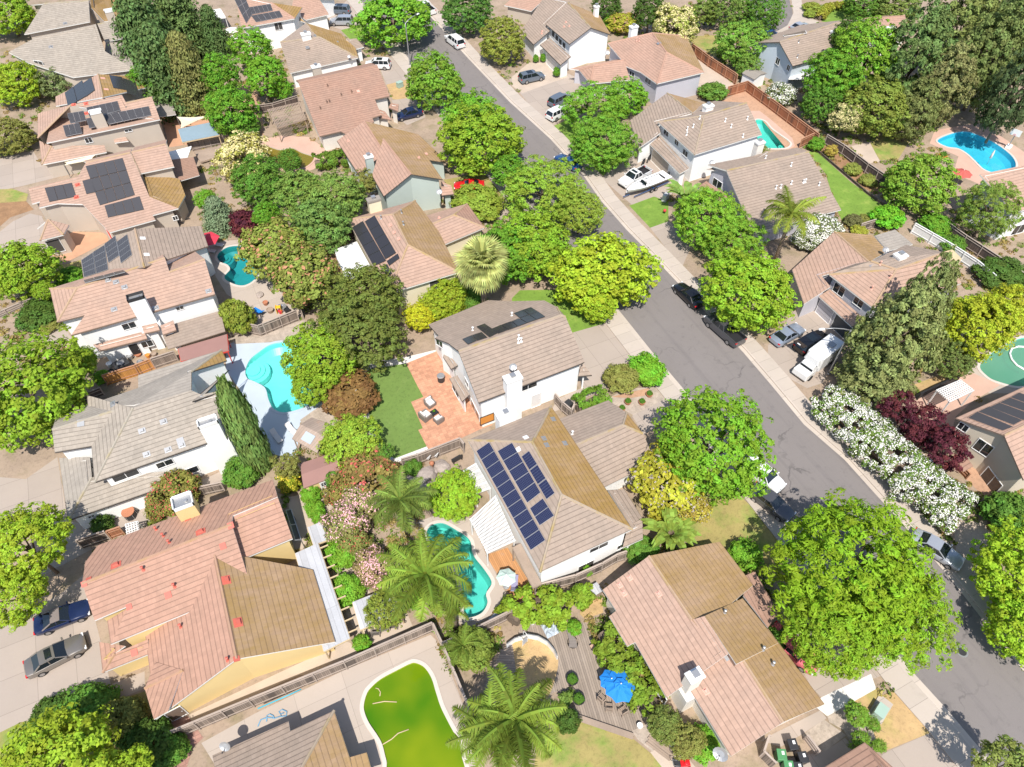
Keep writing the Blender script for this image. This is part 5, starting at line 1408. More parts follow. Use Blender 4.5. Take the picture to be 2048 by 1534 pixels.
def paddle_plant(cx, cy, w, hgt, label, color, n=16, name='banana_plant'):
    p = P(cx, cy, hgt * .8); L = w / 2 * mpp(p)
    t = thing(name, label, 'plant', (p.x, p.y, 0))
    b = MB(); rng = random.Random(cx)
    st = MB()
    for i in range(n):
        a = i * 2.4 + rng.random(); tilt = .25 + .7 * rng.random(); ln = L * (.8 + .4 * rng.random()); z0 = hgt * (.45 + .2 * rng.random())
        d = Vector((math.cos(a), math.sin(a), 0)); sd = Vector((-d.y, d.x, 0))
        o0 = Vector((d.x * .3, d.y * .3, 0)); pts = []
        for q in range(6):
            u = q / 5; pts.append(o0 + d * ln * u * tilt * 1.3 + Vector((0, 0, z0 + (hgt - z0) * (1.8 * u - 1.2 * u * u) * 1.1)))
        for q in range(5):
            w0 = .30 * math.sin(math.pi * (.1 + .85 * q / 5)) * ln * .55; w1 = .30 * math.sin(math.pi * (.1 + .85 * (q + 1) / 5)) * ln * .55
            b.add([pts[q] - sd * w0 + Vector((0, 0, .08)), pts[q], pts[q + 1], pts[q + 1] - sd * w1 + Vector((0, 0, .08))], [(0, 1, 2, 3)])
            b.add([pts[q], pts[q] + sd * w0 + Vector((0, 0, .08)), pts[q + 1] + sd * w1 + Vector((0, 0, .08)), pts[q + 1]], [(0, 1, 2, 3)])
        st.tube([(d.x * .15, d.y * .15, 0), o0 + Vector((0, 0, z0 * .6)), pts[0]], [.09, .07, .04], 6)
    o = b.build('leaves', M['leaf'], t); attr_fill(o, RNG); o.color = leafcol(color)
    st.build('stem', M['palmbark'], t)
    return t
def hedge(pts, width, hgt, color, label, kind='shrub', name='hedge', cat='hedge', leaf=.085, dens=130, flower=None, ffrac=0, fs=.1, tile=(0, 0, 1.0), fdens=1.0):
    """clipped or loose row: foliage filled along a ground polyline given in photo pixels"""
    W = [P(*TP(tile, *q), hgt * .5) for q in pts]; W = [Vector((w.x, w.y, 0)) for w in W]
    org = W[len(W) // 2].copy(); rng = np.random.default_rng(int(pts[0][0]))
    C, Nn, T, K, F = [], [], [], [], []
    for a, b_ in zip(W, W[1:]):
        L = (b_ - a).length; d = (b_ - a) / L; nrm = np.array([-d.y, d.x, 0.])
        nc = int(L * (width + hgt) * 3.0) + 3
        for i in range(nc):
            s = rng.random() * L; al = rng.uniform(-1, 1); th = rng.random() * math.pi
            rad = width / 2 * (.86 + .28 * rng.random())
            base = np.array([*(a + d * s).xy, 0.]) + nrm * rad * math.cos(th) + np.array([0, 0, hgt * (.22 + .72 * math.sin(th) ** .6 + .12 * rng.random() - .06)])
            dr = nrm * math.cos(th) * .8 + np.array([0, 0, math.sin(th) + .15])
            per = int(dens * .5); q = unit(per, rng); cs = rng.uniform(.28, .55)
            q = q[(q @ dr) > -.4]
            C.append(base + q * cs * rng.uniform(.5, 1, (len(q), 1))); nn = q * .7 + dr * .6 + rng.normal(size=q.shape) * .4
            Nn.append(nn / np.linalg.norm(nn, axis=1)[:, None]); T.append(rng.random(len(q))); K.append(np.full(len(q), rng.random()))
            F.append(rng.random(len(q)) < ffrac * rng.uniform(.4, 1.4))
    C = np.concatenate(C) - np.array(org); C[:, 2] = np.maximum(C[:, 2], .05); Nn = np.concatenate(Nn); F = np.concatenate(F)
    sz = leaf * rng.uniform(.6, 1.3, len(C)); mi = np.zeros(len(C)); mats = [M['leaf']]
    if flower: mats.append(M[flower]); mi[F] = 1; C[F] += Nn[F] * .06; sz[F] = fs * rng.uniform(.6, 1.3, F.sum())
    me = quads_mesh('hedge_foliage', C, Nn, sz, np.concatenate(T), np.concatenate(K), mats, mi, 1.4, rng)
    t = thing(name, label, cat, org)
    o = link_mesh('foliage', me, t); o.color = leafcol(color)
    core = MB()
    core.tube([w - org + Vector((0, 0, hgt * .36)) for w in W], [min(width, hgt) * .26] * len(W), 8)
    for w in W: core.tube([w - org, w - org + Vector((0, 0, hgt * .5))], .06, 6)
    core.build('stems', M['bark'], t)
    return t
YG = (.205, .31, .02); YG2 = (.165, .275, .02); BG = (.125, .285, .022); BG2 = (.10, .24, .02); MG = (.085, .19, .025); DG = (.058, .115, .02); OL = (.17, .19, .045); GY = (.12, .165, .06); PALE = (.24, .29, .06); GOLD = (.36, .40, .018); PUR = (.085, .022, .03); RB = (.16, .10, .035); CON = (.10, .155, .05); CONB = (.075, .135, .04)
ST = 'street trees along the road'; BK = 'trees in the back gardens'; LF = 'front yard trees along the left edge'; RG = 'conifers of the top right grove'
# left edge front yards
tree('broad', 15, 28, 125, 8.5, YG2, 'bright green tree in the very top left corner of the photo', .8, LF)
tree('broad', 28, 165, 105, 7.5, YG, 'yellow green tree at the left edge beside the grey roofed house', .85, LF)
tree('fine', 20, 270, 110, 5, OL, 'darker tree low at the left edge just above the pale driveway', .7, LF)
tree('airy', 112, 160, 90, 6, GY, 'thin tree with reddish twigs against the grey tiled roof top left', .9, LF)
tree('broad', 40, 540, 140, 7.5, YG2, 'round tree at the left edge below the curved tan driveway', .8, LF)
tree('broad', 88, 580, 45, 4, YG2, 'small tree touching the round tree at the left edge', .8, LF)
tree('broad', 45, 790, 235, 10.5, YG2, 'largest yellow green tree at the left edge beside the grey tiled house', .8, LF)
tree('broad', 130, 770, 75, 7, YG2, 'medium tree between the largest left tree and the orange fence', .9, LF)
tree('broad', 166, 718, 62, 5.5, YG2, 'small lime tree at the corner of the cluttered side yard', .9, LF)
tree('broad', 48, 1085, 165, 9, YG, 'lime tree at the left edge above the dark blue convertible', .82, LF)
tree('broad', 30, 1190, 120, 7, YG, 'lower lime tree reaching over the left driveway near the grey sedan', .8, LF)
tree('broad', 95, 1575, 290, 9, YG, 'lime tree in the bottom left corner of the photo', .6, LF)
tree('broad', 245, 1560, 120, 7, YG, 'lime tree at the bottom edge right of the corner tree', .7, LF)
for i, (x, y, w, hh, lb) in enumerate(((105, 1440, 90, 2.0, 'dark low shrub along the driveway edge below the grey sedan'), (180, 1425, 110, 2.4, 'shaded shrub between the driveway and the corner lime trees'), (250, 1440, 90, 3.0, 'olive shrub under the corner of the yellow house'), (300, 1490, 110, 2.8, 'rounded dark shrub beside the red paver path'), (345, 1500, 60, 2, 'small shrub against the red paver path at the bottom edge'))):
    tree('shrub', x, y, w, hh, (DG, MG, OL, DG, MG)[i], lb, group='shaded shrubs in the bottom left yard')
tree('shrub', 140, 555, 60, 1.6, BG2, 'small clipped shrub beside the salmon house lower left corner'.replace('lower left corner', 'and its dry lawn'))
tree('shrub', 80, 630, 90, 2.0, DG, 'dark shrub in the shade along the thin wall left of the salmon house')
tree('shrub', 95, 650, 40, 1.0, OL, 'little olive shrub on the concrete path left of the salmon house')
tree('shrub', 205, 755, 35, 1.4, BG, 'bright shrub at the end of the orange side fence')
# conifers upper left
tree('conifer', 285, 60, 120, 15, CONB, 'tall dark conifer right of the grey tiled roof top left', group='conifers between the upper left gardens')
tree('conifer', 345, 25, 110, 14, (.085, .14, .04), 'tall conifer furthest back in the top left conifer clump', group='conifers between the upper left gardens')
tree('conifer', 322, 130, 110, 14, CONB, 'dark conifer in front of the top left conifer clump', group='conifers between the upper left gardens')
tree('conifer', 375, 140, 85, 13, (.15, .165, .05), 'brownish green conifer on the right side of the upper left clump', group='conifers between the upper left gardens')
tree('fine', 300, 165, 90, 8, BG2, 'rounded green tree at the foot of the upper left conifers', .9, BK)
tree('conifer', 425, 60, 55, 9, CONB, 'small dark conifer beside the white garden parasols', group='conifers between the upper left gardens')
tree('broad', 435, 150, 85, 9, BG2, 'bright green tree right of the upper left conifer clump', 1.0, BK)
tree('broad', 462, 220, 110, 8.5, BG2, 'bright green tree above the weathered garden deck', 1.0, BK)
tree('broad', 505, 95, 80, 8, BG, 'green tree hiding the wall of the top edge white house', .9, BK)
tree('broad', 528, 150, 85, 8, BG, 'green tree at the corner of the grey and lichen roofed house', .9, BK)
tree('broad', 567, 178, 46, 4, BG, 'small round tree beside the long brown roof', .9, BK)
tree('broad', 490, 255, 60, 3.5, MG, 'low tree beside the lattice patio cover', .9, BK)
tree('f_cream', 487, 315, 105, 7, (.26, .27, .06), 'pale yellow flowering tree left of the drained pool', .85, BK)
tree('broad', 520, 360, 110, 8, MG, 'deep green tree in front of the pale yellow flowering tree', .85, BK)
tree('broad', 605, 385, 110, 8.5, (.13, .22, .04), 'left half of the big rounded green tree pair above the yellow house', .85, BK)
tree('broad', 670, 395, 120, 9, (.14, .23, .045), 'right half of the big rounded green tree pair above the yellow house', .85, BK)
tree('broad', 640, 455, 120, 8, (.12, .22, .05), 'green tree overhanging the small round garden pool', .85, BK)
tree('airy', 725, 365, 60, 6, OL, 'olive tree against the pale green house wall', .9, BK)
tree('fine', 580, 320, 50, 4, MG, 'small tree at the end of the drained pool', .9, BK)
tree('broad', 412, 398, 46, 4, BG, 'small bright tree in the bark mulch bed above the teal pool', .9, BK)
tree('conifer', 434, 425, 62, 5.2, (.15, .22, .12), 'silvery weeping conifer left of the purple bush', group='conifers between the upper left gardens')
tree('shrub', 489, 447, 58, 3.4, PUR, 'dark purple leaved bush above the teal pool')
tree('broad', 530, 430, 60, 5, BG2, 'small green tree right of the dark purple bush', .9, BK)
tree('f_rust', 545, 495, 130, 8.5, (.17, .215, .04), 'olive tree with rusty seed heads right of the teal pool', .85, BK)
tree('f_rust', 605, 550, 130, 8, (.16, .20, .04), 'second rusty olive tree nearer the dark rounded evergreen', .85, BK)
tree('fine', 735, 600, 165, 9.5, (.115, .155, .03), 'dark rounded evergreen left of the yellow walled house', .9, BK)
tree('fine', 715, 660, 190, 8.5, (.105, .145, .03), 'dark rounded evergreen directly above the turf lawn', .85, BK)
tree('broad', 642, 712, 150, 8, YG2, 'yellow green tree overhanging the turquoise kidney pool', .9, BK)
tree('broad', 622, 770, 90, 5, YG2, 'lower part of the canopy at the edge of the turquoise kidney pool', .9, BK)
tree('shrub', 697, 790, 122, 3.4, RB, 'reddish brown mounded bush left of the turf lawn')
tree('broad', 900, 592, 95, 4.6, (.20, .28, .02), 'citrus like tree against the pale yellow wall', .9, BK)
tree('broad', 838, 632, 60, 4, GOLD, 'golden green bush behind the central white house', .9, BK)
tree('broad', 868, 615, 70, 4.2, (.22, .30, .02), 'yellow green tree left of the citrus like tree', .9, BK)
tree('shrub', 945, 600, 50, 2.6, MG, 'dark green shrub below the fan palm')
tree('shrub', 952, 405, 92, 3.2, (.17, .25, .03), 'wide shrub below the red sports car')
tree('broad', 703, 882, 118, 5.5, (.20, .32, .03), 'light green tree beside the wooden pool pavilion', .85, BK)
tree('airy', 765, 905, 40, 3.6, MG, 'thin dark shrub tree on the gravel left of the turf lawn', .9, BK)
tree('shrub', 473, 638, 62, 4.6, (.17, .22, .03), 'rounded golden green shrub beside the salmon house wall')
tree('shrub', 480, 948, 72, 2.8, MG, 'green and purple shrub between grey tiled house and cypress')
tree('f_red', 350, 985, 92, 3.6, (.17, .18, .04), 'reddish green bush behind the yellow house chimney')
tree('f_red', 320, 1015, 50, 2.6, (.16, .18, .04), 'small reddish bush beside the white garden trellis')
tree('shrub', 205, 1050, 45, 1.6, DG, 'dark shrub behind the timber spool table')
tree('airy', 575, 930, 55, 4.5, OL, 'olive shrub between the cypress and the red roofed shed', .9, BK)
tree('f_yellow', 578, 965, 42, 2.6, (.22, .28, .02), 'yellow flowered bush left of the red roofed shed')
tree('shrub', 622, 990, 42, 2.0, BG, 'round green bush beside the shed door')
tree('shrub', 628, 1018, 38, 1.8, BG, 'round green bush in the middle of the shed bed')
tree('shrub', 637, 1035, 26, 1.5, BG, 'smallest round green bush of the shed bed')
tree('f_red', 735, 955, 125, 4.2, (.18, .15, .045), 'wide red tipped bush below the light green tree')
tree('f_red', 690, 985, 70, 3.6, (.17, .16, .04), 'red tipped bush right of the shed')
tree('shrub', 668, 965, 36, 2.6, MG, 'dark green bush at the shed corner')
tree('f_pink', 718, 1005, 92, 4.2, (.17, .19, .06), 'pale pink flowering bush above the grey patio cover')
tree('f_pink', 690, 1055, 90, 4.0, (.17, .19, .06), 'pale pink flowering bush at the end of the grey patio cover')
tree('f_red', 710, 1085, 60, 3.2, (.16, .19, .05), 'rose red flowering bush between the two pink bushes')
tree('f_pink', 745, 1135, 82, 3.6, (.20, .18, .07), 'strong pink flowering bush left of the large feather palm')
tree('shrub', 680, 1110, 60, 2.6, BG, 'bright green bush beside the rafters of the patio cover')
tree('shrub', 695, 1180, 62, 2.4, BG, 'bright green bush below the strong pink bush')
tree('fine', 770, 1215, 90, 4.5, (.16, .21, .03), 'olive green tree over the small grey pergola', .9, BK)
tree('shrub', 725, 1285, 36, 1.6, BG, 'potted green bush beside the pale patio corner')
tree('shrub', 828, 1220 - 20, 36, 2.2, BG, 'slim green bush at the foot of the large feather palm')
tree('broad', 905, 988, 108, 5.2, (.19, .33, .02), 'round lime tree above the aqua lagoon pool', .9, BK)
tree('shrub', 825, 938, 36, 1.8, MG, 'small dark bush against the grey fence above the rocks')
# street trees
tree('broad', 785, 35, 155, 9.5, BG, 'wide bright street tree beside the upper lamp post', .8, ST)
tree('broad', 872, 165, 128, 9, (.13, .25, .025), 'green street tree below the upper lamp post', .85, ST)
tree('broad', 945, 238, 125, 9, BG, 'street tree at the left kerb opposite the white parked van'.replace('white parked van', 'double driveway'), .85, ST)
tree('broad', 968, 280, 165, 9, YG2, 'large yellow green street tree above the red sports car', .8, ST)
tree('broad', 1015, 340, 70, 6, BG2, 'small street tree right of the red sports car', .85, ST)
tree('pinnate', 1085, 378, 165, 8, (.18, .30, .03), 'feathery street tree at the bend above the pale lawn'.replace('at the bend above the pale lawn', 'left of the boat driveway'), .85, ST)
tree('pinnate', 1160, 420, 110, 7, (.19, .28, .035), 'thin feathery street tree reaching furthest over the road', .8, ST)
tree('broad', 1005, 505, 130, 7.5, BG2, 'deep green tree behind the fan palm', .85, ST)
tree('broad', 1070, 485, 155, 8.5, (.16, .28, .02), 'green tree behind the golden street tree', .85, ST)
tree('broad', 1198, 545, 215, 9.5, (.24, .345, .02), 'golden yellow street tree by the central house lawn', .72, ST)
tree('broad', 1195, 605, 80, 5, (.22, .34, .02), 'low green bough below the golden street tree', .9, ST)
tree('fine', 935, 20, 115, 8.5, (.075, .17, .03), 'dark green street tree at the top edge right of the road', .85, ST)
tree('fine', 1005, 80, 108, 8.5, (.19, .235, .04), 'yellowish street tree in front of the white gabled house', .95, ST)
tree('pinnate', 1185, 215, 120, 8, (.13, .28, .025), 'bright street tree hiding the parked white and blue cars', .85, ST)
tree('pinnate', 1205, 285, 145, 8, (.12, .26, .025), 'lower bright street tree at the kerb above the blue car', .85, ST)
tree('broad', 1255, 195, 85, 6, BG, 'bright tree right of the parked white and blue cars', .85, ST)
tree('pinnate', 1415, 435, 160, 8, (.15, .30, .025), 'feathery tree in front of the long tan roofed house', .8, ST)
tree('pinnate', 1465, 475, 120, 7, (.14, .28, .025), 'feathery tree below the queen palm', .8, ST)
tree('broad', 1500, 580, 185, 9, (.175, .31, .02), 'yellow green street tree over the parked dark pickup', .9, ST)
tree('fine', 1423, 890, 246, 11, (.13, .27, .018), 'vivid green dome shaped street tree in the right middle', .8, ST)
tree('pinnate', 1708, 1145, 325, 12.5, (.15, .27, .012), 'huge feathery tree reaching over the road at the lower right', .8, ST)
tree('pinnate', 1790, 1225, 205, 9, (.155, .275, .015), 'feathery tree at the right side of the huge one over the kerb', .8, ST)
tree('pinnate', 1670, 1260, 215, 9, (.15, .265, .015), 'feathery tree below the huge one above the red covered car', .8, ST)
tree('broad', 2050, 1150, 195, 8, (.22, .36, .02), 'bright tree at the right edge over the road shadow', .9, ST)
tree('broad', 2065, 1255, 165, 7, (.21, .35, .02), 'lower bright tree at the right edge below the big road shadow', .9, ST)
tree('airy', 2010, 1530, 120, 7, (.16, .22, .05), 'sparse tree in the bottom right corner casting leafy shadow', .9, ST)
# front gardens of the middle column
tree('shrub', 1290, 740, 76, 3.0, (.12, .31, .02), 'vivid green round shrub beside the road', group='round shrubs by the centre driveway')
tree('shrub', 1246, 757, 62, 2.6, OL, 'olive green shrub beside the vivid round shrub', group='round shrubs by the centre driveway')
tree('f_grey', 1345, 975, 160, 6, (.29, .31, .03), 'golden olive bush with bare grey twigs below the vivid dome tree', .9, BK)
tree('f_grey', 1385, 1010, 80, 4.5, (.28, .26, .04), 'smaller golden bush right of the paddle leaved plant', .9, BK)
tree('shrub', 1285, 1100, 60, 2.0, MG, 'green shrub beside the blue door corner of the solar house'.replace('blue door corner', 'side gate'))
tree('shrub', 1490, 1110, 70, 2.5, BG, 'bright shrub under the huge feathery tree next to lichen roof')
tree('shrub', 1535, 1280, 60, 2.4, MG, 'dark shrub behind the red covered car')
tree('broad', 1375, 1480, 80, 3.2, OL, 'tangled shrub beside the mower at the bottom edge', .9, BK)
tree('broad', 1330, 1450, 70, 3.4, (.13, .18, .04), 'wispy grey green shrub below the blue parasol', .9, BK)
tree('shrub', 1410, 1490, 70, 1.6, BG, 'low green ground shrub beside the satellite dish')
tree('broad', 1716, 1428, 52, 3, (.14, .27, .03), 'small tree left of the green utility box', .9, BK)
tree('broad', 1748, 1450, 30, 2, (.13, .25, .03), 'little bush below the green utility box', .9, BK)
tree('broad', 1722, 1478, 36, 2.2, (.13, .25, .03), 'little bush on the gravel bed at the pink roof corner', .9, BK)
tree('broad', 1757, 1492, 28, 1.8, (.14, .27, .03), 'smallest bush at the dry lawn corner', .9, BK)
tree('shrub', 945, 1300, 92, 3.4, (.13, .19, .03), 'leafy shrub inside the grey fence corner below the aqua pool')
tree('shrub', 1150, 1255, 30, 1.4, BG, 'small yellow green shrub at the deck bench end')
tree('shrub', 1135, 1440, 44, 2.4, DG, 'dark grassy shrub beside the deck planter pots')
tree('shrub', 1175, 1143, 22, 1.2, BG, 'tiny bush at the foot of the solar house wall')
# right gardens
tree('f_rust', 1245, 45, 60, 3.5, (.26, .28, .03), 'golden shrub beside the white gabled house chimney', .9, BK)
tree('shrub', 1218, 45, 26, 2.2, BG, 'lime green bush at the corner of the white gabled house')
tree('fine', 1215, 12, 70, 6, DG, 'dark tree at the top edge behind the white gabled house', .9, BK)
tree('f_cream', 1350, 50, 85, 8.5, PALE, 'pale cream flowering tree above the redwood fence', .95, BK)
tree('fine', 1300, 20, 75, 8, DG, 'dark evergreen left of the pale cream flowering tree', .95, BK)
tree('airy', 1405, 25, 60, 6, (.13, .2, .04), 'thin green tree with red lanterns hanging area'.replace(' with red lanterns hanging area', ' right of the pale cream flowering tree'), .9, BK)
tree('broad', 1485, 85, 105, 8, (.13, .26, .035), 'bright cloud shaped tree beside the pale blue house', .9, BK)
tree('broad', 1495, 135, 50, 4, (.13, .24, .04), 'low bough of the tree at the small white shed', .9, BK)
tree('fine', 1525, 20, 90, 8, MG, 'green tree at the top edge beside the cul de sac', .9, BK)
tree('fine', 1450, 12, 90, 8, (.12, .2, .04), 'green tree at the top edge left of the cul de sac', .9, BK)
tree('fine', 1345, 165, 36, 3.6, (.2, .23, .05), 'narrow pale shrub against the lilac house wall', 1.3, BK)
tree('shrub', 1315, 180, 42, 2.4, MG, 'dark shrub left of the narrow pale shrub')
tree('shrub', 1428, 183, 54, 2.8, (.10, .2, .03), 'round green shrub beside the redwood fence corner')
tree('f_white', 1562, 190, 56, 3.6, GY, 'white flowering bush behind the redwood fence')
tree('broad', 1665, 150, 110, 11, BG2, 'bright green tree right of the pale blue house', .95, RG.replace('conifers', 'trees'))
tree('broad', 1735, 110, 130, 13, (.14, .29, .025), 'tallest bright green tree of the top right grove', .95, RG.replace('conifers', 'trees'))
tree('fine', 1700, 75, 90, 11, DG, 'dark tree behind the tallest bright green tree', .95, RG.replace('conifers', 'trees'))
tree('fine', 1640, 205, 80, 7, MG, 'shaded tree over the redwood fence end', .95, RG.replace('conifers', 'trees'))
tree('broad', 1755, 215, 140, 9, (.15, .21, .035), 'olive green tree left of the blue pool', .9, RG.replace('conifers', 'trees'))
tree('f_cream', 1690, 235, 60, 6, (.16, .2, .06), 'cream flowered tree above the redwood fence end', .95, RG.replace('conifers', 'trees'))
tree('redwood', 1835, 110, 150, 18, (.10, .17, .05), 'large conifer in the middle of the top right grove', group=RG)
tree('redwood', 1890, 165, 120, 14, (.17, .19, .07), 'olive conifer beside the blue pool', group=RG)
tree('redwood', 1835, 215, 110, 11, (.13, .165, .05), 'conifer overhanging the left end of the blue pool', group=RG)
tree('redwood', 1925, 60, 150, 18, (.15, .20, .055), 'pale conifer near the top right corner', group=RG)
tree('redwood', 1985, 110, 150, 18, (.12, .17, .05), 'conifer at the right side of the top right grove', group=RG)
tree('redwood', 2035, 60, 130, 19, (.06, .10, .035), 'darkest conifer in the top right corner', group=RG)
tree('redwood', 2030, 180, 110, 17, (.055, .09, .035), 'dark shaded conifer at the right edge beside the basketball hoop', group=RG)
tree('redwood', 1995, 15, 120, 19, (.085, .14, .045), 'conifer behind the pale one in the top right corner', group=RG)
tree('fine', 1790, 15, 110, 7, (.14, .2, .045), 'grey green tree behind the pink roof near the cul de sac', .85, RG.replace('conifers', 'trees'))
tree('fine', 1730, 8, 80, 6, MG, 'green tree at the top edge above the oval front lawn', .85, RG.replace('conifers', 'trees'))
tree('shrub', 1625, 14, 34, 1.6, (.2, .26, .04), 'clipped yellow green shrub on the cul de sac corner')
tree('shrub', 1620, 28, 22, 1.2, (.18, .25, .04), 'smaller clipped shrub on the cul de sac corner')
tree('broad', 1838, 365, 145, 8, (.15, .27, .03), 'light green tree below the blue pool', .85, BK)
tree('shrub', 1775, 434, 58, 3.0, (.12, .34, .02), 'vivid green round shrub behind the long back lawn')
tree('shrub', 1708, 443, 32, 1.6, (.12, .13, .05), 'grey green round shrub at the end of the back lawn')
tree('shrub', 1728, 440, 28, 1.3, OL, 'small olive shrub next to the grey green one')
tree('shrub', 1718, 462, 30, 1.2, (.26, .3, .04), 'yellow green shrub under the pink house ridge'.replace('under the pink house ridge', 'behind the lichen covered back roof'))
tree('shrub', 1870, 452, 60, 2.2, BG2, 'leafy shrub inside the right garden fence')
tree('shrub', 1905, 490, 55, 1.8, MG, 'vegetable garden shrub right of the pink house')
tree('pinnate', 1982, 415, 105, 9, (.15, .235, .04), 'tall feathery tree at the right edge white house', 1.15, BK)
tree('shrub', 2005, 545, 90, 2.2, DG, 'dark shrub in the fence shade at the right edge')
tree('shrub', 1705, 340, 36, 1.5, (.2, .25, .05), 'yellow green shrub in the fence bed above the back lawn')
tree('shrub', 1735, 360, 34, 1.4, (.19, .24, .05), 'second yellow green shrub in the fence bed above the back lawn')
tree('f_rust', 1664, 300, 26, 2, (.3, .26, .05), 'orange tinted shrub at the corner of the redwood fence', .9, BK)
tree('shrub', 1633, 290, 34, 2, BG2, 'green vine shrub growing over the fence corner')
tree('redwood', 1790, 670, 195, 15, (.17, .215, .07), 'big grey green conifer beside the pink house and lamp post', group='large conifers right of the road')
tree('redwood', 1755, 745, 160, 8.5, (.165, .205, .07), 'lower grey green conifer above the white oleander hedge', group='large conifers right of the road')
tree('redwood', 1848, 610, 110, 15, (.15, .2, .065), 'slim conifer in front of the pink house roof', group='large conifers right of the road')
tree('broad', 1955, 645, 150, 9, (.25, .32, .02), 'golden green rounded tree left of the murky pool', .85, BK)
tree('broad', 2020, 620, 120, 8.5, (.25, .31, .02), 'golden green rounded tree at the right edge above the murky pool', .85, BK)
tree('fine', 1910, 715, 90, 5, (.11, .16, .04), 'shaded tree at the foot of the golden green trees', .85, BK)
PG = 'purple leaved plum trees behind the oleander hedge'
tree('airy', 1795, 805, 78, 5.5, PUR, 'purple plum tree nearest to the white pergola', .95, PG)
tree('airy', 1845, 850, 98, 5.5, PUR, 'purple plum tree in the middle of the three', .95, PG)
tree('airy', 1895, 895, 98, 5.5, PUR, 'purple plum tree beside the sand coloured gable wall', .95, PG)
tree('shrub', 2022, 1025, 92, 3.6, (.09, .2, .03), 'deep green round shrub at the right edge below the sand house')
tree('f_white', 1640, 460, 84, 3.4, GY, 'white flowering oleander behind the queen palm')
tree('f_white', 1610, 480, 50, 2.6, GY, 'smaller white oleander at the queen palm foot')
tree('shrub', 1072, 118, 12, 1.6, BG2, 'little round shrub left of the white house entry path')
tree('shrub', 1086, 117, 12, 1.5, BG2, 'little round shrub right of the white house entry path')
tree('shrub', 1113, 146, 15, 1.8, BG2, 'little round shrub at the white house garage corner')
tree('fine', 1510, 295, 45, 2.4, OL, 'olive shrubs between the tan roofs and the turquoise pool', .9, BK)
# the cypress, palms and paddle plants
def cypress(bx, by, tx, ty, w, label):
    b = P(bx, by); best = min((abs((lambda q: q)(0)), 0) for _ in (0,))
    hh = 9.0
    for _ in range(30):
        t_ = P(tx, ty, hh); d = (t_ - b).xy
        hh += .15 if d.length > 0 and (Vector((t_.x, t_.y)).length > Vector((b.x, b.y)).length) else -.15
    r = w / 2 * mpp(b + Vector((0, 0, hh / 2)))
    t = thing('cypress_tree', label, 'cypress', (b.x, b.y, 0))
    place_crown('cypress', t, r, hh * .49, hh * .51, (.14, .235, .06), 0, 0)
    s = MB(); s.tube([(0, 0, 0), (0, 0, hh * .8)], [.22, .05], 8); s.build('trunk', M['bark'], t)
    return hh
print('cypress h', cypress(525, 935, 432, 728, 60, 'tall dense cypress column between the grey tiled house and the kidney pool'))
palm(800, 1000, 150, 6.5, 'feather palm left of the round lime tree', (.15, .23, .04), 20)
palm(850, 1150, 215, 7.0, 'largest feather palm hanging over the aqua lagoon pool', (.16, .25, .03), 24)
palm(905, 1215, 90, 4.5, 'small feather palm at the lower end of the aqua pool', (.2, .28, .04), 15)
palm(1030, 1440, 235, 6.0, 'big feather palm on the lawn edge at the bottom of the photo', (.16, .245, .03), 24)
palm(985, 1470, 190, 5.5, 'lower feather palm beside the green pool at the bottom edge', (.15, .23, .03), 20)
palm(1583, 430, 135, 8, 'queen palm in front of the long tan roofed house', (.2, .27, .035), 20)
palm(925, 1290, 90, 3.2, 'young feather palm inside the fence corner by the deck', (.14, .22, .03), 14)
fan_palm(965, 528, 112, 8.5, 'shaggy fan palm with dry skirt beside the yellow house', (.34, .40, .13))
paddle_plant(1375, 385, 75, 4.5, 'banana plant clump below the boat driveway', (.14, .24, .05), 20)
paddle_plant(1345, 1058, 88, 3.6, 'broad paddle leaved plant between golden bush and lichen roof', (.15, .23, .035), 40, 'paddle_leaved_plant')
# hedges
hedge([(1655, 790), (1730, 865), (1810, 940), (1880, 1000), (1925, 1030)], 5.0, 3.2, (.10, .17, .03), 'long white flowering oleander hedge along the right pavement', leaf=.10, dens=260, flower='fl_white', ffrac=.6, fs=.062, name='oleander_hedge')
hedge([(1155, 815), (1185, 800), (1208, 790)], 2.6, 1.9, (.10, .21, .02), 'clipped dark green hedge block beside the centre driveway', leaf=.1)
hedge([(630, 325), (690, 315)], 2.6, 2.0, (.09, .17, .02), 'clipped green hedge behind the drained pool', leaf=.12)
hedge([(1025, 1240), (1040, 1215), (1075, 1205), (1110, 1215), (1140, 1225)], 3.0, 2.6, (.16, .26, .02), 'ivy covered arbour curving round the deck seat', leaf=.12, dens=110, name='ivy_arbour', cat='vine')
hedge([(1150, 1200), (1180, 1185)], 1.5, 2.2, (.15, .25, .02), 'ivy clump at the crate behind the arbour', leaf=.12, name='ivy_clump', cat='vine')
hedge([(1208, 1262), (1240, 1315), (1275, 1370), (1310, 1410)], 2.6, 2.5, (.13, .21, .02), 'ivy covered trellis strip beside the pink tiled house', leaf=.12, dens=110, name='ivy_trellis', cat='vine')
hedge([(1640, 35), (1655, 15), (1690, 10), (1730, 28)], 1.6, 1.2, (.22, .25, .03), 'clipped golden hedge round the oval front lawn', leaf=.12)
hedge([(1120, 1085 + 310), (1140, 1400)], 1.0, .8, (.10, .17, .03), 'low dark plants at the deck edge under the palm', leaf=.1, name='ground_plants', cat='plants')

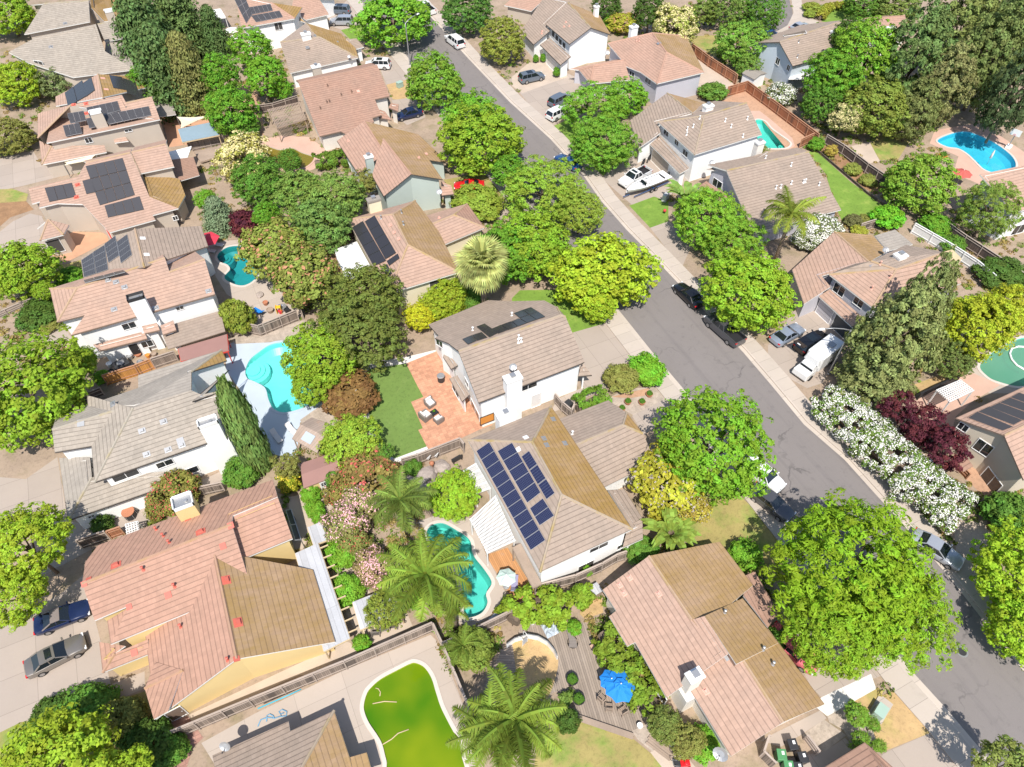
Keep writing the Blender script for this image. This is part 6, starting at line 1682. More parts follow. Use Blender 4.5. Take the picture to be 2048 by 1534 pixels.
def ground_cover(name, label, color, regions, dens, hgt=.35, seed=1):
    """low plants nobody could count, kept off paving, pools and lawns' edges"""
    rng = np.random.default_rng(seed); C, Nn, T, K = [], [], [], []
    for x0, y0, x1, y1 in regions:
        n = int((x1 - x0) * (y1 - y0) / 1000 * dens)
        for _ in range(n):
            p = P(rng.uniform(x0, x1), rng.uniform(y0, y1)); q2 = (p.x, p.y)
            if xl - 2.6 < p.x < 62 and inside(q2, ROADZONE): continue
            if any(inside(q2, lp) for lp in PATCHES) or any(inside(q2, lp) for lp in pool_loops): continue
            r = rng.uniform(.25, .8); m_ = int(40 * r + 14); q = unit(m_, rng); q[:, 2] = np.abs(q[:, 2])
            C.append(np.array([p.x, p.y, .02]) + q * r * np.array([1, 1, hgt / .5 * rng.uniform(.5, 1.2)]) * rng.uniform(.5, 1, (m_, 1)))
            nn = q + rng.normal(size=q.shape) * .5; Nn.append(nn / np.linalg.norm(nn, axis=1)[:, None]); T.append(rng.random(m_)); K.append(np.full(m_, rng.random()))
    C = np.concatenate(C); me = quads_mesh('plants', C, np.concatenate(Nn), .09 * rng.uniform(.6, 1.4, len(C)), np.concatenate(T), np.concatenate(K), [M['leaf']], None, 1.5, rng)
    o = link_mesh(name, me); o.color = leafcol(color); tag(o, label, 'ground cover', None, 'stuff')
ROADZONE = offset(lxy, -2.4) + offset(rxy, 2.2)[::-1]
YARDS = [(400,240,700,520),(560,480,720,640),(560,860,860,1110),(190,1000,330,1130),(0,560,190,760),(150,330,200,420),(1640,280,1800,480),(1840,400,2048,660),(1360,0,1720,330),(1600,200,1900,330),(1690,690,1960,800),(1840,960,2048,1120),(860,1210,1000,1340),(1150,1180,1320,1430),(1290,1090,1540,1290),(640,60,840,240),(960,140,1130,180),(1180,20,1340,110),(440,30,600,250),(1330,380,1420,470),(1500,420,1700,480),(880,360,1010,460),(820,590,880,650),(1700,1380,1800,1500),(0,100,130,330),(990,110,1060,190)]
ground_cover('ground_cover', 'low green weeds and small plants spread over the bare garden ground', (.12, .19, .03), YARDS, 3.2, .32, 3)
ground_cover('ground_cover', 'low olive and straw coloured plants spread over the bare garden ground', (.24, .2, .07), YARDS, 2.4, .22, 4)
# ------------------------------------------------------------------ fences and walls
M['fence_grey'] = slabmat('fence_boards_weathered', (.27, .215, .175), (.16, .16), jw=.03, var=.45, jdark=.7, stain=(.16, .12, .10))
M['fence_red'] = slabmat('fence_boards_redwood', (.37, .15, .075), (.16, .16), jw=.025, var=.35, jdark=.6, stain=(.25, .10, .06))
M['fence_orange'] = slabmat('fence_boards_cedar', (.55, .26, .07), (.16, .16), jw=.025, var=.3, jdark=.5, stain=(.45, .22, .08))
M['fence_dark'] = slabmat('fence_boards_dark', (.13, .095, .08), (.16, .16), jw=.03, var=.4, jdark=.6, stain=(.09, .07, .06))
M['cap_grey'] = surf('fence_cap_wood', (.38, .31, .26), .9, .15)
M['cap_red'] = surf('fence_cap_redwood', (.42, .22, .13), .9, .12)
M['vinyl'] = surf('white_vinyl', (.76, .75, .73), .5, .04)
def fence(label, tile, pts, hgt=1.8, mat='fence_grey', cap='cap_grey', name='fence', cat='fence', post=True, group=None, step=2.4, z0=0.0):
    W = [TG(tile, u, v) for u, v in pts]; org = W[0].copy(); t = thing(name, label, cat, org, 0, group)
    b = MB(); c = MB()
    for a, d in zip(W, W[1:]):
        a = a - org; d = d - org; e = (d - a); L = e.length
        if L < .05: continue
        e /= L; an = math.atan2(e.y, e.x); m = (a + d) / 2
        b.box((m.x, m.y, z0 + hgt / 2), (L, .045, hgt), 0, an)
        c.box((m.x, m.y, z0 + hgt + .022), (L + .05, .16, .04), 0, an)
        nn = Vector((-e.y, e.x, 0))
        for zz in (.35, hgt - .3):
            c.box((m.x - nn.x * .05, m.y - nn.y * .05, z0 + zz), (L, .05, .09), 0, an)
        if post:
            k = max(1, int(round(L / step)))
            for i in range(k + (1 if d == W[-1] - org else 0)):
                p = a + e * (L * i / k); q = MB(); q.box((p.x + nn.x * -.06, p.y + nn.y * -.06, z0 + (hgt + .06) / 2), (.11, .11, hgt + .06), 0, an)
                q.build('post', M[cap], t)
    b.build('board_panel', M[mat], t); c.build('rail', M[cap], t)
    return t
fence('weathered grey fence between the yellow house and the green pool', (1, 3), [(-640,1330),(-10,1068),(700,780),(1362,490)], 1.9)
fence('weathered fence running down beside the green pool to the feather palm', (1, 3), [(1370,490),(1440,640),(1530,850),(1625,1080),(1660,1240)], 1.7)
fence('grey fence between the aqua lagoon pool and the deck garden', (1, 3), [(1440,640),(1700,520),(1964,390),(2080,330)], 1.8)
fence('grey fence along the white wall of the solar house', (2, 2), [(175,1640),(480,1560),(680,1470),(800,1400),(860,1380)], 1.8)
fence('grey fence between the brick patio and the aqua pool garden', (1, 2), [(1130,680),(1250,645),(1570,520),(1600,560)], 1.8)
fence('short dark gate fence between the two white central houses', (2, 2), [(330,180),(380,240),(450,300),(470,260)], 1.7, 'fence_grey')
fence('grey fence behind the turquoise kidney pool', (1, 1), [(-190,1130),(-100,1090),(40,1120),(80,1105),(330,1000)], 1.8)
fence('orange cedar side fence of the cluttered yard', (0, 1), [(830,1495),(1070,1420),(1190,1370)], 1.7, 'fence_orange', 'cap_red')
fence('old grey fence continuing the orange side fence', (0, 1), [(1195,1368),(1370,1310)], 1.7)
fence('grey fence end beside the teal pool garden gnome corner'.replace('gnome ', ''), (1, 1), [(310,890),(370,990)], 1.7)
fence('dark fence behind the weathered deck of the upper left garden', (0, 0), [(1480,1160),(1765,1095),(1700,1000),(1660,900)], 1.7)
fence('low grey wall fence left of the salmon house', (0, 1), [(-60,1010),(180,905),(400,820)], .9, 'cap_grey')
fence('low white garden wall below the salmon house corner', (0, 1), [(190,1035),(410,965)], .5, 'vinyl', 'vinyl', 'garden_wall', 'wall', False)
fence('dark fence in the narrow gap between the grey and the yellow house', (0, 2), [(1490,900),(1730,850)], 1.6, 'fence_grey')
fence('reddish fence piece by the timber spool table', (0, 2), [(860,1215),(960,1180)], 1.4, 'fence_red', 'cap_red')
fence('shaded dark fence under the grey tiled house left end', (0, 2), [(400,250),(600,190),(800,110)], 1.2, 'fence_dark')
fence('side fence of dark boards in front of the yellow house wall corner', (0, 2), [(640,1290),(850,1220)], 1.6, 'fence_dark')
fence('long redwood fence behind the pink hip roofed house', (2, 0), [(1350,395),(1500,510),(1700,640),(1715,655)], 1.9, 'fence_red', 'cap_red')
fence('redwood fence turning above the turquoise pool yard', (2, 0), [(1640,745),(1790,700),(1964,830),(2330,1110)], 1.9, 'fence_red', 'cap_red')
fence('short red fence at the end of the red sand yard', (3, 0), [(235,1135),(330,1090)], 1.6, 'fence_red', 'cap_red')
fence('dark long fence between the back lawn and the blue pool garden', (3, 0), [(430,1110),(560,1190),(740,1330),(900,1440)], 1.8, 'fence_dark', 'cap_grey')
fence('low dark retaining edge along the long back lawn', (3, 0), [(360,1150),(560,1320),(760,1490),(900,1590)], .35, 'fence_dark', 'fence_dark', 'garden_edging', 'edging', False)
fence('dark fence line continuing past the vegetable garden to the right edge', (3, 1), [(1180,215),(1480,430),(1860,680),(2000,780)], 1.8, 'fence_dark', 'cap_grey')
fence('white vinyl fence at the back of the pink house', (3, 1), [(1095,330),(1370,490),(1570,620),(1700,730)], 1.7, 'vinyl', 'vinyl')
fence('grey fence piece behind the pink house patio', (3, 1), [(690,325),(800,290)], 1.5, 'fence_grey')
fence('black iron fence in front of the white pergola', (3, 2), [(1140,150),(1290,75),(1440,10)], 1.1, 'black', 'black')
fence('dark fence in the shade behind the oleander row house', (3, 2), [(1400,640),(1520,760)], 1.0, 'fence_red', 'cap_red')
fence('grey fence beside the green bins at the bottom edge', (3, 3), [(20,1540),(-70,1450),(-30,1330)], 1.6)
fence('lean wooden plank fence inside the bin yard', (3, 3), [(275,1320),(365,1440)], 1.1, 'cap_grey')
fence('fence behind the small round garden pool', (1, 1), [(640,410),(760,370)], 1.6, 'fence_dark')
fence('dark fence left of the lattice patio cover', (1, 0), [(0,880),(140,860),(330,800)], 1.6, 'fence_dark')

# ------------------------------------------------------------------ vehicles
def paint(name, col, rough=.25, metal=.0):
    m, t, b = newmat(name); b.inputs['Base Color'].default_value = (*col, 1); b.inputs['Roughness'].default_value = rough
    b.inputs['Metallic'].default_value = metal; b.inputs['Coat Weight'].default_value = .5; b.inputs['Coat Roughness'].default_value = .08
    return m
PNT = {'white': paint('paint_white', (.72, .72, .71)), 'navy': paint('paint_navy', (.012, .022, .07), .2), 'taupe': paint('paint_taupe', (.25, .225, .20), .28, .5), 'black': paint('paint_black', (.009, .009, .011), .18), 'grey': paint('paint_dark_grey', (.10, .10, .11), .28, .4), 'silver': paint('paint_blue_silver', (.33, .38, .46), .28, .4), 'red': paint('paint_red', (.60, .015, .02), .22), 'blue': paint('paint_blue', (.02, .07, .20), .22), 'lgrey': paint('paint_light_grey', (.42, .44, .48), .28, .4), 'slate': paint('paint_slate', (.15, .18, .22), .28, .3), 'cover': surf('car_cover_cloth', (.62, .14, .16), .8, .12)}
M['carglass'] = glassmat('car_glass', (.012, .016, .02), .04)
M['tyre'] = surf('tyre_rubber', (.018, .018, .019), .85, .1)
M['rim'] = surf('alloy_rim', (.45, .45, .46), .3, .05, metal=.8)
M['tail'] = surf('tail_light', (.55, .01, .015), .25, .05)
M['head'] = surf('head_light', (.75, .77, .8), .12, .03)
M['softtop'] = surf('soft_top_cloth', (.20, .165, .15), .8, .06)
M['seat'] = surf('leather_tan', (.34, .25, .18), .6, .08)
CARS = {  # L, W, hood z, belt z, roof z, stations x/L: nose, cowl, roof front, roof rear, rear deck start, tail ; deck z
 'sedan': (4.85, 1.86, .86, .98, 1.44, (.5, .20, .03, -.22, -.37, -.5), 1.00),
 'coupe': (4.6, 1.86, .82, .93, 1.32, (.5, .16, .0, -.16, -.34, -.5), .95),
 'suv': (4.8, 1.92, 1.02, 1.12, 1.72, (.5, .25, .11, -.42, -.49, -.5), 1.08),
 'bigsuv': (5.3, 2.02, 1.12, 1.22, 1.88, (.5, .24, .11, -.44, -.495, -.5), 1.15),
 'pickup': (5.8, 2.03, 1.14, 1.24, 1.88, (.5, .24, .13, -.06, -.11, -.5), 1.22),
}
def car(label, tile, rear, front, kind='sedan', col='white', cat='car', name='parked_car', group='vehicles parked along the street and drives', z0=.02, hatch=False, top=None, sunroof=False):
    a = TG(tile, *rear, .6); c = TG(tile, *front, .6); d = c - a; rz = math.atan2(d.y, d.x); m = (a + c) / 2
    L, W, hz, bz, rzf, st, dz = CARS[kind]
    k = 1.0
    t = thing(name, label, cat, (m.x, m.y, z0), rz, group)
    P_ = PNT[col]; body = MB()
    xs = [s * L for s in st]
    # lower shell rings along x: (x, half width at shoulder, bottom z, shoulder z, top z)
    ring = [(xs[0], W * .36, .38, .55, .66), (xs[0] - .12, W * .43, .26, .62, hz - .12), (xs[0] - .55, W * .485, .24, .66, hz), (xs[1] + .1, W * .5, .24, .72, bz - .02), (0, W * .5, .24, .74, bz), (xs[4] + .05, W * .5, .24, .74, bz), (xs[5] + .45, W * .485, .25, .72, dz), (xs[5] + .1, W * .45, .28, .68, dz - .03), (xs[5], W * .40, .40, .62, dz - .14)]
    n = 0; V = body.v
    for x, w, z0_, zs, zt in ring:
        pr = [(-w * .9, z0_), (-w, z0_ + .12), (-w * 1.0, zs), (-w * .93, zt - .05), (-w * .8, zt), (0, zt + .025), (w * .8, zt), (w * .93, zt - .05), (w, zs), (w, z0_ + .12), (w * .9, z0_)]
        V += [(x, y, z) for y, z in pr]
    q = 11
    for i in range(len(ring) - 1):
        for j in range(q):
            a0, b0 = i * q + j, i * q + (j + 1) % q
            body.f.append([a0, b0, b0 + q, a0 + q]); body.m.append(0)
    body.f.append(list(range(q))); body.m.append(0)
    body.f.append([(len(ring) - 1) * q + j for j in range(q)][::-1]); body.m.append(0)
    # roof skin and pillars
    wr = W * .37; wb = W * .455
    if kind == 'pickup':
        pass
    top_m = 1 if top else 0
    rx = (xs[2], xs[3])
    rp = [(rx[0] + .02, -wr * .96, rzf - .03), (rx[0] + .02, wr * .96, rzf - .03), ((rx[0] + rx[1]) / 2, wr, rzf + .02), (rx[1] - .02, wr * .97, rzf - .03), (rx[1] - .02, -wr * .97, rzf - .03), ((rx[0] + rx[1]) / 2, -wr, rzf + .02)]
    body.add(rp + [(x, y, z - .06) for x, y, z in rp], [(0, 1, 2, 5), (5, 2, 3, 4), (6, 7, 1, 0), (7, 8, 2, 1), (8, 9, 3, 2), (9, 10, 4, 3), (10, 11, 5, 4), (11, 6, 0, 5)], top_m)
    for s in (-1, 1):
        body.tube([(xs[1], s * wb, bz - .03), (rx[0], s * wr * .97, rzf - .05)], .05, 5, 0)
        body.tube([(xs[4] if kind != 'suv' else xs[4] + .05, s * wb * .97, bz - .03), (rx[1], s * wr * .97, rzf - .05)], .065, 5, top_m)
        for fx in ((.47,) if kind != 'bigsuv' and kind != 'suv' else (.36, .7)):
            xm = rx[0] * (1 - fx) + rx[1] * fx
            body.tube([(xm, s * wb * .99, bz - .03), (xm, s * wr * .985, rzf - .03)], .04, 4, 0)
        if kind != 'pickup' or True:
            mr = MB(); mr.box((xs[1] - .12, s * (W * .5 + .09), bz + .06), (.12, .2, .14)); mr.build('wing_mirror', P_, t)
    if kind == 'pickup':   # open bed
        x0, x1 = xs[4] - .05, xs[5] + .06; hw = W * .42
        body.f = [f for f in body.f]
        inner = MB(); inner.add([(x0, -hw, bz + .03), (x0, hw, bz + .03), (x1, hw, bz + .03), (x1, -hw, bz + .03), (x0, -hw, .7), (x0, hw, .7), (x1, hw, .7), (x1, -hw, .7)], [(4, 5, 6, 7), (0, 4, 7, 3), (1, 2, 6, 5), (0, 1, 5, 4), (3, 7, 6, 2)])
        # drop the deck skin so the bed is really open
        keep = []; km = []
        for f, mm in zip(body.f, body.m):
            pts = [body.v[i] for i in f]
            cx = sum(p[0] for p in pts) / len(pts); cz = min(p[2] for p in pts); cy = sum(abs(p[1]) for p in pts) / len(pts)
            if x1 < cx < x0 and cz > bz - .12 and cy < W * .42: continue
            keep.append(f); km.append(mm)
        body.f, body.m = keep, km
        for s in (-1, 1): body.box(((x0 + x1) / 2, s * W * .445, dz + .02), (x0 - x1, .1, .07))
        body.box((x1 + .0, 0, dz - .12), (.08, W * .86, .32))
        inner.build('cargo_bed', M['black'], t)
    o = body.build('body', [P_, M[top]] if top else P_, t, False)
    for p in o.data.polygons: p.use_smooth = True
    try: o.data.set_sharp_from_angle(angle=R(38))
    except Exception: pass
    # glass
    def glass(nm, pts):
        g = MB(); g.add(pts, [tuple(range(len(pts)))]); g.build(nm, M['carglass'], t)
    z1 = bz - .03; z2 = rzf - .06; e = .012
    glass('windscreen', [(xs[1], -wb, z1), (xs[1], wb, z1), (rx[0], wr * .95, z2), (rx[0], -wr * .95, z2)])
    glass('rear_window', [(xs[4], wb * .97, z1), (xs[4], -wb * .97, z1), (rx[1], -wr * .95, z2), (rx[1], wr * .95, z2)])
    for s in (-1, 1):
        glass('side_window', [(xs[1], s * wb, z1), (rx[0], s * wr * .97, z2), (rx[1], s * wr * .97, z2), (xs[4], s * wb * .97, z1)])
    if sunroof:
        g = MB(); cx = (rx[0] * .62 + rx[1] * .38); g.box((cx, 0, rzf + .015), ((rx[0] - rx[1]) * .42, wr * 1.45, .03)); g.build('sunroof', M['carglass'], t)
    # lights, wheels
    for s in (-1, 1):
        hl = MB(); hl.box((xs[0] - .1, s * W * .36, hz - .2), (.16, .34, .13)); hl.build('headlight', M['head'], t, bevel=.02)
        tl = MB(); tl.box((xs[5] + .06, s * W * .38, dz - .16), (.14, .30, .16)); tl.build('tail_light', M['tail'], t, bevel=.02)
        for x in (L * .31, -L * .29):
            w = MB(); rr = .33 if bz < 1.05 else .38; y0 = s * (W / 2 - .2)
            w.tube([(x, y0, rr), (x, y0 + s * .215, rr)], rr, 18)
            wo = w.build('wheel', M['tyre'], t)
            r_ = MB(); r_.tube([(x, y0 + s * .18, rr), (x, y0 + s * .222, rr)], rr * .64, 10); r_.build('rim', M['rim'], wo)
    bp = MB(); bp.box((xs[0] - .02, 0, .42), (.1, W * .66, .16)); bp.build('grille', M['black'], t)
    if hatch:
        hb = MB(); hx = rx[1] - .1
        hb.add([(hx, -wr, rzf), (hx, wr, rzf), (hx - .95, wr * 1.05, rzf + .32), (hx - .95, -wr * 1.05, rzf + .32), (hx, -wr, rzf - .06), (hx, wr, rzf - .06), (hx - .95, wr * 1.05, rzf + .24), (hx - .95, -wr * 1.05, rzf + .24)], [(0, 1, 2, 3), (7, 6, 5, 4), (0, 4, 5, 1), (1, 5, 6, 2), (2, 6, 7, 3), (3, 7, 4, 0)])
        hb.build('tailgate', P_, t)
        pl = MB(); pl.box((hx - .8, 0, rzf + .31), (.16, .45, .02)); pl.build('number_plate', M['whitepaint'], t)
    return t
car('dark navy convertible with a grey soft top on the left driveway', (0, 3), (290,455), (665,310), 'coupe', 'navy', top='softtop')
car('taupe grey saloon with a dark sunroof in front of the yellow house', (0, 3), (195,800), (660,560), 'sedan', 'taupe', sunroof=True)
car('black saloon parked at the kerb under the yellow green tree', (2, 1), (1440,890), (1270,725), 'sedan', 'black')
car('dark grey pickup truck parked at the kerb beside the shadow', (2, 1), (1760,1190), (1500,960), 'pickup', 'grey', 'pickup', 'pickup_truck')
car('blue silver saloon nose in on the pink house driveway', (1480, 640, 7.67), (490,360), (960,90), 'sedan', 'silver')
car('black estate car with its tailgate open on the pink house driveway', (1480, 640, 7.67), (890,470), (1300,220), 'suv', 'black', hatch=True, sunroof=True)
car('white car half hidden behind the vivid green dome tree', (2, 2), (1830,660), (2010,800), 'suv', 'white')
car('light grey car hidden under the right side of the huge feathery tree', (3, 2), (1180,1230), (1410,1370), 'sedan', 'lgrey')
car('car under a rose red cloth cover beside the pink tiled house', (3, 3), (120,560), (270,690), 'sedan', 'cover')
car('white pickup truck parked beside the boat trailer', (2, 0), (1085,1290), (800,1440), 'pickup', 'white', 'pickup', 'pickup_truck', sunroof=True)
car('bright red sports car under the large street tree', (1, 0), (1750,1420), (1520,1425), 'coupe', 'red')
car('blue car parked at the right kerb by the street tree shadow', (2, 0), (510,1290), (350,1195), 'sedan', 'blue')
car('white off road car at the end of the double driveway', (2, 0), (275,910), (440,830), 'suv', 'white')
car('blue grey car behind the white one on the double driveway', (2, 0), (310,800), (430,740), 'suv', 'slate')
car('grey estate car on the white gabled house driveway', (2, 0), (60,615), (240,575), 'suv', 'slate', sunroof=True)
car('large white four wheel drive car parked on the street', (1, 0), (1590,370), (1460,270), 'bigsuv', 'white')
car('white pickup truck parked at the top of the street', (1, 0), (1365,110), (1245,20), 'pickup', 'white', 'pickup', 'pickup_truck')
car('white car on the drive of the grey and lichen roofed house', (1, 0), (1030,500), (840,495), 'suv', 'white', sunroof=True)
car('silver grey car beside the dark one at the top edge house', (1, 0), (740,165), (575,165), 'suv', 'lgrey')
car('dark slate car furthest back at the top edge house', (1, 0), (720,85), (550,75), 'suv', 'slate', sunroof=True)
car('dark navy car in the shade below the long brown roof', (1, 0), (1230,860), (1105,890), 'sedan', 'navy')
car('dark car in the tree shadow beside the white half hidden car', (3, 2), (-40,890), (90,990), 'sedan', 'grey')
car('blue car at the kerb of the cul de sac', (3, 0), (-30,255), (60,285), 'sedan', 'blue')
car('grey car on the cul de sac drive behind the pale blue house', (3, 0), (190,225), (300,190), 'sedan', 'lgrey')
# white camper truck with box body
a = TG((1480, 640, 7.67), 900, 850, .8); c = TG((1480, 640, 7.67), 1520, 380, .8); d = (a - c); rz = math.atan2(d.y, d.x); L = 6.6
p = a - d.normalized() * (L / 2)
t = thing('camper_truck', 'white camper truck with a box body below the lower lamp post', 'camper', (p.x, p.y, .02), rz, 'vehicles parked along the street and drives')
b = MB(); b.box((-1.1, 0, 1.75), (4.3, 2.15, 2.2)); b.box((1.25, 0, 2.35), (.9, 2.0, .9), 0, 0, .8); b.build('box_body', PNT['white'], t, bevel=.12)
b = MB(); b.box((2.3, 0, .85), (1.9, 2.0, .85), 0, 0, .94); b.box((1.55, 0, 1.55), (1.25, 1.85, .75), 0, 0, .82); b.box((0, 0, .5), (6.4, 1.7, .35)); b.build('cab', PNT['white'], t, bevel=.1)
b = MB(); b.add([(2.22, -.82, 1.3), (2.22, .82, 1.3), (1.95, .72, 1.95), (1.95, -.72, 1.95)], [(0, 1, 2, 3)]); b.build('windscreen', M['carglass'], t)
b = MB(); b.box((-1.6, .2, 2.9), (.9, .7, .16)); b.build('roof_hatch', M['lens'] if 'lens' in M else M['metal'], t)
for x in (2.2, -2.0):
    for s in (-1, 1):
        w = MB(); w.tube([(x, s * .82, .38), (x, s * 1.04, .38)], .38, 16); w.build('wheel', M['tyre'], t)
# boat on trailer
a = TG((2, 0), 880, 1480, .9); c = TG((2, 0), 1190, 1350, .9); d = c - a; rz = math.atan2(-d.y, -d.x); p = (a + c) / 2; L = d.length
t = thing('motor_boat', 'white motor boat with a grab tower beside the white pickup', 'boat', (p.x, p.y, 0), rz)
b = MB(); sec = []
for i in range(9):
    u = i / 8; x = -L / 2 + L * u; w = 1.1 * (1 - max(0, u - .45) ** 2.2 * 3.2); w = max(w, .06); z = 1.32 + .16 * u
    sec.append([(x, -w, z), (x, -w * .82, .95 + .1 * u), (x, 0, .62 + .3 * max(0, u - .6) * 2), (x, w * .82, .95 + .1 * u), (x, w, z)])
for s_ in sec: b.v += s_
for i in range(8):
    for j in range(4): b.f.append([i * 5 + j, (i + 1) * 5 + j, (i + 1) * 5 + j + 1, i * 5 + j + 1][::-1]); b.m.append(0)
b.f.append([0, 1, 2, 3, 4]); b.m.append(0)
b.build('hull', PNT['white'], t, True)
k = MB()
for i in range(8):
    u0, u1 = sec[i], sec[i + 1]
    if 1 <= i <= 5:
        for s in (0, 4):
            s0 = 1 if s == 4 else -1
            k.add([u0[s], u1[s], (u1[s][0], u1[s][1] * .72, u1[s][2]), (u0[s][0], u0[s][1] * .72, u0[s][2])], [(0, 1, 2, 3)])
        k.add([(u0[0][0], u0[0][1] * .72, 1.0), (u0[4][0], u0[4][1] * .72, 1.0), (u1[4][0], u1[4][1] * .72, 1.0), (u1[0][0], u1[0][1] * .72, 1.0)], [(0, 1, 2, 3)])
    else: k.add([u0[0], u0[4], u1[4], u1[0]], [(0, 1, 2, 3)])
k.build('deck', M['whitepaint'], t)
for sx in (-.5, .6):
    for s in (-1, 1):
        b = MB(); b.box((sx, s * .42, 1.2), (.55, .5, .25)); b.box((sx - .25, s * .42, 1.45), (.12, .5, .4)); b.build('seat', M['whitepaint'], t, bevel=.04)
b = MB()
for s in (-1, 1): b.tube([(-.1, s * .95, 1.35), (.2, s * .85, 2.3), (.3, s * .3, 2.55), (.3, 0, 2.58)], .035, 6)
b.build('tower', M['metal'], t)
b = MB(); b.add([(.9, -.7, 1.35), (.9, .7, 1.35), (.7, .6, 1.75), (.7, -.6, 1.75)], [(0, 1, 2, 3)]); b.build('windscreen', M['carglass'], t)
b = MB(); b.box((-L / 2 - .2, 0, 1.1), (.45, .4, .9), 0, 0, .8); b.build('outboard_motor', M['dmetal'], t, bevel=.05)
t2 = thing('boat_trailer', 'low steel trailer under the white motor boat', 'trailer', (p.x, p.y, 0), rz)
b = MB()
for s in (-1, 1): b.box((-.2, s * .85, .45), (L * .85, .1, .12))
b.box((L * .5, 0, .45), (1.2, .1, .1)); b.box((-.6, 0, .45), (.1, 1.8, .1)); b.build('frame', PNT['blue'], t2)
for sx in (-.9, -.1):
    for s in (-1, 1):
        w = MB(); w.tube([(sx, s * .95, .33), (sx, s * 1.15, .33)], .33, 14); wo = w.build('wheel', M['tyre'], t2)
        r_ = MB(); r_.tube([(sx, s * 1.12, .33), (sx, s * 1.16, .33)], .2, 10); r_.build('rim', M['rim'], wo)

# ------------------------------------------------------------------ street furniture
def lamp_post(label, base, hgt, armdir, arm=3.2):
    p = P(*base); t = thing('street_lamp', label, 'street lamp', (p.x, p.y, .12), math.atan2(armdir[1], armdir[0]))
    b = MB(); b.tube([(0, 0, 0), (0, 0, .5), (0, 0, hgt - .5), (0, 0, hgt)], [.16, .12, .085, .08], 10); b.lathe([(.24, 0), (.24, .06), (.16, .1)], 10); b.build('pole', M['metal'], t, True)
    b = MB(); b.tube([(0, 0, hgt - .05), (arm * .3, 0, hgt + .28), (arm * .65, 0, hgt + .48), (arm, 0, hgt + .5)], [.07, .06, .05, .045], 8); b.build('arm', M['metal'], t, True)
    b = MB(); b.box((arm + .25, 0, hgt + .48), (.7, .3, .16), 0, 0, .7); b.build('lamp_head', M['whitepaint'], t, bevel=.04)
pl = P(1657, 748); pt_ = P(1625, 681, 8.2) - P(1686, 677, 8.2)
lamp_post('grey street lamp leaning over the pink house driveway', (1657, 748), 7.2, (pt_.x, pt_.y))
pt_ = P(862, 41, 8.2) - P(814, 66, 8.2)
lamp_post('grey street lamp above the upper street trees', (820, 131), 7.6, (pt_.x, pt_.y))
p = P(1757, 1424); t = thing('utility_box', 'pale green electrical cabinet on a concrete pad on the dry lawn', 'utility box', (p.x, p.y, .03), R(20))
M['boxgreen'] = surf('cabinet_green', (.33, .45, .38), .5, .06)
b = MB(); b.box((.3, 0, .03), (2.2, 1.2, .08)); b.build('pad', M['walk'], t); b = MB(); b.box((-.2, 0, .5), (1.15, .8, .85), 0, 0, .94); b.build('cabinet', M['boxgreen'], t, bevel=.05); b = MB(); b.box((-.2, 0, .94), (1.15, .82, .04)); b.build('lid', M['boxgreen'], t)
p = TG((1, 0), 1105, 668); t = thing('utility_box', 'small pale cabinet at the lawn edge by the upper street tree', 'utility box', (p.x, p.y, .03), .3); b = MB(); b.box((0, 0, .45), (1.1, .8, .9), 0, 0, .95); b.build('cabinet', M['boxgreen'], t, bevel=.04); b = MB(); b.box((0, 0, .92), (1.15, .85, .05)); b.build('lid', M['boxgreen'], t)
p = TG((3, 3), 1490, 650); t = thing('manhole_cover', 'round iron manhole cover in the road beside the tree shadow', 'manhole', (p.x, p.y, .006)); b = MB(); b.lathe([(.36, 0), (.36, .012), (.01, .012)], 20); b.build('lid', M['dmetal'], t); b = MB(); b.lathe([(.5, 0), (.5, .006), (.37, .006)], 20); b.build('collar', M['metal'], t)
b = MB()
# ------------------------------------------------------------------ dishes
def dish(label, q, z, aim=(-.3, -.8), r=.42, tile=None):
    p = P(*TP(tile, *q), z) if tile else P(*q, z)
    t = thing('satellite_dish', label, 'satellite dish', p, math.atan2(aim[1], aim[0]))
    b = MB(); ax = Vector((.75, 0, .66)).normalized(); qn = ax.to_track_quat('Z', 'Y').to_matrix(); n = 14; rings = [(0, 0), (.5, .05), (1, .2)]
    for rr, zz in rings[1:]:
        b.v += [tuple(Vector((.1, 0, .45)) + qn @ Vector((r * rr * math.cos(6.2832 * j / n), r * .9 * rr * math.sin(6.2832 * j / n), zz * r))) for j in range(n)]
    for j in range(n): b.f.append([j, (j + 1) % n, n + (j + 1) % n, n + j]); b.m.append(0)
    b.f.append(list(range(n))); b.m.append(0)
    b.build('reflector', M['metal'], t); b = MB(); b.tube([(0, 0, 0), (0, 0, .45)], .035, 6); b.build('mast', M['dmetal'], t); b = MB(); b.tube([(.1, 0, .3), (.6, 0, .55)], .02, 5); b.box((.62, 0, .58), (.1, .08, .08)); b.build('feed_arm', M['dmetal'], t)
dish('round satellite dish behind the tall white central chimney', (1026, 738), 6.6)
dish('big satellite dish at the eave corner of the long pink roof', (1440, 1508), 2.8, (-.8, -.4), .6)
dish('satellite dish at the eave of the hip roof beside the blue hose', (455, 1492), 2.7, (-.5, -.8), .45)
dish('satellite dish on the pale green gable wall', (879, 388), 4.0)
dish('satellite dish on the roof between pink hip house and white gable house', (1214, 110), 3.2)
dish('satellite dish on the lichen back slope of the pink house', (1767, 504), 5.2)
dish('satellite dish on the white wall above the long tan roof', (1422, 330), 3.6)
dish('small dish on the eave of the grey and lichen roofed house', (699, 118), 3.2, (-.3, -.8), .3)
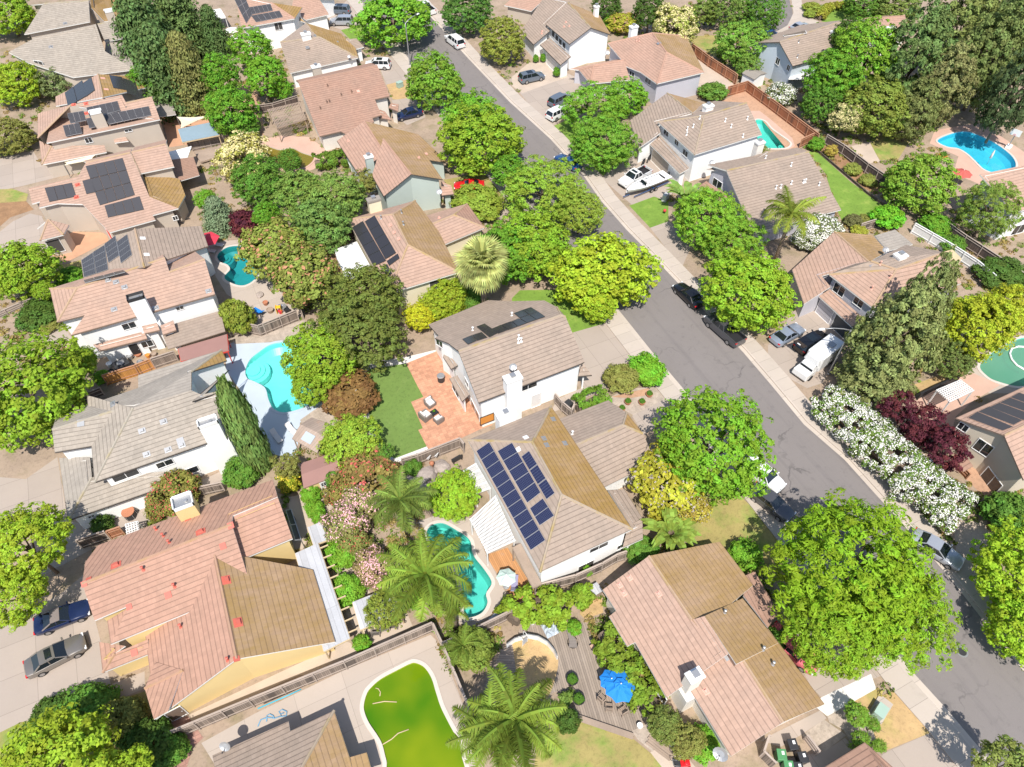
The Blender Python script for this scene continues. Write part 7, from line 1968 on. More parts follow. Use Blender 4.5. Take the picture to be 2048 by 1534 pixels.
# ------------------------------------------------------------------ patio covers, pergolas, sheds
M['wood'] = surf('weathered_wood', (.33, .25, .19), .9, .2)
M['timber'] = surf('pale_timber', (.55, .42, .25), .85, .12)
M['corr'] = slabmat('corrugated_panel_grey', (.46, .46, .47), (.55, 30.0), jw=.05, var=.25, jdark=.25, stain=(.36, .35, .35))
M['canvas_b'] = surf('parasol_blue', (.01, .20, .60), .8, .06)
M['canvas_r'] = surf('parasol_red', (.62, .04, .07), .8, .06)
M['canvas_t'] = surf('parasol_brick', (.50, .10, .08), .8, .06)
M['canvas_m'] = surf('parasol_mint', (.50, .62, .55), .8, .06)
M['canvas_w'] = surf('parasol_white', (.72, .70, .66), .8, .05)
M['sail'] = surf('shade_sail_cloth', (.68, .60, .44), .85, .05)
M['cushion'] = surf('cushion_white', (.66, .63, .60), .9, .08)
M['wicker'] = surf('wicker_grey', (.20, .17, .15), .85, .2)
M['purple'] = surf('cushion_lilac', (.30, .28, .42), .9, .1)
def quad_frame(tile, pts, z):
    return [TG(tile, u, v, z) for u, v in pts]
def pergola(label, tile, pts, z, nslat, mat='vinyl', cross=5, name='pergola', slatw=.06, posts=True, both=False):
    q = quad_frame(tile, pts, z); org = sum(q, Vector()) / 4; org.z = 0
    t = thing(name, label, 'pergola', org); q = [p - org for p in q]
    def lerp(a, b, u): return a * (1 - u) + b * u
    def bar(m_, a, b, w, h, dz):
        d = b - a; m_.box(((a.x + b.x) / 2, (a.y + b.y) / 2, (a.z + b.z) / 2 + dz), (d.length, w, h), 0, math.atan2(d.y, d.x))
    sl = MB()
    for i in range(nslat):
        u = (i + .5) / nslat; bar(sl, lerp(q[0], q[1], u), lerp(q[3], q[2], u), slatw, .06, .11)
    sl.build('slats', M[mat], t)
    for i in range(cross):
        u = i / (cross - 1); rb = MB(); bar(rb, lerp(q[0], q[3], u), lerp(q[1], q[2], u), .09, .16, 0); rb.build('rafter', M[mat], t)
    if posts:
        for p in q:
            c = sum(q, Vector()) / 4; w = p + (c - p) * .06; pm = MB(); pm.box((w.x, w.y, z / 2), (.13, .13, z)); pm.build('post', M[mat], t)
    return t
def flat_cover(label, tile, pts, z, mat, name='patio_cover', rafters=0, th=.06, slope=0.0, post='timber', over=.8):
    q = quad_frame(tile, pts, z); n = len(q); org = sum(q, Vector()) / n; org.z = 0
    t = thing(name, label, 'patio cover', org); q = [p - org for p in q]
    b = MB(); b.prism([(p.x, p.y) for p in q], z - th, z); b.build('roof', M[mat], t)
    for i in range(n):
        a, c = q[i], q[(i + 1) % n]; b = MB(); d = c - a
        b.box(((a.x + c.x) / 2, (a.y + c.y) / 2, z - .16), (d.length, .1, .18), 0, math.atan2(d.y, d.x)); b.build('beam', M[post], t)
    for p in q:
        pm = MB(); pm.box((p.x * .95, p.y * .95, (z - .1) / 2), (.12, .12, z - .1)); pm.build('post', M[post], t)
    if rafters:
        a, c = q[1], q[2]; d = (c - a); nn = Vector((d.y, -d.x, 0)).normalized()
        cen = sum(q, Vector()) / n
        if (a + nn - cen).length < (a - cen).length: nn = -nn
        for i in range(rafters):
            p = a + d * ((i + .5) / rafters); b = MB()
            b.box((p.x + nn.x * over / 2 - nn.x * .3, p.y + nn.y * over / 2 - nn.y * .3, z - .12), (over + .6, .09, .15), 0, math.atan2(nn.y, nn.x)); b.build('rafter', M[post], t)
    return t
flat_cover('long grey corrugated patio cover with rafters along the yellow house', (1, 2), [(300,1330),(475,1250),(720,1980),(520,2080)], 2.5, 'corr', rafters=9)
flat_cover('short grey patio cover leading from the yellow house to the pink bushes', (1, 2), [(395,1130),(600,1045),(640,1190),(440,1265)], 2.4, 'corr')
flat_cover('small grey pergola roof over two garden chairs', (1, 3), [(740,270),(800,480),(1120,350),(1040,150)], 2.4, 'corr', rafters=8, over=.4)
pergola('upper white lattice pergola beside the solar house', (1, 2), [(1590,700),(1690,640),(1800,830),(1690,870)], 2.7, 14)
pergola('large white lattice pergola on the pool side of the solar house', (1, 2), [(1640,1075),(1840,890),(1990,1230),(1770,1330)], 2.7, 24, cross=14)
pergola('white slatted pergola behind the yellow walled house', (1, 1), [(600,465),(775,400),(890,610),(690,700)], 2.7, 30, cross=6, slatw=.1)
pergola('white slatted pergola beside the pink terrace at the right', (3, 2), [(1290,80),(1480,0),(1580,80),(1390,170)], 2.7, 12, cross=9)
pergola('weathered lattice patio cover of the long brown roofed house', (1, 0), [(85,845),(340,785),(385,915),(160,985)], 2.6, 22, 'wood', 6, 'patio_cover', .12)
pergola('white garden trellis between the grey and the yellow house', (0, 2), [(960,1110),(1060,1085),(1070,1150),(970,1190)], 1.6, 5, 'vinyl', 5, 'trellis')
def gable_shed(label, tile, pts, z, rise, mat, wallm, name='shed', door=None, wall=True, posts=False, skylight=None):
    q = quad_frame(tile, pts, z); org = sum(q, Vector()) / 4; org.z = 0; t = thing(name, label, 'shed' if wall else 'pavilion', org); q = [p - org for p in q]
    r0 = (q[0] + q[3]) / 2 + Vector((0, 0, rise)); r1 = (q[1] + q[2]) / 2 + Vector((0, 0, rise))
    b = MB(); dn = Vector((0, 0, -.1)); vs_ = [q[0], q[1], r1, r0, q[2], q[3]]
    b.add(vs_ + [v + dn for v in vs_], [(0, 1, 2, 3), (3, 2, 4, 5), (9, 8, 7, 6), (11, 10, 8, 9), (0, 6, 7, 1), (4, 10, 11, 5), (1, 7, 8, 2), (2, 8, 10, 4), (5, 11, 9, 3), (3, 9, 6, 0)])
    b.build('roof', M[mat], t)
    c = sum(q, Vector()) / 4; w = [p + (c - p) * .09 for p in q]
    if wall:
        b = MB(); rr0 = r0 + (Vector((c.x, c.y, r0.z)) - r0) * .09; rr1 = r1 + (Vector((c.x, c.y, r1.z)) - r1) * .09; dz = Vector((0, 0, -.08))
        for a, d in ((w[0], w[1]), (w[2], w[3])): b.add([(a.x, a.y, 0), (d.x, d.y, 0), d + dz, a + dz], [(0, 1, 2, 3)])
        b.add([(w[1].x, w[1].y, 0), (w[2].x, w[2].y, 0), w[2] + dz, rr1 + dz, w[1] + dz], [(0, 1, 2, 3, 4)]); b.add([(w[3].x, w[3].y, 0), (w[0].x, w[0].y, 0), w[0] + dz, rr0 + dz, w[3] + dz], [(0, 1, 2, 3, 4)])
        b.build('wall', M[wallm], t)
    else:
        for p in w: b = MB(); b.box((p.x, p.y, z / 2), (.14, .14, z)); b.build('post', M[wallm], t)
    if door:
        i = door; a, d = w[i], w[(i + 1) % 4]; e = (d - a).normalized(); m_ = (a + d) / 2; n_ = Vector((e.y, -e.x, 0))
        if n_.dot(m_ - c) < 0: n_ = -n_
        b = MB(); b.box((m_.x + n_.x * .03, m_.y + n_.y * .03, 1.0), (1.0, .06, 2.0), 0, math.atan2(e.y, e.x)); do = b.build('door', M['whitepaint'], t)
        g = MB(); g.box((m_.x + n_.x * .065, m_.y + n_.y * .065, 1.55), (.7, .02, .5), 0, math.atan2(e.y, e.x)); g.build('pane', M['glass'], do)
    if skylight:
        b = MB(); mid = (q[0] + q[1] + r0 + r1) / 4; n_ = (q[1] - q[0]).cross(r0 - q[0]).normalized(); n_ = n_ if n_.z > 0 else -n_
        b.box(mid + n_ * .04, (1.3, 1.0, .06), 0, 0, 1, n_.to_track_quat('Z', 'Y').to_matrix()); b.build('skylight', M['lens'], t)
    return t
M['lens'] = surf('translucent_panel', (.42, .47, .52), .2, .05)
gable_shed('wooden pool pavilion with a skylight beside the kidney pool', (1, 2), [(275,450),(400,285),(590,360),(470,560)], 2.5, .7, 'roofwood', 'wood', 'pool_pavilion', None, False, True, True) if False else None
M['roofwood'] = slabmat('plank_roof', (.40, .31, .25), (30.0, .3), jw=.03, var=.3, rot=R(-25), jdark=.4, stain=(.50, .24, .12))
gable_shed('wooden pool pavilion with a skylight beside the kidney pool', (1, 2), [(275,450),(470,560),(590,350),(425,285)], 2.5, .6, 'roofwood', 'wood', 'pool_pavilion', None, False, True, True)
gable_shed('yellow garden shed with a red brown roof and a white door', (1, 2), [(365,830),(660,715),(600,545),(340,640)], 2.3, .25, 'redbrown', 'yellow', 'garden_shed', 0 if False else 4 % 4 or None) if False else None
sh = gable_shed('yellow garden shed with a red brown roof and a white door', (1, 2), [(365,830),(655,720),(605,550),(340,640)], 2.3, .22, 'redbrown', 'yellow', 'garden_shed')
q0, q1 = TG((1, 2), 385, 822, 2.3), TG((1, 2), 640, 722, 2.3); org = Vector(sh.location)
e = (q1 - q0); e.z = 0; e.normalize(); n_ = Vector((e.y, -e.x, 0)); m_ = q0 + (q1 - q0) * .52 - org + n_ * -.12; m_.z = 1.0
b = MB(); b.box(m_, (1.0, .1, 2.0), 0, math.atan2(e.y, e.x)); do = b.build('door', M['whitepaint'], sh)
for i in range(3):
    for j in range(2):
        g = MB(); g.box((m_.x + n_.x * .06 + e.x * (i - 1) * .26, m_.y + n_.y * .06 + e.y * (i - 1) * .26, 1.45 + j * .27), (.2, .03, .2), 0, math.atan2(e.y, e.x)); g.build('pane', M['glass'], do)
gable_shed('small white storage shed beside the pale blue house', (2, 0), [(1765,560),(1860,610),(1955,560),(1850,515)], 2.2, .35, 'greyN', 'white', 'storage_shed')
flat_cover('red brown flat shed roof in the side yard of the salmon house', (0, 1), [(1365,1215),(1740,1105),(1752,1232),(1388,1312)], 2.2, 'redbrown', 'lean_to', post='door_red')
M['tarp'] = surf('blue_grey_tarp', (.24, .32, .37), .6, .06)
flat_cover('blue grey shelter roof in the upper left garden', (0, 0), [(1365,990),(1640,932),(1682,1032),(1398,1088)], 2.3, 'tarp', 'garden_shelter')
flat_cover('weathered garden deck roof left of the cream flowering tree', (0, 0), [(1490,1160),(1720,1110),(1740,1180),(1540,1240)], .5, 'wood', 'garden_deck', post='wood')
flat_cover('small thatch coloured shelter beside the white vinyl fence', (3, 1), [(1360,470),(1415,455),(1485,525),(1430,590)], 2.3, 'timber', 'garden_shelter')
flat_cover('white patio roof at the back of the top edge white house', (0, 0), [(1615,75),(1690,65),(1730,130),(1650,140)], 2.5, 'canvas_w', post='vinyl')
flat_cover('small brown shelter beside the redwood fence start', (2, 0), [(1265,325),(1330,290),(1385,325),(1320,365)], 2.2, 'wood', 'garden_shelter', post='wood')
flat_cover('long narrow brown awning along the pool wall of the solar house', (2, 2), [(5,1285),(65,1252),(225,1560),(160,1590)], 2.5, 'greyN' if False else 'wood', 'patio_awning', post='wood')
# shade sails
def sail(label, tile, pts):
    q = [TG(tile, u, v, z) for u, v, z in pts]; org = sum(q, Vector()) / len(q); org.z = 0; t = thing('shade_sail', label, 'shade sail', org)
    b = MB(); k = len(q); c = sum(q, Vector()) / k - org + Vector((0, 0, -.25))
    ring = []
    for i in range(k):
        a, d = q[i] - org, q[(i + 1) % k] - org
        for u in range(5): m_ = a + (d - a) * (u / 5); ring.append(m_ + (c - m_) * (.22 * math.sin(math.pi * u / 5)))
    b.v = [tuple(p) for p in ring] + [tuple(c)] ; nn = len(ring)
    for i in range(nn): b.f.append([i, (i + 1) % nn, nn]); b.m.append(0)
    b.build('cloth', M['sail'], t)
    for p in q: b = MB(); p2 = p - org; b.tube([(p2.x, p2.y, 0), p2], .05, 6); b.build('post', M['metal'], t)
sail('cream triangular shade sail in the upper left garden', (0, 0), [(1355,895,2.6), (1615,885,2.2), (1385,985,2.4)])
sail('long cream shade sail between the two left edge houses', (0, 0), [(475,1240,2.4), (735,1185,2.6), (730,1225,2.4), (490,1268,2.2)])
# ------------------------------------------------------------------ parasols, chairs, tables
def parasol(label, tile, uv, z, r, mat, n=8, tiers=1, name='parasol', closed=False):
    p = TG(tile, *uv, z); t = thing(name, label, 'parasol', (p.x, p.y, 0))
    b = MB(); b.tube([(0, 0, 0), (0, 0, z)], .03, 8); b.lathe([(.3, .02), (.3, .1), (.05, .14)], 12); b.build('pole', M['metal'], t)
    for ti in range(tiers):
        R_, zt, zb = (r, z, z - .55) if ti == 0 else (r * .42, z + .18, z - .06)
        b = MB(); b.v = [(0, 0, zt)]
        for i in range(n * 2):
            a = math.pi * i / n; s = 1.0 if i % 2 == 0 else .88
            b.v.append((R_ * s * math.cos(a) * .5, R_ * s * math.sin(a) * .5, zt * .52 + zb * .48 + (0 if i % 2 == 0 else -.05)))
        for i in range(n * 2):
            a = math.pi * i / n; s = 1.0 if i % 2 == 0 else .86
            b.v.append((R_ * s * math.cos(a), R_ * s * math.sin(a), zb + (0 if i % 2 == 0 else .03)))
        m2 = n * 2
        for i in range(m2):
            j = (i + 1) % m2; b.f.append([0, 1 + i, 1 + j]); b.f.append([1 + i, 1 + m2 + i, 1 + m2 + j, 1 + j]); b.m += [0, 0]
        b.build('canopy', M[mat], t)
    b = MB(); b.lathe([(.05, 0), (.06, .06), (.01, .12)], 8, (0, 0, z + (.18 if tiers > 1 else 0))); b.build('finial', M['whitepaint'], t)
    return t
parasol('bright blue scalloped double parasol on the timber deck', (2, 3), (835, 900), 2.7, 1.38, 'canvas_b', 8, 2)
parasol('second blue parasol tucked behind the double blue parasol', (2, 3), (765, 855), 2.4, 1.0, 'canvas_b', 8)
parasol('red parasol above the loungers by the teal pool', (0, 1), (1575, 355), 2.6, 1.75, 'canvas_r', 6)
parasol('brick red parasol beside the blue pool at the right', (3, 0), (1505, 1305), 2.5, 1.45, 'canvas_t', 8)
parasol('upper white parasol in the top edge house garden', (0, 0), (1770, 210), 2.5, 1.5, 'canvas_w')
parasol('lower white parasol in the top edge house garden', (0, 0), (1798, 262), 2.3, 1.1, 'canvas_w')
parasol('mint green folded parasol on the redwood deck', (1, 3), (1920, 60), 2.5, .95, 'canvas_m', 7)
def chair(label, tile, uv, face, mat='wood', kind='slat', group=None, z0=.03, name='garden_chair', s=1.0):
    p = TG(tile, *uv, .4); t = thing(name, label, 'chair', (p.x, p.y, z0), face, group); t.scale = (s, s, s)
    if kind == 'slat':
        b = MB()
        for i in range(6): b.box((-.25 + i * .1, 0, .42), (.07, .56, .03))
        b.build('seat', M[mat], t); b = MB()
        for i in range(6): b.box((-.33, -.24 + i * .096, .75), (.04, .06, .62))
        b.box((-.33, 0, 1.05), (.05, .6, .07)); b.build('backrest', M[mat], t)
        for sx in (-.3, .28):
            for sy in (-.28, .28): b = MB(); b.box((sx, sy, .21), (.05, .05, .42)); b.build('leg', M[mat], t)
        for sy in (-.3, .3): b = MB(); b.box((0, sy, .64), (.6, .06, .04)); b.box((.27, sy, .53), (.05, .05, .22)); b.build('armrest', M[mat], t)
    elif kind == 'wicker':
        b = MB(); b.box((0, 0, .2), (.8, .82, .34)); b.build('base', M['wicker'], t, bevel=.03); b = MB(); b.box((-.35, 0, .5), (.14, .82, .5)); b.build('backrest', M['wicker'], t, bevel=.03)
        for sy in (-.36, .36): b = MB(); b.box((.03, sy, .44), (.7, .1, .2)); b.build('armrest', M['wicker'], t, bevel=.02)
        b = MB(); b.box((.06, 0, .43), (.62, .6, .14)); b.build('seat_cushion', M['cushion'], t, bevel=.04); b = MB(); b.box((-.24, 0, .66), (.14, .6, .36)); b.build('back_cushion', M['cushion'], t, bevel=.04)
    else:
        b = MB(); b.box((.2, 0, .32), (1.25, .6, .07)); b.build('bed', M[mat], t, bevel=.02); b = MB(); q = Matrix.Rotation(R(-38), 3, 'Y'); b.box((-.72, 0, .55), (.75, .6, .07), 0, 0, 1, Matrix.Rotation(R(38), 3, 'Y')); b.build('backrest', M[mat], t, bevel=.02)
        b = MB()
        for sx in (-.35, .75):
            for sy in (-.27, .27): b.box((sx, sy, .15), (.05, .05, .3))
        b.build('legs', M['metal'], t)
    return t
G1 = 'wicker seats on the brick patio'
chair('wicker armchair with white cushions furthest from the camera on the brick patio'.replace('furthest from the camera', 'next to the lawn notch'), (1, 2), (1335, 175), R(-75), kind='wicker', group=G1, s=1.25)
chair('wicker seat with white cushions nearest the turf lawn', (1, 2), (1300, 275), R(20), kind='wicker', group=G1, s=1.4)
chair('wicker armchair with white cushions nearest the house wall', (1, 2), (1400, 300), R(105), kind='wicker', group=G1, s=1.15)
p = TG((1, 2), 1367, 245, .4); t = thing('coffee_table', 'dark square coffee table between the wicker seats', 'table', (p.x, p.y, .03), R(15)); b = MB(); b.box((0, 0, .36), (.8, .7, .06)); b.build('table_top', M['black'], t); b = MB()
for sx in (-.34, .34):
    for sy in (-.3, .3): b.box((sx, sy, .17), (.06, .06, .34))
b.build('legs', M['black'], t); tp = thing('table_plant', 'tiny green plant on the dark coffee table', 'plant', (p.x, p.y, .42)); b = MB(); b.lathe([(.08, 0), (.1, .08), (.02, .08)], 8); b.build('pot', M['black'], tp); o = link_mesh('foliage', CR['shrub'][0], tp, (0, 0, .16)); o.scale = (.14, .14, .12); o.color = (*BG, 1)
G2 = 'timber chairs round the blue parasol'
for q, f, lb in (((745, 1075), R(60), 'timber chair at the left front of the blue parasol'), ((850, 1105), R(95), 'timber chair directly in front of the blue parasol'), ((945, 1050), R(140), 'timber chair at the right front of the blue parasol'), ((690, 1010), R(20), 'timber chair half hidden at the left side of the blue parasol')):
    chair(lb, (2, 3), q, f, group=G2)
p = TG((2, 3), 830, 950, .7); t = thing('garden_table', 'round timber table under the blue parasol', 'table', (p.x, p.y, .03)); b = MB(); b.lathe([(.75, .7), (.75, .74), (.01, .74)], 18); b.build('table_top', M['wood'], t); b = MB(); b.tube([(0, 0, 0), (0, 0, .7)], .06, 8); b.build('leg', M['wood'], t)
G3 = 'grey garden chairs under the small pergola'
chair('dark slatted lounge chair at the left of the small grey pergola', (1, 3), (920, 495), R(70), 'wicker', 'slat', G3, s=1.2); chair('grey lounge chair in the middle in front of the small grey pergola', (1, 3), (985, 465), R(70), 'metal', 'slat', G3, s=1.1); chair('dark slatted lounge chair at the right of the small grey pergola', (1, 3), (1055, 440), R(70), 'wicker', 'slat', G3, s=1.2)
G4 = 'sun loungers round the pools'
for tl, q, f, mt, lb in (((0, 1), (1610, 460), R(-40), 'cushion', 'white sun lounger nearest the red parasol'), ((0, 1), (1670, 415), R(-40), 'cushion', 'white sun lounger below the silvery conifer'), ((1, 2), (160, 435), R(-75), 'cushion', 'white sun lounger beside the cypress on the blue deck'), ((1, 2), (280, 385), R(-70), 'cushion', 'white sun lounger beside the pool pavilion'), ((2, 3), (20, 120), R(60), 'purple', 'lilac cushioned lounger on the redwood deck'), ((1, 3), (1850, 365), R(200), 'metal', 'pale lounger by the fence below the aqua pool'), ((1, 1), (15, 925), R(120), 'canvas_b', 'blue reclining chair in the toy yard')):
    chair(lb, tl, q, f, mt, 'lounge', G4, name='sun_lounger')
# planters and pots
M['soil'] = surf('potting_soil', (.05, .035, .025), .95, .2)
M['terra'] = surf('terracotta', (.42, .17, .09), .8, .1)
def pot(label, tile, uv, r, h_, mat='black', plant=True, name='planter_pot', cat='planter', group=None, z0=.03):
    p = TG(tile, *uv, h_); t = thing(name, label, cat, (p.x, p.y, z0), 0, group)
    b = MB(); b.lathe([(r * .7, 0), (r, h_), (r * .86, h_), (r * .8, h_ * .8), (.01, h_ * .8)], 16); b.build('pot', M[mat], t)
    if plant: o = link_mesh('foliage', CR['shrub'][1], t, (0, 0, h_ + r * .2)); o.scale = (r * .85, r * .85, r * .7); o.color = (.11, .24, .03, 1)
pot('large dark planter beside the deck near the big feather palm', (2, 3), (462, 860), .55, .6); pot('dark planter nearest the big feather palm', (2, 3), (512, 1010), .55, .6)
pot('white pot at the edge of the timber deck', (2, 3), (982, 1215), .25, .45, 'whitepaint', False); pot('pale pot beside the arbour seat', (2, 3), (158, 412), .35, .5, 'whitepaint', False)
pot('white pot on the terrace below the patio cover rafters', (1, 3), (790, 610), .3, .5, 'whitepaint', False)
pot('brown half barrel planter on the gravel bed nearest the kerb', (2, 2), (1055, 105), .42, .4, 'terra', True, 'barrel_planter'); pot('brown half barrel planter at the right of the gravel pair', (2, 2), (998, 165), .42, .4, 'terra', True, 'barrel_planter'); pot('brown half barrel planter at the left of the gravel pair', (2, 2), (890, 163), .42, .4, 'terra', True, 'barrel_planter'); pot('brown half barrel planter nearest the garage roof', (2, 2), (845, 215), .4, .4, 'terra', True, 'barrel_planter')
for i, (q, mt, r, h_, lb) in enumerate((((990, 1270), 'metal', .35, .6, 'pale drum in the cluttered side yard'), ((1055, 1255), 'terra', .45, .35, 'round red basin in the cluttered side yard'), ((1010, 1345), 'dmetal', .4, .6, 'grey drum beside the orange fence'), ((1070, 1315), 'metal', .35, .4, 'silver pan in the cluttered side yard'), ((1130, 1265), 'door_o', .28, .45, 'orange bucket in the cluttered side yard'), ((835, 1330), 'whitepaint', .35, .5, 'white tub at the corner of the orange fence'), ((850, 1385), 'black', .3, .4, 'black pot inside the orange fence corner'), ((900, 1370), 'black', .3, .4, 'second black pot inside the orange fence'), ((1180, 1255), 'wood', .3, .4, 'brown pot at the white fireplace foot'))):
    pot(lb, (0, 1), q, r, h_, mt, False, 'yard_tub', 'tub', 'odds and ends in the cluttered side yard')
p = TG((0, 1), 925, 1325, .9); t = thing('plastic_shed_box', 'grey moulded storage box with a round lid in the cluttered side yard', 'storage box', (p.x, p.y, 0), R(15)); b = MB(); b.box((0, 0, .45), (1.7, 1.3, .9)); b.build('box', M['dmetal'], t, bevel=.06); b = MB(); b.lathe([(.45, .9), (.45, 1.0), (.01, 1.02)], 16); b.build('lid', M['metal'], t)
# timber spool table, ac unit, bins
p = TG((0, 2), 980, 1010, .9); t = thing('spool_table', 'upturned timber cable spool with a rusty top beside the white wall', 'table', (p.x, p.y, .02)); b = MB(); b.lathe([(.62, .85), (.62, .92), (.01, .92)], 20); b.build('top', M['terra'], t); b = MB(); b.lathe([(.56, .02), (.5, .85)], 16); b.build('drum', M['dmetal'], t)
for i in range(6): b = MB(); a = i * 1.047; b.tube([(.6 * math.cos(a), .6 * math.sin(a), .03), (.56 * math.cos(a), .56 * math.sin(a), .85)], .03, 5); b.build('stave', M['metal'], t)
p = TG(ZB, 215, 800, .45); t = thing('air_conditioner', 'round grey air conditioner on the brick patio', 'air conditioner', (p.x, p.y, .03)); b = MB(); b.lathe([(.42, 0), (.42, .82)], 20); b.build('casing', M['dmetal'], t); b = MB(); b.lathe([(.45, .82), (.45, .9), (.35, .93), (.01, .93)], 20); b.build('fan_guard', M['metal'], t)
def bin_(label, tile, uv, rz, mat, n='wheelie_bin'):
    p = TG(tile, *uv, 1.0); t = thing(n, label, 'bin', (p.x, p.y, .02), rz, 'refuse bins at the bottom edge'); b = MB(); b.box((0, 0, .5), (.62, .7, .95), 0, 0, 1.12); b.build('body', M[mat], t, bevel=.03); b = MB(); b.box((0, 0, 1.03), (.74, .84, .09)); b.build('lid', M[mat], t, bevel=.03); b = MB(); b.box((.1, .12, 1.085), (.2, .26, .01)); b.build('sticker', M['whitepaint'], t)
    for s in (-.3, .3): b = MB(); b.tube([(s - .03, .38, .12), (s + .03, .38, .12)], .12, 10); b.build('wheel', M['tyre'], t)
M['bingreen'] = surf('bin_green', (.07, .24, .09), .5, .08)
bin_('black wheelie bin nearest the pink house wall', (3, 3), (190, 1360), R(-20), 'black'); bin_('black wheelie bin beside the gravel corner', (3, 3), (270, 1460), R(-20), 'black'); bin_('green wheelie bin next to the black bins', (3, 3), (105, 1440), R(-30), 'bingreen'); bin_('green wheelie bin cut by the bottom edge', (3, 3), (160, 1530), R(-30), 'bingreen'); bin_('black wheelie bin cut by the bottom edge', (3, 3), (235, 1540), R(-25), 'black')
p = TG((2, 2), 435, 185, .8); t = thing('wheelie_bin', 'dark bin beside the gate of the centre driveway hedge', 'bin', (p.x, p.y, .02), .3); b = MB(); b.box((0, 0, .5), (.62, .7, .95), 0, 0, 1.1); b.build('body', M['black'], t); b = MB(); b.box((0, 0, 1.03), (.74, .84, .09)); b.build('lid', M['black'], t)
# yellow house pool heating panels against the east wall
p0, p1, p2, p3 = [TG((1, 2), u, v, z) for u, v, z in ((228, 1000, 2.6), (268, 990, 2.2), (345, 1225, 2.2), (300, 1228, 2.6))]
org = (p0 + p2) / 2; org.z = 0; t = thing('solar_rack', 'leaning rack of dark panels behind the yellow house', 'solar rack', org); b = MB(); b.add([p - org for p in (p0, p1, p2, p3)], [(0, 1, 2, 3)]); b.build('panels', M['pv_black'], t); b = MB()
for a_, c_ in ((p0, p1), (p1, p2), (p2, p3), (p3, p0), ((p0 + p3) / 2, (p1 + p2) / 2)): b.tube([a_ - org, c_ - org], .05, 5)
for a_ in (p1, p2): b.tube([a_ - org, Vector((a_.x - org.x, a_.y - org.y, 0))], .05, 5)
b.build('frame', M['metal'], t)
# round dry pit with a white curved wall and a pool ladder
pts = [TG((2, 3), u, v) for u, v in ((-40, 620), (20, 575), (120, 545), (200, 560), (270, 600), (320, 660), (345, 710))]
org = pts[3].copy(); t = thing('curved_wall', 'white curved pool wall round the dry straw circle', 'wall', org); b = MB()
for a_, c_ in zip(pts, pts[1:]): d = c_ - a_; m_ = (a_ + c_) / 2 - org; b.box((m_.x, m_.y, .45), (d.length + .04, .08, .9), 0, math.atan2(d.y, d.x))
b.build('wall', M['whitepaint'], t); b = MB(); b.tube([p - org + Vector((0, 0, .92)) for p in pts], .05, 6); b.build('rim', M['metal'], t)
p = TG((2, 3), 85, 545, .9); t = thing('pool_ladder', 'white pool ladder over the curved wall', 'ladder', (p.x, p.y, 0), R(20)); b = MB()
for s in (-.3, .3): b.tube([(s, -.25, 0), (s, -.25, 1.4), (s, 0, 1.6), (s, .25, 1.4), (s, .25, .3)], .03, 6)
b.build('rails', M['whitepaint'], t)
for i in range(3): b = MB(); b.box((0, -.25, .35 + i * .35), (.6, .12, .04)); b.build('tread', M['metal'], t)
def bench(label, tile, pts, mat='timber', z=.45, w=.5):
    W = [TG(tile, u, v, z) for u, v in pts]; org = W[0].copy(); org.z = 0; t = thing('deck_bench', label, 'bench', org); s_ = MB(); l_ = MB()
    for a_, c_ in zip(W, W[1:]): d = c_ - a_; m_ = (a_ + c_) / 2 - org; an = math.atan2(d.y, d.x); s_.box((m_.x, m_.y, z), (d.length, w, .06), 0, an); l_.box((m_.x, m_.y, z / 2), (d.length * .96, w * .7, z - .04), 0, an)
    s_.build('seat', M[mat], t); l_.build('base', M['wood'], t)
M['benchwood'] = surf('bench_redwood', (.45, .29, .21), .85, .12)
bench('angled timber bench under the ivy arbour', (2, 3), [(180,420),(265,375),(420,435)], 'benchwood', .5, .7)
bench('straight timber bench along the ivy trellis', (2, 3), [(615,590),(740,750)], 'benchwood', .5, .6)
bench('timber deck edge seat along the dry lawn', (2, 3), [(490,1150),(930,1300)], 'wood', .25, .5)
p = TG((2, 3), 295, 465, .3); t = thing('dust_sheet', 'crumpled white plastic sheet on the deck', 'sheet', (p.x, p.y, .03)); o = link_mesh('cloth', CR['shrub'][2], t, (0, 0, .15)); bpy.data.objects.remove(o)
b = MB(); rng_ = random.Random(3); g = 7
for i in range(g + 1):
    for j in range(g + 1): b.v.append(((i / g - .5) * 1.3, (j / g - .5) * 1.4, .05 + .3 * rng_.random() * (1 if 0 < i < g and 0 < j < g else .2)))
for i in range(g):
    for j in range(g): b.f.append([i * (g + 1) + j, (i + 1) * (g + 1) + j, (i + 1) * (g + 1) + j + 1, i * (g + 1) + j + 1]); b.m.append(0)
b.build('cloth', M['lens'], t)
p = TG((2, 3), 470, 530, .6); t = thing('curved_lounger', 'dark curved lounger on the timber deck', 'lounger', (p.x, p.y, .03), R(60)); b = MB()
for i in range(8):
    a_ = -.3 + i * .28; b.box((-.8 + .28 * i * .9, .12 * i * i * .12, .35 + .05 * math.cos(i)), (.3, .7 * (1 - .07 * i), .1), 0, .12 * i)
b.build('shell', M['wicker'], t); b = MB(); b.lathe([(.5, 0), (.45, .3)], 14, (-.4, 0, 0)); b.build('base', M['black'], t)
p = TG((2, 3), 605, 195, .8); t = thing('garden_crate', 'old metal topped crate beside the ivy clump', 'crate', (p.x, p.y, .02), R(5)); b = MB(); b.box((0, 0, .45), (1.9, .9, .9)); b.build('box', M['wood'], t); b = MB(); b.box((0, 0, .93), (2.0, 1.0, .06)); b.build('lid', M['corr'], t)
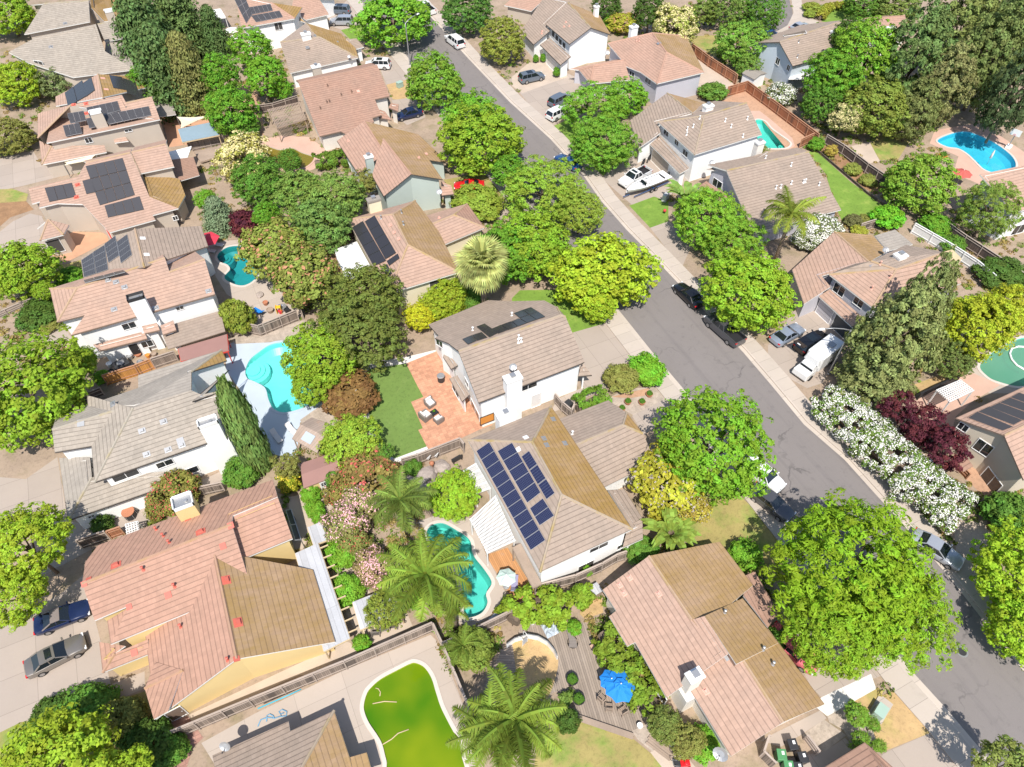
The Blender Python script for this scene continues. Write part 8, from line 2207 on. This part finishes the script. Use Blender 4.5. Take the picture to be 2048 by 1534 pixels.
p = TG((2, 3), 1330, 1500, .5); t = thing('lawn_mower', 'red lawn mower at the bottom edge', 'lawn mower', (p.x, p.y, .02), R(-20)); b = MB(); b.box((0, 0, .3), (.8, .55, .25)); b.lathe([(.2, .42), (.2, .6), (.02, .62)], 12, (.1, 0, 0)); b.build('body', PNT['red'], t, bevel=.05); b = MB(); b.tube([(-.4, .2, .35), (-1.1, .2, 1.0), (-1.1, -.2, 1.0), (-.4, -.2, .35)], .025, 6); b.build('handle', M['metal'], t); b = MB(); b.box((-.65, 0, .4), (.5, .5, .35)); b.build('grass_bag', M['black'], t, bevel=.05)
for sx in (-.32, .32):
    for sy in (-.3, .3): b = MB(); b.tube([(sx, sy - .03, .13), (sx, sy + .03, .13)], .13, 10); b.build('wheel', M['tyre'], t)
p = TG((2, 3), 1145, 1365, .3); t = thing('timber_pile', 'pile of grey timber planks beside the gravel', 'timber pile', (p.x, p.y, .02), R(115)); 
for i in range(6): b = MB(); b.box((random.uniform(-.1, .1), -.5 + i * .2, .06 + .03 * (i % 2)), (2.2, .18, .06), 0, random.uniform(-.06, .06)); b.build('plank', M['wood'], t)
p = TG((2, 3), 1225, 1350, .3); t = thing('white_panel', 'white panel lying next to the timber pile', 'panel', (p.x, p.y, .2), R(100)); b = MB(); b.box((0, 0, 0), (1.1, .5, .08)); b.build('board', M['whitepaint'], t, bevel=.02)
b = MB(); b.box((0, 0, -.1), (.9, .1, .14)); b.build('support', M['wood'], t)
p = TG((2, 3), 1330, 1255, .5); t = thing('wagon_wheel', 'weathered wagon wheel leaning in the shrubs', 'wheel', (p.x, p.y, .5), R(40)); b = MB(); b.tube([(.6 * math.cos(i * .3927), .6 * math.sin(i * .3927), .25 * math.sin(i * .3927)) for i in range(17)], .06, 6); b.build('rim', M['cap_grey'], t); b = MB()
for i in range(8): b.tube([(0, 0, 0), (.6 * math.cos(i * .785), .6 * math.sin(i * .785), .25 * math.sin(i * .785))], .03, 5)
b.build('spokes', M['cap_grey'], t)
# algae pool: floating poles ; hoses
def hose(label, tile, pts, r, mat, z=.05, name='pool_pole', cat='pole'):
    W = [TG(tile, u, v, z) for u, v in pts]; org = W[0].copy(); t = thing(name, label, cat, org); b = MB(); b.tube([w - org for w in W], r, 6)
    o = b.build('tube', M[mat], t, True)
hose('curved pale pole near the top of the green pool', (1, 3), [(918, 928), (940, 935), (955, 960), (950, 990)], .04, 'timber', -.06)
hose('straight pale pole in the middle of the green pool', (1, 3), [(895, 1048), (985, 1030), (1080, 1035)], .045, 'timber', -.06)
hose('bent pale pole in the lower half of the green pool', (1, 3), [(970, 1362), (1040, 1320), (1090, 1275), (1172, 1245)], .045, 'timber', -.06)
M['hoseblue'] = surf('blue_hose', (.13, .30, .45), .6, .08)
hose('coiled pale blue pool hose on the concrete by the hip roofed house', (420, 1330, 6.02), [(575, 740), (610, 660), (690, 630), (780, 640), (860, 615), (830, 560), (870, 535), (925, 560), (920, 610), (860, 620), (850, 590), (890, 575)], .05, 'hoseblue', .06, 'pool_hose', 'hose')
hose('loop of blue hose left of the coiled pool hose', (420, 1330, 6.02), [(680, 680), (685, 610), (720, 590), (760, 610), (775, 645)], .05, 'hoseblue', .06, 'pool_hose', 'hose')
M['aqua'] = surf('aqua_pole', (.02, .42, .55), .4, .05)
hose('long aqua skimmer pole hung on the grey fence by the green pool', (420, 1330, 6.02), [(575, 525), (940, 365), (1100, 290)], .05, 'aqua', 1.2, 'skimmer_pole', 'pole')
hose('large white ring of hose floating on the murky pool', (3, 1), [(1990, 1205), (1920, 1200), (1870, 1215), (1855, 1255), (1870, 1300), (1910, 1345), (1990, 1390)], .12, 'whitepaint', .0, 'pool_ring', 'hose')
# small round pool, toys, hoops
p = TG((1, 1), 415, 470, .6); t = thing('paddling_pool', 'small round raised garden pool under the green tree', 'pool', (p.x, p.y, .01)); b = MB(); b.lathe([(1.65, 0), (1.65, .75), (1.5, .78), (1.5, .55)], 28); b.build('wall', M['metal'], t); b = MB(); b.lathe([(1.5, .62), (.01, .62)], 28); b.build('water', M['plaster_aqua'], t)
M['toyblue'] = surf('toy_blue', (.03, .15, .55), .5, .06); M['toyyellow'] = surf('toy_yellow', (.75, .45, .03), .5, .06); M['toyred'] = surf('toy_red', (.62, .04, .05), .5, .06)
p = TG((1, 1), 175, 890, .8); t = thing('play_slide', 'blue and yellow plastic toddler slide in the toy yard', 'slide', (p.x, p.y, .02), R(70)); b = MB(); b.box((.3, 0, .55), (1.5, .5, .08), 0, 0, 1, Matrix.Rotation(R(30), 3, 'Y')); b.build('chute', M['toyblue'], t, bevel=.03); b = MB()
for s in (-.3, .3): b.box((-.4, s, .6), (.5, .08, 1.2))
b.box((-.4, 0, 1.0), (.5, .6, .1)); b.build('tower', M['toyyellow'], t, bevel=.03)
pot('large white round bowl on the toy yard table', (1, 1), (200, 895), .55, .6, 'metal', False, 'fire_bowl', 'bowl'); pot('dark oval tub in the toy yard', (1, 1), (105, 915), .45, .5, 'wood', False, 'yard_tub', 'tub'); pot('red toy bucket in the toy yard', (1, 1), (185, 925), .3, .45, 'toyred', False, 'toy_bucket', 'bucket'); pot('black barbecue bowl in the toy yard', (1, 1), (235, 915), .35, .7, 'black', False, 'barbecue', 'barbecue'); pot('reddish pot at the edge of the toy yard', (1, 1), (70, 860), .35, .45, 'terra', False); pot('red bucket beside the white slatted pergola', (1, 1), (590, 605), .4, .5, 'toyred', False, 'toy_bucket', 'bucket')
for q, r, lb, nm in (((25, 800), .6, 'grey boulder left of the toy yard', 0), ((150, 750), .7, 'grey boulder at the top of the toy yard', 1)):
    pass
M['rock'] = surf('garden_rock', (.36, .30, .26), .95, .25, 1.5, 6.0, bump=.8)
def rock(label, tile, uv, r, group='boulders of the pool waterfall', seed=0):
    p = TG(tile, *uv, r * .4); t = thing('boulder', label, 'rock', (p.x, p.y, 0), seed, group); rng_ = random.Random(seed * 7 + 1); bm = bmesh.new(); bmesh.ops.create_icosphere(bm, subdivisions=3, radius=r)
    ax = [Vector((rng_.gauss(0, 1), rng_.gauss(0, 1), rng_.gauss(0, 1))).normalized() for _ in range(9)]
    for v in bm.verts:
        d = v.co.normalized(); k = 1
        for a in ax: k = min(k, .72 / max(.72, d.dot(a) * (1.0 + .0)) if d.dot(a) > .72 else 1)
        v.co = Vector((d.x * 1.15, d.y * .95, d.z * .7)) * r * k * rng_.uniform(.96, 1.04) + Vector((0, 0, r * .25))
    me = bpy.data.meshes.new('stone'); bm.to_mesh(me); bm.free(); me.materials.append(M['rock']); link_mesh('stone', me, t)
for i, (q, r, lb) in enumerate((((1290, 740), 1.3, 'largest boulder of the dry waterfall above the aqua pool'), ((1430, 660), .9, 'boulder beside the iron bird on the grey fence side'), ((1350, 700), .7, 'small boulder in the middle of the dry waterfall'), ((1280, 850), 1.2, 'dark boulder at the lime tree edge by the aqua pool'), ((1170, 760), .9, 'reddish boulder at the left of the dry waterfall'))): rock(lb, (1, 2), q, r, seed=i + 1)
rock('grey boulder left of the toy yard', (1, 1), (25, 800), .55, 'rocks of the toy yard', 8); rock('grey standing rock at the top of the toy yard', (1, 1), (140, 750), .6, 'rocks of the toy yard', 9)
p = TG((1, 2), 1540, 600, .5); t = thing('garden_bench', 'black garden seat in front of the grey patio fence', 'chair', (p.x, p.y, .02), R(100)); b = MB(); b.box((0, 0, .42), (.5, 1.1, .06)); b.build('seat', M['black'], t); b = MB(); b.box((-.25, 0, .75), (.06, 1.1, .6)); b.build('backrest', M['dmetal'], t)
for sy in (-.5, .5): b = MB(); b.box((0, sy, .22), (.5, .06, .44)); b.build('leg', M['dmetal'], t)
p = TG((1, 2), 1350, 650, .9); t = thing('iron_bird', 'rusty bird figure standing on the rocks', 'ornament', (p.x, p.y, .3)); b = MB(); b.lathe([(.02, .55), (.22, .7), (.28, .95), (.16, 1.15), (.02, 1.2)], 12); b.build('body', M['terra'], t, True); b = MB(); b.tube([(0, .05, 0), (0, .08, .6)], .03, 5); b.tube([(0, -.05, 0), (0, -.08, .6)], .03, 5); b.build('legs', M['terra'], t)
for q, lb in (((1325, 595), 'left white wire plant holder on the patio fence'), ((1385, 575), 'right white wire plant holder on the patio fence')):
    p = TG((1, 2), *q, 1.5); t = thing('wire_planter', lb, 'planter', p, R(25)); b = MB()
    for i in range(5): b.tube([(-.25 + i * .125, 0, .1), (-.1 + i * .05, .1, -.45)], .022, 4)
    b.tube([(-.3, 0, .1), (.3, 0, .1)], .03, 5); b.build('cage', M['whitepaint'], t)
# basketball hoop and pool slide at the blue pool
p = TG((3, 0), 1835, 1140); t = thing('basketball_hoop', 'white basketball hoop at the edge of the blue pool', 'basketball hoop', (p.x, p.y, 0), R(200)); b = MB(); b.tube([(0, 0, 0), (0, 0, 2.6), (.4, 0, 2.8)], .07, 8); b.build('pole', M['metal'], t); b = MB(); b.box((.45, 0, 3.0), (.06, 1.5, 1.0)); b.build('backboard', M['whitepaint'], t); b = MB(); b.tube([(.75 + .23 * math.cos(i * .524), .23 * math.sin(i * .524), 2.75) for i in range(13)], .02, 5); b.build('rim', M['tail'], t); b = MB(); b.box((-.4, 0, .2), (1.2, .8, .4)); b.build('base', M['whitepaint'], t, bevel=.05)
p = TG((3, 0), 1705, 1215, .6); t = thing('pool_parasol', 'closed white parasol standing on the shallow shelf of the blue pool', 'parasol', (p.x, p.y, -.5)); b = MB(); b.tube([(0, 0, 0), (0, 0, 2.6)], .03, 6); b.build('pole', M['metal'], t); b = MB(); b.lathe([(.03, 2.6), (.16, 2.0), (.2, 1.2), (.06, 1.1)], 10); b.build('canopy', M['canvas_w'], t, True)
pot('orange flower tub beside the blue pool', (3, 0), (1345, 1190), .6, .4, 'door_o', True, 'flower_tub', 'planter')
# teal pool spa ornaments, motorcycle
def motorcycle(label, tile, uv, rz):
    p = TG(tile, *uv, .5); t = thing('motorcycle', label, 'motorcycle', (p.x, p.y, .02), rz)
    for x in (-.7, .7): b = MB(); b.tube([(x, -.06, .32), (x, .06, .32)], .32, 16); w = b.build('wheel', M['tyre'], t); b = MB(); b.tube([(x, -.065, .32), (x, .065, .32)], .2, 12); b.build('rim', M['rim'], w)
    b = MB(); b.tube([(-.7, 0, .35), (-.2, 0, .6), (.35, 0, .75), (.7, 0, .35)], .06, 6); b.box((0, 0, .45), (.5, .3, .4)); b.build('frame', M['dmetal'], t); b = MB(); b.box((.12, 0, .8), (.5, .3, .22), 0, 0, .8); b.build('tank', PNT['black'], t, bevel=.05); b = MB(); b.box((-.38, 0, .74), (.6, .28, .12)); b.build('saddle', M['black'], t, bevel=.04); b = MB(); b.tube([(.4, -.38, 1.0), (.5, 0, .95), (.4, .38, 1.0)], .02, 6); b.build('handlebar', M['metal'], t)
motorcycle('black motorcycle nearest the entry of the tan hip roofed house', (2, 0), (1010, 1240), R(40)); motorcycle('black motorcycle in front of the beige garage door', (2, 0), (1055, 1210), R(35))
p = TG((2, 0), 850, 1250); t = thing('flag_pole', 'thin white pole at the shaded lawn by the driveway', 'pole', (p.x, p.y, 0)); b = MB(); b.tube([(0, 0, 0), (0, 0, 2.4)], .05, 8); b.build('pole', M['whitepaint'], t); b = MB(); b.lathe([(.07, 2.4), (.09, 2.45), (.01, 2.52)], 8); b.build('finial', M['whitepaint'], t)
p = TG((2, 0), 1180, 1500, .8); t = thing('covered_grill', 'grey cloth covered grill next to the banana plants', 'grill', (p.x, p.y, .02), R(30)); b = MB(); b.box((0, 0, .55), (1.3, .7, 1.1), 0, 0, .85); b.build('cover', M['lgrey'] if 'lgrey' in M else M['corr'], t, bevel=.08); b = MB(); b.box((0, 0, .04), (1.2, .6, .08)); b.build('base', M['dmetal'], t)
p = TG((2, 1), 1172, 160, .5); t = thing('garden_ornament', 'red ball ornament on the small front lawn', 'ornament', (p.x, p.y, .02)); b = MB(); b.lathe([(.02, .3), (.2, .4), (.24, .55), (.16, .72), (.02, .78)], 12); b.build('ball', M['toyred'], t, True); b = MB(); b.tube([(0, 0, 0), (0, 0, .35)], .05, 6); b.build('stake', M['dmetal'], t)
